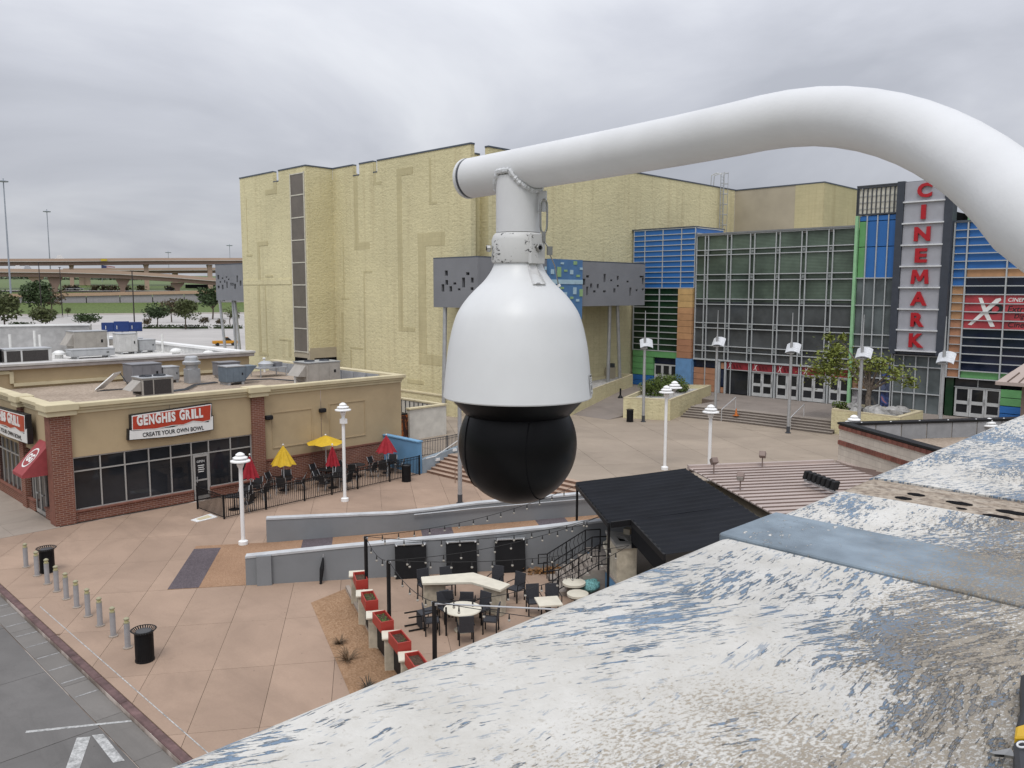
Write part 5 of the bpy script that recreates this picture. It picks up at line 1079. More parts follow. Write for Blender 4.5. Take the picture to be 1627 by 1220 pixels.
def umbrella(loc, label, mat, h, rr, zr_, n=8, rib=.35, zc=None):
    t = thing('umbrella', label, 'umbrella', loc, 'patio umbrellas'); x, y, z = loc; mb = MB(); m_ = 4*n
    MB().tube([(x,y,z),(x,y,z+h-.05)], .025, 8).build('pole', WHITE, t); vs_ = [(x,y,z+h)]; fs = []
    for lv, (f_, q) in enumerate(((.35,.32),(.7,.68),(1,1))):
        for k in range(m_):
            a = 6.283*k/m_; fold = 1-rib*(.5-.5*math.cos(a*n)); zz_ = z+h-(h-zr_)*q+(.06*(.5-.5*math.cos(a*n)) if lv == 2 else 0); vs_.append((x+math.cos(a)*rr*f_*fold, y+math.sin(a)*rr*f_*fold, zz_))
    fs += [(0, 1+k, 1+(k+1) % m_) for k in range(m_)]
    for lv in range(2): fs += [(1+lv*m_+k, 1+(lv+1)*m_+k, 1+(lv+1)*m_+(k+1) % m_, 1+lv*m_+(k+1) % m_) for k in range(m_)]
    mb.add(vs_, fs); cn_ = mb.build('canopy', mat, t, smooth=False); MB().ball((x,y,z+h+.03), .05, 8, 5).build('finial', WHITE, t)
    rb = MB(); [rb.tube([(x,y,z+zr_+.25),(x+math.cos(6.283*k/n)*rr*.6,y+math.sin(6.283*k/n)*rr*.6,z+zr_+(h-zr_)*.42)], .01, 5) for k in range(n)]; rb.build('ribs', DARKM, cn_); return t
umbrella((22.75,40.0,0), 'half-folded yellow umbrella in front of the brick pier', YUM, 2.55, .72, 1.45, rib=.22)
umbrella((25.6,40.2,0), 'open yellow umbrella, the widest of the group', YUM, 2.72, 1.12, 2.25, rib=.06)
umbrella((25.0,38.6,0), 'narrow folded red umbrella just inside the fence', RUM, 2.45, .42, 1.25, rib=.45)
umbrella((29.4,39.5,0), 'half-folded red umbrella against the blue wall', RUM, 2.35, .66, 1.28, rib=.30)
umbrella((20.6,39.7,0), 'folded red umbrella behind the nearest white lamp', RUM, 2.35, .50, 1.1, rib=.4)
mt_ = thing('white_frame', 'flat white frame lying on the plaza beside the fence corner', 'frame', (16.9,37.9,.0)); c_ = [G(x,y) for x, y in ((303,827),(313,830),(346,822),(334,817))]
MB().slab([p+Vector((0,0,.006)) for p in c_], (0,0,.03)).build('board', WHITE, mt_); cc = sum(c_, Vector())/4; MB().slab([cc+(p-cc)*.62+Vector((0,0,.037)) for p in c_], (0,0,.006)).build('inset', CREAM, mt_)

# ---------------------------------------------------------------- dining patio
STONE = M('limestone', (.46,.41,.32), .9, var=.2, scale=4, bmp=.3, bscale=12, dirt=.3, coords='pos'); LIME = M('pale table stone', (.60,.56,.46), .6, var=.07, scale=3, coords='pos'); PRED = M('planter red', (.34,.035,.025), .5, var=.1)
caps = [G(x,y,1.05) for x, y in ((567,911),(579,942),(596,976),(622,1008),(649,1042),(676,1080))]
pw = thing('patio_wall', 'low patio boundary of limestone piers and black fence panels', 'wall', caps[2].xyz-Vector((0,0,1.05)))
for c in caps:
    MB().rbox(c.x, c.y, 0, .42, .42, 1.0, R(-35)).build('pier', STONE, pw, bevel=.02); MB().rbox(c.x, c.y, 1.0, .56, .56, .07, R(-35)).build('pier_cap', LIME, pw, bevel=.015)
for a, b in zip(caps, caps[1:]):
    a = Vector((a.x,a.y,.5)); b = Vector((b.x,b.y,.5)); d = (b-a).normalized(); a2 = a+d*.25; b2 = b-d*.25
    MB().bar(a2, b2, .04, .8).build('fence_panel', BLACK, pw); MB().bar(a2+Vector((0,0,.42)), b2+Vector((0,0,.42)), .07, .05).build('fence_rail', BLACK, pw)
SOIL = gravel('planter soil', (.06,.04,.028), (.12,.08,.06), 20); SEED = leaf('seedling leaf', (.06,.14,.03))
ords = ['farthest','second farthest','middle','second nearest','nearest']
for i, (a, b) in enumerate(zip(caps, caps[1:])):
    d = (b-a); d.z = 0; ln = d.length; d.normalize(); n_ = Vector((-d.y,d.x,0)); c = a.lerp(b,.5); c.z = .98; t = thing('red_planter', ords[i]+' red planter box on the patio boundary', 'planter', c, 'red planter boxes')
    e1 = d*min(.44, ln*.36); e2 = n_*.2
    mb = MB(); mb.obox(c+Vector((0,0,.03)), e1, e2, Vector((0,0,.03))); 
    for s_ in (-1,1): mb.obox(c+e2*.92*s_+Vector((0,0,.19)), e1, e2*.08, Vector((0,0,.13))); mb.obox(c+e1*.95*s_+Vector((0,0,.19)), e1*.05, e2*.84, Vector((0,0,.13)))
    mb.build('box', PRED, t); MB().obox(c+Vector((0,0,.17)), e1*.89, e2*.83, Vector((0,0,.06))).build('soil', SOIL, t)
    if i in (1,2,3):
        sp = MB()
        for k in range(60 if i < 3 else 14):
            q = c+e1*random.uniform(-.8,.8)+e2*random.uniform(-.7,.7)+Vector((0,0,.24)); an = random.uniform(0,6.28); v_ = Vector((math.cos(an),math.sin(an),.5))*random.uniform(.03,.08); w_ = Vector((-math.sin(an),math.cos(an),0))*.015; sp.add([q, q+v_*.5+w_, q+v_, q+v_*.5-w_], [(0,1,2,3)])
        sp.build('seedlings', SEED, t, recalc=False)
# string lights
tops = [G(581,852,2.7), G(617,890,2.7), G(690,956,2.7)]
plb = ['far black light pole at the patio boundary','middle black light pole at the patio boundary','near black light pole in the patio']
for p, lb in zip(tops, plb):
    t = thing('light_pole', lb, 'pole', (p.x,p.y,0), 'string light poles'); MB().box(p.x-.045,p.y-.045,0,p.x+.045,p.y+.045,2.7).build('post', BLACK, t); MB().box(p.x-.12,p.y-.12,0,p.x+.12,p.y+.12,.04).build('foot', BLACK, t); MB().box(p.x-.03,p.y-.1,2.62,p.x+.03,p.y+.1,2.68).build('hook', METAL, t)
W1 = G(915,768,3.2); W2 = G(1090,746,3.6); W3 = G(1205,822,3.6); W4 = W1+(W3-W2)
BULB = M('bulb glass', (.36,.34,.30), .15); WIRE = M('light cable', (.02,.02,.02), .7)
e5 = G(955,820,2.9); e6 = G(1000,866,2.7); e7 = G(1062,1000,2.5)
for i, (a, b, sag, lb) in enumerate(((tops[0],W1+Vector((0,0,-.1)),.35,'string of bulbs from the far pole to the black roof corner'),(tops[0],e5,.45,'string of bulbs dipping across the ramp wall'),(tops[0],tops[1],.25,'short string of bulbs between the far and middle poles'),(tops[1],e5,.30,'string of bulbs in front of the three black panels'),(tops[1],e6,.25,'lower string of bulbs crossing the black panels'),(tops[1],tops[2],.25,'string of bulbs between the middle and near poles'),(tops[2],e6,.45,'string of bulbs over the round table'),(tops[2],e7,.10,'string of bulbs running toward the parapet'))):
    t = thing('string_light', lb, 'string light', a.lerp(b,.5), 'string lights'); n = 20; P_ = [a.lerp(b,k/n)-Vector((0,0,sag*4*(k/n)*(1-k/n))) for k in range(n+1)]
    MB().tube(P_, .011, 5).build('cable', WIRE, t); m_ = max(3, int((b-a).length/.62))
    for k in range(1, m_):
        f_ = k/m_; q = a.lerp(b,f_)-Vector((0,0,sag*4*f_*(1-f_))); o = MB(); o.tube([q, q-Vector((0,0,.14))], [.012,.028], 6); sk_ = o.build('socket', WIRE, t); MB().ball(q-Vector((0,0,.18)), .04, 8, 5).build('bulb', BULB, sk_)
tag(MB().tube([tops[2]-Vector((0,0,.05)), G(960,972,2.62)], .025, 8).build('guy_bar', METAL), 'thin grey bar from the near pole toward the parapet', 'bar')
# tables and dark woven chairs
WICK = M('dark woven seat', (.035,.036,.042), .7, var=.3, scale=40, bmp=.3, bscale=120)
wc = thing('woven_chair', '', 'chair', (0,0,0), 'dark woven patio chairs'); MB().box(-.24,-.24,.42,.24,.24,.47).build('seat', WICK, wc); MB().obox((0,.25,.72), (.23,0,0), (0,.03,.25), (0,.02,-.003)).build('backrest', WICK, wc)
for sx in (-1,1):
    for sy in (-1,1): MB().box(sx*.22-.02,sy*.22-.02,0,sx*.22+.02,sy*.22+.02,.42).build('leg', BLACK, wc)
    MB().tube([(sx*.25,.24,.66),(sx*.25,-.2,.66),(sx*.24,-.22,.45)], .018, 6).build('armrest', BLACK, wc)
bt = [(17.55,21.68),(19.16,20.71),(19.25,18.95),(18.62,18.80),(18.45,20.07),(17.19,21.17)]
t = thing('bar_table', 'angled pale stone bar table on two stone bases', 'table', (18.6,20.3,0)); MB().prism(bt, .93, 1.02).build('tabletop', LIME, t, bevel=.012)
for x, y, rz_ in ((17.75,21.2,R(-31)),(18.85,19.3,R(-80))): MB().rbox(x,y,0,.75,.34,.93,rz_).build('stone_base', STONE, t, bevel=.02)
rc = G(735,966,.76); t = thing('round_table', 'round pale stone table with dark chairs around it', 'table', (rc.x,rc.y,0)); MB().lathe([(.60,.70),(.62,.73),(.60,.76)], (rc.x,rc.y,0), 32).build('tabletop', LIME, t, smooth=True); MB().lathe([(.28,0),(.28,.04),(.17,.1),(.17,.7)], (rc.x,rc.y,0), 18).build('pedestal', STONE, t)
def face(a, b): return math.atan2(b[1]-a[1], b[0]-a[0])+math.pi/2
cl_ = []
for x, y, tg, lb in ((18.15,22.15,(17.9,21.2),'left of two dark chairs behind the bar table'),(18.85,21.75,(18.5,21.0),'right of two dark chairs behind the bar table'),(20.15,20.6,(19.2,20.2),'dark chair behind the bend of the bar table'),(20.2,19.6,(19.2,19.5),'dark chair at the right end of the bar table'),(17.55,20.35,(18.0,20.9),'left dark chair in front of the bar table'),(18.0,19.75,(18.5,20.2),'right dark chair in front of the bar table'),
        (rc.x+.15,rc.y+.95,rc.xy,'dark chair behind the round table'),(rc.x+.9,rc.y+.1,rc.xy,'dark chair at the right rear of the round table'),(rc.x+.55,rc.y-.75,rc.xy,'dark chair right of the round table'),(rc.x-.55,rc.y-.75,rc.xy,'dark chair in front of the round table'),(rc.x-.85,rc.y+.55,rc.xy,'dark chair left of the round table')):
    put(wc, len(cl_) > 0, (x,y,0), face((x,y), tg), lb); cl_.append(1)
for x, y, lb in ((19.75,18.3,'left of two dark chairs cut off by the parapet'),(20.25,17.85,'right of two dark chairs cut off by the parapet')): put(wc, True, (x,y,0), R(-35), lb)
o = put(wc, True, (15.85,20.35,.26), R(60), 'dark chair tipped onto its back near the near pole'); o.rotation_euler = (R(90),0,R(70))
t = thing('square_table', 'white table top peeking over the parapet beside two chairs', 'table', (19.6,17.5,0)); MB().rbox(19.55,17.45,.70,.8,.8,.05,R(-35)).build('tabletop', LIME, t); MB().rbox(19.55,17.45,0,.12,.12,.7).build('pedestal', BLACK, t)
tag(MB().tube([G(709,1010)+Vector((0,0,0)), G(709,1010)+Vector((0,0,.95))], .03, 8).build('short_post', BLACK), 'short black post standing beside the near pole', 'post')
for u0, lb in ((5.55,'left of three black panels leaning on the grey wall'),(7.52,'middle of three black panels leaning on the grey wall'),(9.45,'right of three black panels leaning on the grey wall')):
    t = thing('privacy_screen', lb, 'panel', PF(u0+.6,-.2), 'black panels on the patio wall'); MB().slab([PF(u0,-.36,.02), PF(u0+1.2,-.36,.02), PF(u0+1.2,-.12,1.28), PF(u0,-.12,1.28)], B2.to_3d()*.05).build('board', BLACK, t); MB().bar(PF(u0,-.10,1.30), PF(u0+1.2,-.10,1.30), .16, .04).build('top_rail', METAL, t)
    for u in (u0+.06,u0+1.14): MB().ball(PF(u,-.2,1.28), .03, 6, 4).build('knob', WHITE, t)
lt_ = thing('umbrella_lean', 'black folded umbrella leaning on the grey wall', 'umbrella', PF(2.9,-.3)); MB().tube([PF(2.75,-.35,.0),PF(2.8,-.2,.55),PF(2.85,-.1,.95)], [.05,.09,.03], 8).build('canopy', BLACK, lt_); MB().tube([PF(2.85,-.1,.95),PF(2.86,-.08,1.08)], .015, 6).build('handle', METAL, lt_)
lv = MB(); c = PF(11.6,-.5)
for k in range(420):
    q = c+A2.to_3d()*random.gauss(0,.45)+B2.to_3d()*random.gauss(0,.18); q.z = abs(random.gauss(0,.07))+.02; a = random.uniform(0,6.28); v_ = Vector((math.cos(a),math.sin(a),random.uniform(-.3,.6)))*.07; w_ = Vector((-math.sin(a),math.cos(a),.2))*.04; lv.add([q-v_,q+w_,q+v_,q-w_], [(0,1,2,3)])
stuff(tag(lv.build('fallen_leaves', leaf('fallen leaf', (.19,.10,.04)), recalc=False), 'heap of brown fallen leaves at the foot of the stair', 'leaves'))
# stair up to the pavilion, rails
sx0 = Vector((21.55,18.75)); PFL = .9
ps = thing('patio_stairs', 'short concrete stair with black railings beside the stone grill', 'stairs', (22.5,19.5,0)); WSTEP = 1.9
def PS(u, v, z=0): q = sx0+A2*u+B2*v; return Vector((q.x,q.y,z))
for i in range(5): MB().prism([PS(i*.3,0).xy, PS(1.75,0).xy, PS(1.75,WSTEP).xy, PS(i*.3,WSTEP).xy], .18*i, .18*(i+1)-.002*(5-i)).build('step', STEPM, ps)
for v in (.02, WSTEP-.02, .95):
    rl = MB(); up_ = Vector((0,0,1))
    rl.tube([PS(-.35,v,.60),PS(-.35,v,.98),PS(0,v,.98),PS(1.5,v,1.85),PS(2.1,v,1.85)], .025, 6); rl.tube([PS(-.35,v,.62),PS(0,v,.62)], .02, 6); rl.tube([PS(0,v,.25),PS(1.5,v,1.10),PS(2.1,v,1.10)], .02, 6)
    rl.build('handrail', BLACK, ps)
    for u, z0, z1 in ((0,0,.98),(.75,.4,1.42),(1.5,.9,1.85),(2.1,.9,1.85)): MB().tube([PS(u,v,z0),PS(u,v,z1)], .025, 6).build('post', BLACK, ps)
    if v != .95:
        bl_ = MB()
        for k in range(9):
            u = .1+k*.16; z0 = .28+u*.57; bl_.tube([PS(u,v,z0),PS(u+.05,v,z0+.25),PS(u-.03,v,z0+.48),PS(u+.02,v,z0+.70)], .010, 4)
        bl_.build('wavy_balusters', BLACK, ps)
pf_ = thing('pavilion_deck', 'raised concrete deck with blue painted side under the black roof', 'deck', PS(4,0))
MB().prism([PS(1.76,-6).xy, PS(9,-6).xy, PS(9,WSTEP+.6).xy, PS(1.76,WSTEP+.6).xy], 0, .89).build('deck_side', BLUEW, pf_); MB().prism([PS(1.7,-6).xy, PS(9,-6).xy, PS(9,WSTEP+.6).xy, PS(1.7,WSTEP+.6).xy], .891, .95).build('deck_slab', STEPM, pf_)
gr = thing('stone_grill', 'limestone outdoor grill block with square flue opening', 'grill', G(985,880,.9))
tq = [G(962,843,2.25), G(997,848,2.25), G(1015,867,2.25), G(980,868,2.25)]; cq = sum(tq, Vector())/4
MB().prism([(cq+(p-cq)*.92).xy for p in tq], .9, 2.16).build('block', STONE, gr, bevel=.02)
inn = [cq+(p-cq)*.38 for p in tq]; mb = MB()
for k in range(4): mb.prism([tq[k].xy, tq[(k+1) % 4].xy, inn[(k+1) % 4].xy, inn[k].xy], 2.161, 2.27)
mb.build('top_slab', M('grill grey slab', (.27,.26,.24), .8, coords='pos', dirt=.3), gr); MB().prism([p.xy for p in inn], 2.1, 2.165).build('flue', HOLE, gr)
q = G(998,842,2.4); MB().rbox(q.x,q.y,2.271,.34,.24,.2,.3).build('cap_stone', STONE, gr); q0 = tq[3]; MB().slab([G(958,868,1.6), G(966,864,1.6), G(992,915,.95), G(984,920,.95)], (0,0,.18)).build('sloping_coping', LIME, gr)
TEAL = M('teal pattern cushion', (.12,.28,.28), .8, var=.7, scale=18, bmp=.2)
for k, (x, y, z, r_, lb) in enumerate(((912,924,.62,.42,'larger round stone stool table by the black stair'),(918,942,.55,.38,'smaller round stone table cut by the parapet'))):
    q = G(x,y,z); t = thing('stool_table', lb, 'table', (q.x,q.y,0)); MB().lathe([(r_,z-.09),(r_,z-.01),(r_-.02,z)], (q.x,q.y,0), 24).build('tabletop', LIME, t, smooth=True); MB().lathe([(.15,0),(.12,z-.09)], (q.x,q.y,0), 12).build('pedestal', BLACK, t)
q = G(938,930,.4); tag(MB().ball(q, (.40,.34,.22), 16, 9, .13).build('cushion', TEAL, smooth=True), 'teal patterned cushion next to the stone stools', 'cushion')
# ---------------------------------------------------------------- black awning, brown roof
AWN = M('black awning sheet', (.009,.010,.013), .62, spec=.10, var=.25, scale=.8, coords='pos', bmp=.1, bscale=3)
e_b = (W3-W2); e_bl = e_b.length; e_b = e_b.normalized(); e_a = (W2-W1)
aw2 = thing('black_awning', 'large black ribbed awning roof over the patio deck', 'awning', W1.lerp(W3,.5)-Vector((0,0,3.3)))
def AW(s_, t_): return W1+e_a*s_+e_b*t_
def asheet(s0, s1, t0, t1, nm):
    mb = MB(); n = int((t1-t0)/.115); rows_ = []
    for i in range(n+1):
        t_ = t0+(t1-t0)*i/n; h_ = .06*(1-abs(math.sin(math.pi*t_/.46)))+.0; rows_.append([AW(s0,t_)+Vector((0,0,h_)), AW((s0+s1)/2,t_)+Vector((0,0,h_-.02)), AW(s1,t_)+Vector((0,0,h_))])
    vs_ = [p for r_ in rows_ for p in r_]; mb.add(vs_, [(3*i+k, 3*i+k+1, 3*i+4+k, 3*i+3+k) for i in range(n) for k in range(2)])
    return mb.build(nm, AWN, aw2, smooth=True)
asheet(0, 1, 0, 5.75, 'roof_sheet'); asheet(.17, 1, 5.75, 9.5, 'roof_sheet'); MB().slab([AW(.17,5.75), AW(.17,9.5), AW(.17,9.5)-Vector((0,0,.75)), AW(.17,5.75)-Vector((0,0,.75))], e_a.normalized()*.03).build('side_curtain', AWN, aw2); MB().slab([AW(.175,5.72), AW(.9,5.72), AW(.9,5.72)-Vector((0,0,1.6)), AW(.175,5.72)-Vector((0,0,1.0))], e_b*.03).build('drop_curtain', AWN, aw2)
fr = MB(); z_ = Vector((0,0,-.08)); fr.bar(AW(0,0)+z_, AW(1,0)+z_, .08, .16); fr.bar(AW(0,0.09)+z_, AW(0,5.75)+z_, .08, .16); fr.bar(AW(1,.09)+z_, AW(1,9.5)+z_, .08, .16); fr.bar(AW(.02,5.75)+z_, AW(.17,5.75)+z_, .08, .2); fr.bar(AW(.17,5.85)+z_, AW(.17,9.5)+z_, .08, .2); fr.build('frame', BLACK, aw2)
for t_ in (1.9, 3.8): MB().bar(AW(.02,t_)+Vector((0,0,-.14)), AW(.98,t_)+Vector((0,0,-.14)), .06, .1).build('rafter', BLACK, aw2)
for s_, t_ in ((.01,.05),(.01,5.6),(.18,9.3)):
    p = AW(s_,t_); MB().tube([p+Vector((0,0,-.1)), (p.x,p.y,.0)], .05, 8).build('post', BLACK, aw2)
BRN_R = M('brown standing seam', (.43,.355,.32), .5, .15, var=.06, scale=.6, coords='pos', dirt=.15); BRN_S = M('dark seam brown', (.19,.14,.12), .5, .1, coords='pos')  # seams and floodlight housings are a darker brown than the roof pans
ROOFN = thing('brown_roof', 'brown standing seam metal roof next to the black awning', 'roof', (33,13,3.6))
Ra = A2.to_3d(); Rb = -B2.to_3d(); R1 = Vector((29.15,18.18,3.66)); R2_ = Vector((34.6,14.32,3.66)); RW = (R2_-R1).length; k = 0
while k < 9.2:
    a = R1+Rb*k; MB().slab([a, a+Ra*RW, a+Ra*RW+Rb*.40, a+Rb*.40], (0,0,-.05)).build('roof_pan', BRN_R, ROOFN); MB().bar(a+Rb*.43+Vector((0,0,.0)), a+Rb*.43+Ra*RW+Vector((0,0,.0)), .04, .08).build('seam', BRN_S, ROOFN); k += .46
MB().bar(R1-Rb*.1+Vector((0,0,-.05)), R2_-Rb*.1+Vector((0,0,-.05)), .2, .3).build('edge_trim', BRN_R, ROOFN)
k = 0
while k < 9:
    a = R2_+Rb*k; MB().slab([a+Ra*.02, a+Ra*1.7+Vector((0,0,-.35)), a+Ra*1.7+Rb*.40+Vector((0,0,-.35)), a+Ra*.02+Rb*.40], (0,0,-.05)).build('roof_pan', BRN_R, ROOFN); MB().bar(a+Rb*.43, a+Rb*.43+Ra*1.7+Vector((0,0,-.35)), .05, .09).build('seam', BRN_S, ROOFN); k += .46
MB().prism([R1.xy, R2_.xy, (R2_+Ra*1.7).xy, (R2_+Ra*1.7+Rb*9).xy, (R1+Rb*9).xy], 0, 3.1).build('wall', TANW, ROOFN)
def flood(p, label, rz_, up=.35):
    t = thing('floodlight', label, 'floodlight', p, 'roof floodlights'); x, y, z = p; d = Vector((math.cos(rz_),math.sin(rz_),0)); s_ = Vector((-d.y,d.x,0))
    MB().tube([(x,y,z),(x,y,z+up)], .025, 6).build('stem', BRN_S, t); MB().obox((x,y,z+up+.16), s_*.13, (d*.07+Vector((0,0,.10))), (d*.11-Vector((0,0,.07)))).build('housing', BRN_S, t, bevel=.02); MB().obox(Vector((x,y,z+up+.16))+d*.118-Vector((0,0,.075)), s_*.11, (d*.055+Vector((0,0,.08))), (d*.006-Vector((0,0,.004)))).build('lens', M('flood lens', (.45,.42,.38), .2), t)
for x, y, lb, a in ((1134,752,'brown floodlight at the left end of the brown roof edge',R(60)),(1176,778,'brown floodlight in the middle of the brown roof',R(200)),(1211,741,'brown floodlight with pale lens at the far roof edge',R(20))):
    q = G(x,y,3.7); flood(q, lb, a)
lb_ = thing('light_bar', 'row of black spotlights on a pale beam across the brown roof', 'spotlights', G(1305,775,3.75)); a = G(1279,763,3.85); b = G(1330,783,3.85); MB().bar(a, b, .10, .08).build('beam', METAL, lb_)
for k in range(7):
    q = a.lerp(b, (k+.5)/7); d = (b-a).normalized(); n_ = Vector((-d.y,d.x,0)); MB().obox(q+Vector((0,0,.24)), d*.09, n_*.13, Vector((0,0,.15))+n_*.04).build('spotlight', BLACK, lb_, bevel=.02); MB().tube([q+Vector((0,0,.04)), q+Vector((0,0,.12))], .02, 6).build('bracket', BLACK, lb_)
# ---------------------------------------------------------------- cream brick building with red bands
K0 = Vector((39.79,16.32,0)); BB = thing('brick_building', 'cream block building with red brick bands and black parapet cap', 'building', K0)
CRB = brickmat('cream block', (.56,.50,.43), (.62,.56,.48), (.44,.38,.33), .6, .3, .01); RBK = M('red band brick', (.20,.075,.055), .85, var=.25, scale=5, bmp=.3, rnd=.35)
def KB(u, v, z): return K0+Ra*u+Rb*v+Vector((0,0,z))
LW = 10.0
for z0, z1 in ((.2,3.50),(3.74,4.28)): MB().prism([KB(0,0,0).xy, KB(.32,0,0).xy, KB(.32,LW,0).xy, KB(0,LW,0).xy], z0, z1).build('wall', CRB, BB)
MB().prism([KB(.05,.05,0).xy, KB(.32,.05,0).xy, KB(.32,LW,0).xy, KB(.05,LW,0).xy], 3.501, 3.739).build('band_backing', JOINT, BB); MB().prism([KB(.05,.05,0).xy, KB(.32,.05,0).xy, KB(.32,LW,0).xy, KB(.05,LW,0).xy], 4.281, 4.49).build('band_backing', JOINT, BB)
bme = None
for z, h in ((3.51,.22),(4.29,.19)):
    k = 0; bme = None
    while k < LW-.4:
        c = KB(.0,k+.185,z+h/2)
        if bme is None:
            o = MB().obox(c, Rb*.18, Ra*.06, Vector((0,0,h/2-.004))).build('brick', RBK, BB, bevel=.008); bme = o.data; c0 = c
        else:
            o = inst('brick', bme, BB); o.location = -WT[BB.name]+(c-c0)
        k += .38
MB().prism([KB(.33,0,0).xy, KB(16,0,0).xy, KB(16,.3,0).xy, KB(.33,.3,0).xy], 0, 4.49).build('wall', CRB, BB)
cp = MB(); cp.prism([KB(-.08,-.08,0).xy, KB(.42,-.08,0).xy, KB(.42,LW,0).xy, KB(-.08,LW,0).xy], 4.50, 4.62); cp.prism([KB(.421,-.08,0).xy, KB(16,-.08,0).xy, KB(16,.42,0).xy, KB(.421,.42,0).xy], 4.50, 4.62); cp.build('parapet_cap', BLACK, BB, bevel=.015)
MB().prism([KB(.33,.31,0).xy, KB(16,.31,0).xy, KB(16,LW,0).xy, KB(.33,LW,0).xy], 3.0, 3.72).build('roof', GRAVEL, BB)
pan = M('parapet lining panel', (.27,.275,.285), .6, var=.12, coords='pos', rnd=.2)
for k in range(11): MB().prism([KB(.36+k*1.42,.31,0).xy, KB(1.72+k*1.42,.31,0).xy, KB(1.72+k*1.42,.36,0).xy, KB(.36+k*1.42,.36,0).xy], 3.721, 4.49).build('parapet_panel', pan, BB)
for k in range(9): MB().ball(KB(1+k*1.6,.30,4.60), .05, 6, 4).build('fixing', WHITE, BB)
MB().prism([KB(-.25,.2,0).xy, KB(-.001,.2,0).xy, KB(-.001,LW,0).xy, KB(-.25,LW,0).xy], 2.4, 2.75).build('flashing', BRN_R, BB)
# ticket booth roof at the right edge
E0 = G(1583,606,5.4); bo = thing('ticket_booth', 'booth with brown seamed hip roof at the right edge', 'booth', (E0.x+3,E0.y-3,.9)); ap = Vector((E0.x+2.6,E0.y-3.9,9.0)); S_ = 7.5
cr = [E0, Vector((E0.x,E0.y-S_,5.4)), Vector((E0.x+S_,E0.y-S_,5.4)), Vector((E0.x+S_,E0.y,5.4))]
for k in range(4):
    a, b = cr[k], cr[(k+1) % 4]; MB().slab([a,b,ap], (0,0,-.06)).build('roof_face', BRN_R, bo); sm = MB()
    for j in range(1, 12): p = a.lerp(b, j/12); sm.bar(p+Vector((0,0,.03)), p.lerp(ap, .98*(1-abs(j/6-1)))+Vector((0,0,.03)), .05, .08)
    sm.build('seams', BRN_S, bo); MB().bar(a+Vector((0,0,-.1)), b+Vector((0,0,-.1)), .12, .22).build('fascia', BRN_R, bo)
MB().box(E0.x+1.1, E0.y-S_+.9, .9, E0.x+S_-.9, E0.y-1.2, 5.3).build('wall', M('booth brown wall', (.24,.19,.155), .8, coords='pos'), bo)

# ---------------------------------------------------------------- far side: embankment, interchange, trees
FD = ray(190,463).xy.normalized(); FS = Vector((FD.y,-FD.x))          # away, and to the right
def FP(D, s_, z): q = FD*D+FS*s_; return Vector((q.x,q.y,z))
em = MB(); prof = [(424,-.35),(426,-.1),(452,5.0)]
for (d0,z0),(d1,z1) in zip(prof, prof[1:]): em.add([FP(d0,-500,z0),FP(d0,260,z0),FP(d1,260,z1),FP(d1,-500,z1)], [(0,1,2,3)])
struct(em.build('grass_bank', GRASS))
FARC = M('pale concrete', (.50,.46,.42), .9, var=.06, scale=.1, coords='pos'); TANC = M('tan bridge concrete', (.44,.32,.245), .85, var=.06, scale=.05, coords='pos'); TAND = M('girder concrete', (.27,.185,.15), .85, var=.06, scale=.05, coords='pos')  # pale concrete for kerb, road and deck slabs, tan tones for the bridges
kb = MB(); kb.obox(FP(423.5,-100,0), FS.to_3d()*400, FD.to_3d()*.6, Vector((0,0,.5))); struct(kb.build('lot_kerb', FARC))
rt_ = thing('far_retaining_wall', 'long grey and orange retaining wall below the highway', 'wall', FP(455,-60,5)); zz0 = lambda s_: 5.2+max(0,(s_+40))*.022
for s0 in range(-60, 150, 15): MB().slab([FP(455,s0+.2,4.4),FP(455,s0+14.8,4.4),FP(455,s0+14.8,zz0(s0+15)+2.6),FP(455,s0+.2,zz0(s0)+2.6)], FD.to_3d()*1.0).build('wall_panel', M('bank wall concrete', (.34,.325,.32), .9, coords='pos', rnd=.12), rt_)
for s0 in range(-60, 150, 15): MB().slab([FP(454.4,s0,zz0(s0)+2.6),FP(454.4,s0+15,zz0(s0+15)+2.6),FP(454.4,s0+15,zz0(s0+15)+4.2),FP(454.4,s0,zz0(s0)+4.2)], FD.to_3d()*1.4).build('barrier', M('tan barrier', (.45,.31,.21), .85, coords='pos'), rt_)
tr = MB(); prof = [(456,9.4),(470,10.0),(500,11.2),(560,15.2),(700,19),(1600,38)]
for (d0,z0),(d1,z1) in zip(prof, prof[1:]): tr.add([FP(d0,-900,z0),FP(d0,700,z0),FP(d1,900,z1),FP(d1,-1100,z1)], [(0,1,2,3)])
struct(tr.build('terrain', GRASS)); rd = MB(); rd.add([FP(474,-300,10.6),FP(474,200,10.6),FP(486,200,11.1),FP(486,-300,11.1)], [(0,1,2,3)]); struct(rd.build('frontage_road', FARC))
def deck(name, label, path, th_, par, depth=9.0):
    t = thing(name, label, 'bridge', path[0]); 
    for k, (a, b) in enumerate(zip(path, path[1:])):
        o_ = FD.to_3d()*depth
        MB().slab([a,b,b+Vector((0,0,par)),a+Vector((0,0,par))], FD.to_3d()*.4).build('barrier', TANC, t); MB().slab([a+o_,b+o_,b+o_+Vector((0,0,par)),a+o_+Vector((0,0,par))], FD.to_3d()*.4).build('barrier', TANC, t)
        MB().slab([a,b,b+o_,a+o_], Vector((0,0,-.35))).build('deck_slab', FARC, t); c = FD.to_3d()*1.2
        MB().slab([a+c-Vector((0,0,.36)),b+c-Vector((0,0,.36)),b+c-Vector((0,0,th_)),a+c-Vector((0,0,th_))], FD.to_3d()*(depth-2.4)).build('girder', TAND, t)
    return t
def pt(x, y, D): d = ray(x,y); dh = d.xy.dot(FD); return Vector((0,0,CH))+d*(D/dh)
D1, D2 = 500, 470
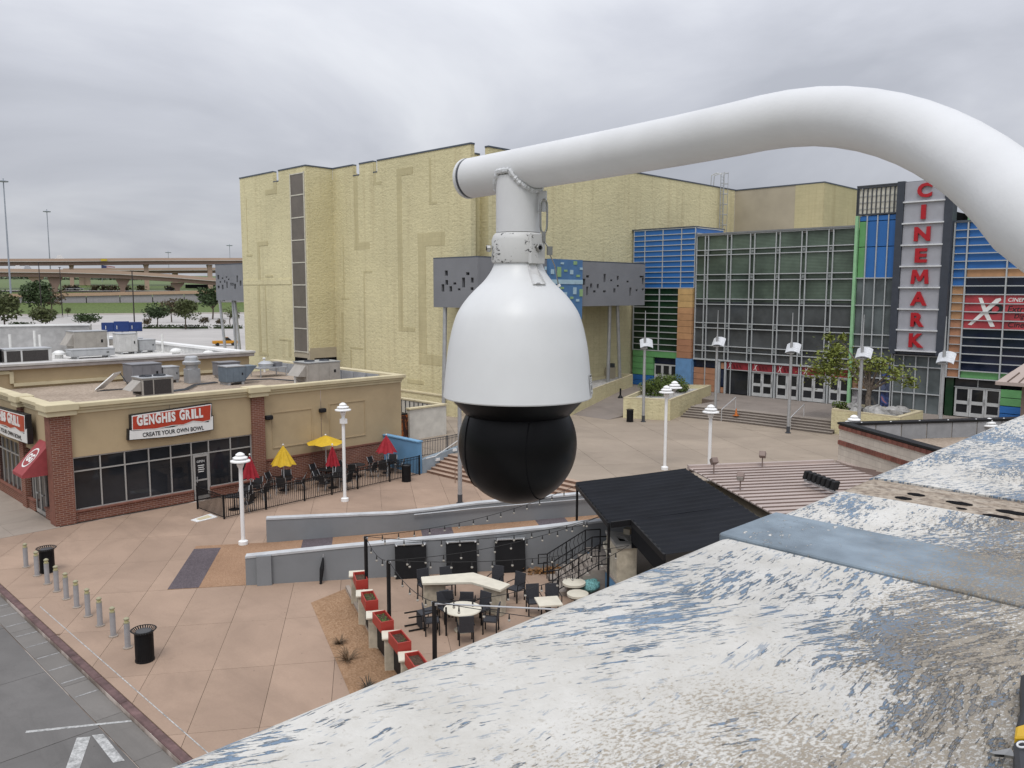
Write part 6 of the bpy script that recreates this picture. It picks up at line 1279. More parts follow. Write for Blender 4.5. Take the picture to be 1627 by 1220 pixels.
up_b = deck('upper_overpass', 'highest tan concrete highway overpass crossing the left skyline', [pt(x,y,D1) for x, y in ((-160,416),(0,415),(120,414.5),(250,413.5),(420,413.2))], 2.2, 1.3)
lo_b = deck('lower_overpass', 'tan overpass below the highest one, descending to the right', [pt(x,y,D2) for x, y in ((-160,430.5),(0,431.5),(100,432.5),(190,435),(270,440),(345,446),(400,450))], 2.3, 1.5, 11)
mid_b = deck('middle_overpass', 'straight tan overpass between the upper and the descending one', [pt(x,y,540) for x, y in ((100,430),(200,429.3),(345,428.5),(420,428.4))], 1.9, 1.3)
for x, w_ in ((113,5),(232,6),(333,6.5)):
    a = pt(x,420.5,D1+4.5); s_ = w_/FPX*D1/2
    MB().obox(Vector((a.x,a.y,(a.z+8)/2)), FS.to_3d()*s_, FD.to_3d()*s_, Vector((0,0,(a.z-8)/2))).build('pier', TANC, up_b); MB().slab([a+FS.to_3d()*-s_*.9-Vector((0,0,1.8)),a+FS.to_3d()*s_*.9-Vector((0,0,1.8)),a+FS.to_3d()*s_*1.3,a-FS.to_3d()*s_*1.3], FD.to_3d()*4).build('pier_cap', TANC, up_b)
for x, yt, yb_ in ((87,440,459),(195,443,459),(282,449,460),(57,440,450)):
    a = pt(x,yt,D2+3); b = pt(x,yb_,D2+3); s_ = FS.to_3d()
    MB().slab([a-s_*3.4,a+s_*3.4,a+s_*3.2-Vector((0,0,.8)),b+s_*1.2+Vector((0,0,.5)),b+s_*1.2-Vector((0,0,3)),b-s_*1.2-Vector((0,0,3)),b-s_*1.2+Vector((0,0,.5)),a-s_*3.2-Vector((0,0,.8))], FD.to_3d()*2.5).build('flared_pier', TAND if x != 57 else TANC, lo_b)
for x in (130,138,278): a = pt(x,431,545); MB().obox(Vector((a.x,a.y,(a.z+10)/2)), FS.to_3d()*1.6, FD.to_3d()*1.5, Vector((0,0,(a.z-10)/2))).build('pier', TANC, mid_b)
MB().slab([pt(295,452,520),pt(342,452,520),pt(342,459,520),pt(295,459,520)], FD.to_3d()*3).build('underpass', HOLE, mid_b)
# high masts and lot lights
MAST = M('mast steel', (.33,.36,.40), .5, .4); 
for x0, y0, x1, y1, D, lb, r_ in ((8,288,14.5,466,420,'tallest high-mast light at the left edge',.42),(76,336,80.5,462,520,'second high-mast light above the overpass',.36),(268,401,268.5,450,760,'distant high-mast light left of the grey canopy',.30),(365.5,390,366,450,720,'distant high-mast light beside the theatre',.30)):
    b = far(x1,y1,D); t_ = far(x0,y0,D); b.x = t_.x*.5+b.x*.5; b.y = t_.y*.5+b.y*.5; t = thing('high_mast_light', lb, 'light mast', b, 'high-mast highway lights'); MB().tube([b, (b.x,b.y,t_.z)], [r_,r_*.55], 8).build('mast', MAST, t)
    MB().lathe([(1.9 if D < 700 else 2.4,-.25),(2.0 if D < 700 else 2.5,.1),(.4,.5)], (b.x,b.y,t_.z), 12).build('lamp_ring', MAST, t); MB().tube([(b.x,b.y,t_.z),(b.x,b.y,t_.z+1.2)], .2, 6).build('tip', MAST, t)
LP_ = M('lot pole dark', (.035,.028,.026), .6)
for x, yt, yb_, lb in ((66,417,509,'dark parking lot pole between the two left trees'),(98.5,425,504,'dark parking lot pole right of the brown tree'),(213,431,520,'dark parking lot pole behind the blue sign')):
    b = G(x+1,yb_,-.16); dd_ = b.xy.length; t_ = far(x,yt,dd_); t = thing('lot_light_pole', lb, 'light pole', b, 'parking lot light poles'); MB().tube([b,(b.x,b.y,t_.z)], [.22,.15], 8).build('pole', LP_, t); MB().box(b.x-.5,b.y-.2,t_.z,b.x+.5,b.y+.2,t_.z+.2).build('fixture', LP_, t); MB().lathe([(.35,0),(.35,.8)], b, 10).build('base', FARC, t)
def ftree(x, yb_, wpx, hpx, mat, label, n=900, tr_=.28, low=-.35):
    b = G(x,yb_,-.16); D = b.xy.length; k = D/FPX; H_ = hpx*k; W_ = wpx*k/2; t = thing('tree', label, 'tree', b, 'parking lot trees')
    trunk(b, (b.x,b.y,b.z+H_*.55), max(.1,H_*.025), t, W_*.8); crown((b.x,b.y,b.z+H_*(1+tr_)/2), (W_*1.05, H_*(1-tr_)*.62), n, max(.25,W_*.085), mat, t, lumps=13, low=low)
ftree(8,521,66,46,MID,'dark leafy tree at the left edge of the parking lot',1500,.1); ftree(-8,505,52,44,OAK,'dark tree cut by the left picture edge',900,.1)
ftree(62,505,58,54,OAK,'broad dark green tree behind the brown one',1500,.2); ftree(83,502,42,42,BRN,'brownish tree beside the lot pole',1100,.25); ftree(73,521,48,30,MID,'low spreading green tree in front of the brown one',1100,.12); ftree(108,503,14,13,MID,'tiny tree beside the lot pole',300,.2)
ftree(142,528,40,28,OAK,'flat-topped small tree standing alone in the lot',900,.42); ftree(250,521,42,38,OAK,'dark round tree left of the pair on the hedge island',1300,.25); ftree(273,512,38,38,BRN,'brown tree behind the pair on the hedge island',900,.2); ftree(295,523,46,46,MID,'taller green tree right of the pair on the hedge island',1500,.25)
ftree(235,522,16,16,BRN,'small bare-looking tree at the left end of the hedge',350,.3); ftree(324,521,17,17,BRN,'small bare-looking tree in the middle of the hedge',350,.3); ftree(351,521,16,16,BRN,'small thin tree near the canopy legs',350,.3); ftree(366,519,30,30,MID,'olive tree between the canopy legs',700,.25); ftree(338,507,58,48,OAK,'big dark green tree behind the grey canopy',1400,.3)
for x0, x1, y, lb in ((228,330,522,'long low hedge on the parking island'),(340,384,522,'short low hedge near the canopy legs'),(15,52,517,'low shrubs at the foot of the left trees')):
    a = G(x0,y,-.16); b = G(x1,y,-.16); t = thing('hedge', lb, 'hedge', a.lerp(b,.5), 'parking lot hedges'); mb = MB(); ln = (b-a).length; h_ = 1.1
    for i in range(int(ln*26)):
        q = a.lerp(b,random.random())+Vector((random.gauss(0,.5),random.gauss(0,.5),random.uniform(.1,h_))); u = Vector((random.gauss(0,1),random.gauss(0,1),random.gauss(0,1))).normalized()*.3; v = u.cross(Vector((random.gauss(0,1),random.gauss(0,1),random.gauss(0,1)))).normalized()*.17; mb.add([q-u,q+v,q+u,q-v], [(0,1,2,3)])
    mb.build('foliage', HEDGE, t, recalc=False); MB().bar(a+Vector((0,0,.25)), b+Vector((0,0,.25)), 1.0, .5).build('stems', HEDGE, t)
far_w = MB()
for i in range(5200):
    s_ = random.uniform(-420,190); D = random.uniform(690,760); q = FP(D,s_,19+(D-700)*.02+random.uniform(-.5,2.0)*(1.0+.7*math.sin(s_*.06))); u = Vector((random.gauss(0,1),random.gauss(0,1),random.gauss(0,.7))).normalized()*1.3; v = u.cross(Vector((random.gauss(0,1),random.gauss(0,1),random.gauss(0,1)))).normalized()*.8; far_w.add([q-u,q+v,q+u,q-v], [(0,1,2,3)])
stuff(tag(far_w.build('far_woods', leaf('far woods leaf', (.06,.075,.05)), recalc=False), 'far band of trees along the horizon under the overpasses', 'trees'))
sh_ = MB()
for i in range(900):
    c = random.choice((150,165,180,200,120,108,225,270)); a = pt(c+random.gauss(0,4), 458.5, 487); q = a+Vector((0,random.gauss(0,1),random.uniform(-1,1.6))); u = Vector((random.gauss(0,1),random.gauss(0,1),random.gauss(0,.7))).normalized()*.7; v = u.cross(Vector((random.gauss(0,1),random.gauss(0,1),1))).normalized()*.45; sh_.add([q-u,q+v,q+u,q-v], [(0,1,2,3)])
stuff(tag(sh_.build('far_shrubs', BRN, recalc=False), 'scattered brown shrubs along the frontage road', 'shrubs'))
# vehicles
GLS = M('car glass', (.015,.017,.02), .08); TYRE = M('tyre', (.015,.015,.015), .8)
def car(label, col, L_=4.6, pickup=False, H_=1.5):
    t = thing('pickup_truck' if pickup else 'car', label, 'pickup' if pickup else 'car', (0,0,0), None if pickup else 'highway cars'); pm_ = M('car paint %s' % str(col), col, .3, var=.03); h = L_/2
    pr_ = [(-h,.35),(-h,.85),(-h*.93,.95),(-h*.28,.98),(h*.45,.95),(h*.95,.85),(h,.7),(h,.35)] if not pickup else [(-h,.45),(-h,1.05),(-h*.1,1.05),(h*.45,1.05),(h*.97,.98),(h,.85),(h,.45)]
    MB().slab([(x,-.88,z) for x, z in pr_], (0,1.76,0)).build('body', pm_, t, bevel=.06); cb = [(-h*.75,.96),(-h*.5,H_-.05),(h*.05,H_),(h*.5,.96)] if not pickup else [(-h*.12,1.06),(-h*.08,1.72),(h*.22,1.74),(h*.5,1.06)]
    MB().slab([(x,-.76,z) for x, z in cb], (0,1.52,0)).build('cabin', GLS if H_ < 2.2 else pm_, t, bevel=.05); rf = cb[1:3]; MB().slab([(rf[0][0],-.70,rf[0][1]+.005),(rf[1][0],-.70,rf[1][1]+.005),(rf[1][0],.70,rf[1][1]+.005),(rf[0][0],.70,rf[0][1]+.005)], (0,0,.03)).build('roof', pm_, t)
    for sx in (-.62,.62):
        for sy in (-1,1): MB().tube([(sx*h,sy*.66,.34),(sx*h,sy*.9,.34)], .34, 14).build('wheel', TYRE, t)
    for sy in (-1,1): MB().box(h-.02,sy*.6-.15,.62,h+.012,sy*.6+.15,.78).build('headlight', M('car lamp', (.6,.6,.55), .2), t)
    return t
pk = car('orange-yellow pickup parked in the lot behind the white roof', (.52,.24,.02), 5.0, True); q = G(358,549,-.16); pk.location = q; pk.rotation_euler = (0,0,math.atan2(FS.y,FS.x))
av = math.atan2(FS.y,FS.x)
for i, (x, y, D, col, lb) in enumerate(((31,430.8,D2+4,(.7,.7,.7),'white car on the lower overpass, left of two'),(46,430.8,D2+4,(.4,.42,.45),'silver car on the lower overpass beside the white one'),(97,413.4,D1+4,(.7,.7,.7),'white car on the highest overpass'),(113,460.8,480,(.7,.7,.7),'white car on the frontage road'),(125,460.6,480,(.66,.66,.66),'second white car on the frontage road'),(270,460.6,480,(.05,.05,.055),'dark car on the frontage road'))):
    c = car(lb, col, 6.0 if i < 3 else 5.0, False, 2.8 if i < 3 else 1.6); p_ = pt(x,y,D); c.location = p_; c.rotation_euler = (0,0,av)
fp = pt(161,421,600); fl = thing('flag', 'American flag on a pole beyond the overpasses', 'flag', (fp.x,fp.y,18)); MB().tube([(fp.x,fp.y,15),(fp.x,fp.y,fp.z+.4)], .16, 6).build('pole', MAST, fl); s3 = FS.to_3d()
FR_ = M('flag red', (.35,.12,.13), .7); FW_ = M('flag white', (.55,.52,.55), .7); FB_ = M('flag blue', (.05,.06,.16), .7)
def fg(u, v): return Vector((fp.x,fp.y,fp.z))+s3*u+Vector((0,0,-v-.12*u))+FD.to_3d()*.4*math.sin(u*.9)
for k in range(7):
    mb = MB(); [mb.slab([fg(u,k*.57),fg(u+1,k*.57),fg(u+1,k*.57+.56),fg(u,k*.57+.56)], FD.to_3d()*.04) for u in range(8)]; mb.build('stripe', FR_ if k % 2 == 0 else FW_, fl)
mb = MB(); [mb.slab([fg(u,0)-FD.to_3d()*.05,fg(u+1,0)-FD.to_3d()*.05,fg(u+1,2.2)-FD.to_3d()*.05,fg(u,2.2)-FD.to_3d()*.05], FD.to_3d()*.04) for u in range(3)]; mb.build('canton', FB_, fl)
yb2 = thing('yellow_road_sign', 'small yellow sign on the highest overpass barrier', 'sign', pt(165,413,D1-.6)); a = pt(160,411.3,D1-.6); b = pt(170,411.3,D1-.6); MB().slab([a,b,b-Vector((0,0,1.1)),a-Vector((0,0,1.1))], FD.to_3d()*.1).build('sign_face', M('sign yellow', (.55,.42,.03), .5), yb2)

# ---------------------------------------------------------------- the parapet in front of the viewer
YE, ZL = .835, 10.5
def ledgemat(name, thr=.56, dirt=.0, base=(.165,.225,.30), wht=.585, streak=(13,78)):
    m, N, L, P = nodes(name); p = pos(N)
    msk = ramp(N, L, noise(N, L, p, 2.1, 4, .6), (.46, 0), (.54, 1)); v_ = mapping(N, L, p, (1,1,1), (0,0,R(12)))
    def streaks(rot, k, off): return noise(N, L, mapping(N, L, mapping(N, L, p, (1,1,1), (0,0,rot)), (streak[0]*k,streak[1]*k,1), (0,0,0), (off,off*2,0)), 1.0, 4, .6)
    st1 = mix(N, L, msk, streaks(R(-7),1,0), streaks(R(24),1.25,5)); st2 = mix(N, L, msk, streaks(R(-2),2.6,3), streaks(R(30),2.9,9))
    dens = noise(N, L, mapping(N, L, p, (1.8,3.6,1), (0,0,R(10))), 1.0, 6, .62)
    fld = mth(N, L, 'ADD', mth(N, L, 'ADD', mth(N, L, 'MULTIPLY', st1, .5), mth(N, L, 'MULTIPLY', st2, .5)), mth(N, L, 'MULTIPLY', mth(N, L, 'SUBTRACT', dens, .5), .55))
    chip = ramp(N, L, fld, (thr-.012, 0), (thr+.012, 1))
    scr = ramp(N, L, mix(N, L, msk, streaks(R(-5),1.9,13), streaks(R(26),2.1,17)), (.59,0), (.63,.8))
    cw_ = ramp(N, L, noise(N, L, p, 7, 7, .72), (.3, (wht*.80,wht*.77,wht*.70)), (.68, (wht*1.05,wht*1.03,wht*.97)))
    sp = noise(N, L, p, 95, 3, .6); cw_ = mix(N, L, ramp(N, L, sp, (.60,0), (.70,.5)), cw_, (.30,.27,.22))
    cb_ = ramp(N, L, noise(N, L, p, 11, 5), (.3, tuple(q*.75 for q in base)), (.7, tuple(q*1.25 for q in base)))
    c = mix(N, L, scr, cw_, (.27,.305,.345)); c = mix(N, L, chip, c, cb_)
    s = N.new('ShaderNodeSeparateXYZ'); L.new(p, s.inputs[0])
    # old grime lies in ragged patches, thickest away from the rain-washed outer edge
    gx = noise(N, L, p, 2.3, 5, .65); gf = noise(N, L, mapping(N, L, v_, (120,210,120)), 1.0, 4, .72); away = ramp(N, L, s.outputs[1], (.28, 1), (.80, 0))
    gm = mth(N, L, 'ADD', mth(N, L, 'MULTIPLY', gf, .62), mth(N, L, 'MULTIPLY', gx, .38)); gm = mth(N, L, 'ADD', gm, mth(N, L, 'MULTIPLY', mth(N, L, 'SUBTRACT', away, .70), .26)); g_ = ramp(N, L, gm, (.475-dirt, 0), (.535-dirt, .80))
    c = mix(N, L, g_, c, ramp(N, L, gf, (.38, (.07,.052,.034)), (.62, (.30,.25,.18))))
    L.new(c, P.inputs['Base Color']); P.inputs['Roughness'].default_value = .75; P.inputs['Specular IOR Level'].default_value = .25
    h = mth(N, L, 'SUBTRACT', mth(N, L, 'MULTIPLY', noise(N, L, p, 160, 4, .7), .3), chip); bump(N, L, P, h, .8, .005); MATS[name] = m; return m
LEDGE = ledgemat('flaking white on blue paint', .572, -.012); LEDGE2 = ledgemat('flaking paint thin', .515, .015, streak=(24,100)); STRIP = ledgemat('blue metal cover strip', .36, .02, (.20,.245,.285), streak=(30,60))
m, N, L, P = nodes('rusty bare strip'); p = pos(N); n1 = noise(N, L, mapping(N, L, p, (12,5,1)), 2.2, 7, .7, .5); n2 = noise(N, L, p, 60, 5, .7)
c = ramp(N, L, n1, (.3, (.17,.125,.085)), (.5, (.34,.28,.215)), (.7, (.45,.40,.33))); c = mix(N, L, ramp(N, L, n2, (.45,0), (.62,.7)), c, (.10,.07,.05)); L.new(c, P.inputs['Base Color']); P.inputs['Roughness'].default_value = .75; bump(N, L, P, n2, .4, .002); RUSTY = m
pa = thing('parapet', 'wide parapet top with flaking white paint over blue at the viewer\'s feet', 'wall', (1.5,.2,10.0))
def lslab(x0, x1, z, mat, nm, y0=-1.6):
    # rounded outer edge
    mb = MB(); pr_ = [(y0,z-.28),(y0,z),(YE-.02,z),(YE-.006,z-.005),(YE,z-.02),(YE,z-.28)]; mb.slab([(x0,y,zz_) for y, zz_ in pr_], (x1-x0,0,0)); return mb.build(nm, mat, pa)
lslab(-2.0, 1.462, ZL, LEDGE, 'coping'); lslab(1.72, 2.035, ZL-.002, LEDGE2, 'coping'); lslab(2.04, 2.235, ZL-.004, RUSTY, 'bare_strip'); lslab(2.24, 5.2, ZL, LEDGE2, 'coping')
cs_ = MB(); pr_ = [(1.464,ZL-.01),(1.464,ZL+.005),(1.468,ZL+.007),(1.712,ZL+.003),(1.718,ZL-.01)]; cs_.slab([(x,-1.6,z) for x, z in pr_], (0,1.6+YE+.003,0)); cs_.build('cover_strip', STRIP, pa, bevel=.002)
MB().box(-2, -1.6, 0, 5.2, YE-.06, ZL-.285).build('wall_body', TANW, pa)
for k, (x, y, rx, ry) in enumerate(((2.075,.685,.016,.02),(2.135,.675,.016,.021),(2.12,.572,.017,.030),(2.07,.553,.009,.012),(2.05,.472,.018,.032),(2.115,.458,.018,.036),(2.06,.36,.015,.026),(2.10,.25,.016,.03))):
    hb = MB(); n = 18; ring_ = [(x+rx*math.cos(6.283*i/n)*(1+.12*math.sin(i*2.1+k)), y+ry*math.sin(6.283*i/n), ZL-.003) for i in range(n)]; hb.add(ring_, [tuple(range(n))]); hb.build('rust_hole', HOLE, pa)
# ---------------------------------------------------------------- camera arm and dome camera
PX_, DY = 1.0, .967
PIPE = M('white pipe enamel', (.60,.605,.61), .45, var=.05, scale=9, dirt=.10, bmp=.04, bscale=180, spec=.45); HOUS = M('white camera housing', (.63,.64,.645), .42, var=.03, scale=14, dirt=.05, spec=.45); BALLM = M('matt black plastic', (.004,.004,.0045), .34, var=.06, scale=4, spec=.12); STEEL = M('polished steel', (.34,.335,.32), .22, 1.0, var=.08, scale=30)
ar = thing('pipe_arm', 'bent white steel pipe arm reaching in from the right', 'pipe', (PX_,.5,11.1))
path = [Vector((PX_, y, z)) for y, z in ((1.081,11.1990),(1.05,11.1997),(.95,11.2020),(.85,11.2045),(.75,11.2072),(.65,11.2102))]
path += [Vector(p) for p in ((.9918,.5629,11.2125),(.9917,.5232,11.2150),(.988,.4849,11.2146),(.9809,.4479,11.2108),(.9709,.4124,11.2034),(.9579,.3784,11.1932),(.9425,.3461,11.1807),(.9246,.3155,11.1663),(.9047,.2866,11.1502),(.8829,.2596,11.133),(.8595,.2346,11.115),(.8346,.2116,11.0967),(.8087,.1906,11.0783),(.7818,.1719,11.0603),(.762,.11,11.01),(.745,.03,10.94),(.735,-.08,10.82),(.73,-.25,10.5))]
path[5].x = .9985; path[4].x = .9997
MB().tube(path, .0345, 48).build('pipe', PIPE, ar, smooth=True)
p0 = path[0]; MB().tube([p0+Vector((0,.0062,0)), p0+Vector((0,.0012,0))], .0335, 40).build('cap_gap', DARKM, ar); MB().tube([p0+Vector((0,.0065,0)), p0+Vector((0,.0125,0)), p0+Vector((0,.0140,0))], [.0350,.0350,.0325], 48).build('end_cap', PIPE, ar, smooth=True)
ZS0, ZS1 = 11.098, 11.19
MB().tube([(PX_,DY,ZS0),(PX_,DY,ZS1)], .0375, 48).build('stub', PIPE, ar, smooth=True)
wb = []; rp_, rs_ = .0345, .0375                                     # weld follows where stub meets pipe
for k in range(64):
    t_ = 6.283*k/64; x = min(.0343, abs(rs_*math.cos(t_)))*(1 if math.cos(t_) > 0 else -1); y = rs_*math.sin(t_)
    zz_ = path[1].z-math.sqrt(max(0, rp_**2-x*x)); wb.append(Vector((PX_+rs_*math.cos(t_)*1.0, DY+y*1.02, zz_)))
wb.append(wb[0]); wp = []; wr = []
for i in range(len(wb)-1):
    for j in range(3): wp.append(wb[i].lerp(wb[i+1], j/3)+Vector((random.gauss(0,.0003),random.gauss(0,.0003),random.gauss(0,.0003)))); wr.append(.0047*(1+.14*math.sin((i*3+j)*1.1))*random.uniform(.92,1.08))
MB().tube(wp+[wp[0]], wr+[wr[0]], 7, False).build('weld_bead', M('weld grey', (.58,.59,.60), .45, .2, var=.15, scale=120, bmp=.3, bscale=300), ar, smooth=True)
# collar with scuffed paint
m, N, L, P = nodes('scuffed collar paint'); p = pos(N); n1 = noise(N, L, mapping(N, L, p, (1,1,1.6)), 120, 4, .7, .4); n2 = noise(N, L, p, 26, 3, .6); sep_ = N.new('ShaderNodeSeparateXYZ'); L.new(p, sep_.inputs[0]); fm_ = mth(N, L, 'ADD', mth(N, L, 'MULTIPLY', n1, .6), mth(N, L, 'MULTIPLY', n2, .4)); ch_ = ramp(N, L, fm_, (.575,0), (.59,1)); L.new(mix(N, L, ch_, (.54,.54,.53), (.05,.05,.05)), P.inputs['Base Color']); P.inputs['Roughness'].default_value = .5; bump(N, L, P, mth(N, L, 'SUBTRACT', 0.0, ch_), .5, .001); SCUF = m
dc = thing('dome_camera', 'white and black dome security camera hanging from the pipe', 'security camera', (PX_,DY,10.63))
MB().lathe([(.0385,11.046),(.0440,11.048),(.0450,11.052),(.0450,11.086),(.0415,11.0945),(.0385,11.097)], (PX_,DY,0), 40).build('collar', SCUF, dc, smooth=True)
cdir = Vector((-PX_,-DY,0)).normalized(); rdir = Vector((R0.x,R0.y,0)).normalized()
def onr(off, r_, z):                     # point on a body of revolution, off = angle to the right of the viewer
    d = cdir*math.cos(off)+rdir*math.sin(off); return Vector((PX_,DY,0))+d*r_+Vector((0,0,z)), d
c_, d_ = onr(R(42), .0452, 11.070); s_ = Vector((-d_.y,d_.x,0)); MB().obox(c_, s_*.016, d_*.0035, Vector((0,0,.0245))).build('collar_flat', SCUF, dc, bevel=.001)
for off, rr in ((R(42),.0070),(R(-80),.0065)):
    c_, d_ = onr(off, .047, 11.0715); MB().tube([c_, c_+d_*.007], rr, 6).build('bolt', STEEL, dc, bevel=.0008); MB().tube([c_+d_*.0072, c_+d_*.0074], rr*.55, 8).build('bolt_socket', HOLE, dc)
prof = [(.036,11.0535),(.0390,11.0525),(.0405,11.047),(.0430,11.040),(.0485,11.030),(.0590,11.0165),(.0710,11.005),(.0835,10.992),(.0945,10.978),(.1035,10.963),(.1100,10.945),(.1148,10.926),(.1190,10.905),(.1222,10.880),(.1250,10.852),(.1275,10.826),(.1278,10.8225),(.1262,10.8205),(.119,10.8215),(.10,10.823)]
sm_prof = []
for i in range(len(prof)-1):
    for j in range(3):
        f_ = j/3; q0 = prof[max(i-1,0)]; q1 = prof[i]; q2 = prof[i+1]; q3 = prof[min(i+2,len(prof)-1)]
        if i > 14: sm_prof.append((q1[0]+(q2[0]-q1[0])*f_, q1[1]+(q2[1]-q1[1])*f_)); continue
        sm_prof.append(tuple(.5*((2*q1[k])+(-q0[k]+q2[k])*f_+(2*q0[k]-5*q1[k]+4*q2[k]-q3[k])*f_*f_+(-q0[k]+3*q1[k]-3*q2[k]+q3[k])*f_**3) for k in range(2)))
sm_prof.append(prof[-1]); hs = MB().lathe(sm_prof, (PX_,DY,0), 96, False).build('housing', HOUS, dc, smooth=True)
# moulded screw pocket in the shoulder
c_, d_ = onr(R(31), .0455, 11.025); sl_v = (d_*.55+Vector((0,0,-.83))).normalized(); s_ = Vector((-d_.y,d_.x,0)); pk_ = MB(); a1 = onr(R(31), .0398, 11.047)[0]; b1 = onr(R(31), .0560, 11.0075)[0]; b0 = onr(R(31), .0615, 11.0125)[0]
pk_.add([a1-s_*.006+d_*.0025, a1+s_*.007+d_*.0025, b1+s_*.0135+d_*.002, b1-s_*.0115+d_*.002, b0+s_*.0130+d_*.006, b0-s_*.0110+d_*.006], [(0,1,2,3),(3,2,4,5),(1,4,2),(0,3,5)]); pk_.build('screw_pocket', M('pocket shade', (.62,.62,.62), .5), dc)
MB().tube([b1+d_*.0045, b1+d_*.0105+Vector((0,0,.003))], .0052, 6).build('screw', STEEL, dc)
MB().lathe([(.1175,10.8222),(.1095,10.812),(.0905,10.7915),(.0865,10.7875),(.084,10.786),(.06,10.784)], (PX_,DY,0), 80, False).build('skirt', BALLM, dc, smooth=True)
bc = Vector((PX_,DY,10.7385)); bp = [(.1025*math.sin(R(a)), .1025*math.cos(R(a))*1.015) for a in range(27, 181, 3)]; bp[-1] = (.0004, bp[-1][1])
ball_ = MB().lathe(bp, bc, 80, False).build('ball', BALLM, dc, smooth=True)
nb = (rdir*math.cos(R(21))+cdir*math.sin(R(21))).normalized(); mb3 = Vector((0,0,1)).cross(nb).normalized()
for dd3 in (.473,-.62):                                            # seams of the ball's two side caps
    rb3 = .1027; rr = rb3*math.sqrt(1-dd3*dd3); pts = [bc+nb*(dd3*rb3)+mb3*(rr*math.cos(R(a)))+Vector((0,0,rr*1.015*math.sin(R(a)))) for a in range(-140,320,6) if rr*math.sin(R(a)) < .05]
    pts = [bc+nb*(dd3*rb3)+mb3*(rr*math.cos(R(a)))+Vector((0,0,rr*1.015*math.sin(R(a)))) for a in range(140,401,5)]
    MB().tube(pts, .0011, 6).build('seam', HOLE, ball_)
for off in (R(-50),R(-3)): c_, d_ = onr(off, .0800, 10.7905); MB().tube([c_, c_+d_*.006], .0042, 10).build('recess_screw', HOLE, dc)
# label sticker, printed lines only
stk = MB(); prn = MB()
def sk(u, v, e_=.0004): off = R(72)+u/.1262; r_ = .1262+(10.8525-(10.862-v))*.10; c_, d_ = onr(off, r_+e_, 10.862-v); return c_
for i in range(6): stk.add([sk(-.002+i*.0045,0),sk(.0025+i*.0045,0),sk(.0025+i*.0045,.034),sk(-.002+i*.0045,.034)], [(0,1,2,3)])
stk.build('label_sticker', SIGNW, dc)
for v0, v1, u0, u1 in ((.001,.0042,0,.020),(.0065,.0080,.001,.014),(.0100,.0115,.001,.012),(.0135,.0150,.001,.018),(.0290,.0305,.001,.010),(.0315,.0325,.001,.016)):
    k = u0
    while k < u1: prn.add([sk(k,v0,.0008),sk(min(u1,k+.0026),v0,.0008),sk(min(u1,k+.0026),v1,.0008),sk(k,v1,.0008)], [(0,1,2,3)]); k += .0034
for i in range(7): prn.add([sk(.001+i*.0022,.0175,.0008),sk(.0020+i*.0022,.0175,.0008),sk(.0020+i*.0022,.0265,.0008),sk(.001+i*.0022,.0265,.0008)], [(0,1,2,3)])
prn.build('label_print', SIGNB, dc)
# eye tab, carabiner, safety cable
c_, d_ = onr(R(62), .0375, 11.148); s_ = Vector((-d_.y,d_.x,0)); MB().obox(c_+d_*.006, d_*.009, s_*.0025, Vector((0,0,.017))).build('eye_tab', PIPE, ar, bevel=.001)
cb_ = thing('carabiner', 'steel snap hook hanging on the pipe\'s eye tab', 'hook', c_+d_*.012-Vector((0,0,.06))); tp = c_+d_*.010+Vector((0,0,.006)); hk = []
vw = (rdir*.75+cdir*.66).normalized()
for k in range(25):
    a = 6.283*k/24; hk.append(tp+rdir*(.0055*math.cos(a))+Vector((0,0,-.028+(.024 if math.sin(a) > 0 else -.030)*abs(math.sin(a))**.35*(1 if abs(math.sin(a)) > .02 else 0)))+cdir*.006)
MB().tube(hk, .0017, 8).build('hook_body', STEEL, cb_, smooth=True); lo_ = tp+Vector((0,0,-.060))+cdir*.006
MB().tube([lo_+Vector((0,0,.004)), lo_-Vector((0,0,.012))], .0034, 10).build('swivel', STEEL, cb_, smooth=True)
sc_ = thing('safety_cable', 'twisted steel safety cable from the hook down to the housing', 'cable', lo_-Vector((0,0,.03)))
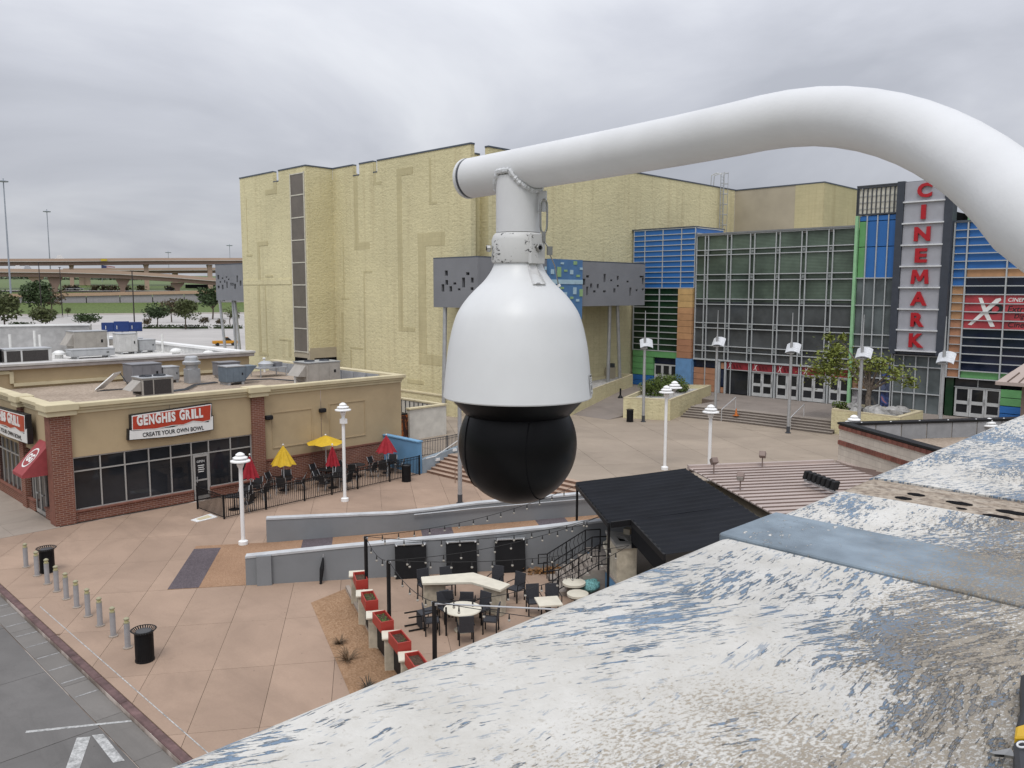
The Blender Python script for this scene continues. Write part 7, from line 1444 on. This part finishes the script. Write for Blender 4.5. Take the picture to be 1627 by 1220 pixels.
e1 = onr(R(52), .0475, 11.072)[0]; k1 = lo_+rdir*.010-Vector((0,0,.024)); MB().tube([lo_-Vector((0,0,.010)), lo_+rdir*.005-Vector((0,0,.018)), k1, k1+rdir*.002-Vector((0,0,.006))], .0012, 6).build('loop', STEEL, sc_); MB().tube([lo_-Vector((0,0,.010)), lo_-rdir*.005-Vector((0,0,.020)), e1+cdir*.003], .0012, 6).build('loop', STEEL, sc_)
MB().tube([k1+Vector((0,0,.004)), k1-Vector((0,0,.010))], .0048, 8).build('ferrule', STEEL, sc_); e2 = onr(R(88), .068, 11.012)[0]
MB().tube([k1-Vector((0,0,.008)), k1.lerp(e2,.5)+rdir*.002, e2], .0011, 6).build('wire', STEEL, sc_)
MB().tube([e2, e2-Vector((0,0,.004))+rdir*.002], .003, 8).build('anchor', WHITE, sc_)
# tool at the lower right corner
tl = thing('utility_knife', 'black and yellow tool with a metal blade at the lower right corner', 'tool', (1.0,.16,ZL)); ty = Vector((.0,.0,ZL))
def TL(x, y, z=ZL): q = G(x,y,z); return q
GRIP = M('tool black rubber', (.02,.021,.024), .5); 
a = MB(); bpts = [TL(1622,1070,ZL+.03), TL(1650,1060,ZL+.03), TL(1660,1165,ZL+.02), TL(1614,1152,ZL+.02), TL(1624,1120,ZL+.025)]; a.slab([p for p in bpts], (0,0,-.03)); a.build('handle', GRIP, tl, bevel=.003)
MB().slab([TL(1614,1153,ZL+.024), TL(1660,1140,ZL+.024), TL(1660,1170,ZL+.024), TL(1612,1171,ZL+.024)], (0,0,-.022)).build('yellow_band', M('tool yellow', (.60,.36,.01), .45), tl, bevel=.002)
MB().slab([TL(1611,1173,ZL+.026), TL(1660,1172,ZL+.026), TL(1660,1260,ZL+.026), TL(1616,1240,ZL+.026)], (0,0,-.025)).build('body', M('tool grey', (.035,.036,.042), .5), tl, bevel=.004)
MB().slab([TL(1572,1195,ZL+.012), TL(1588,1192,ZL+.012), TL(1606,1188,ZL+.014), TL(1613,1202,ZL+.014), TL(1596,1199,ZL+.012), TL(1580,1198,ZL+.012)], (0,0,-.003)).build('blade', STEEL, tl)
lp_ = [TL(1624+8*math.cos(R(a)), 1183+4.5*math.sin(R(a)), ZL+.028) for a in range(0,360,30)]; MB().tube(lp_+[lp_[0]], .0011, 6).build('cord_loop', WHITE, tl)
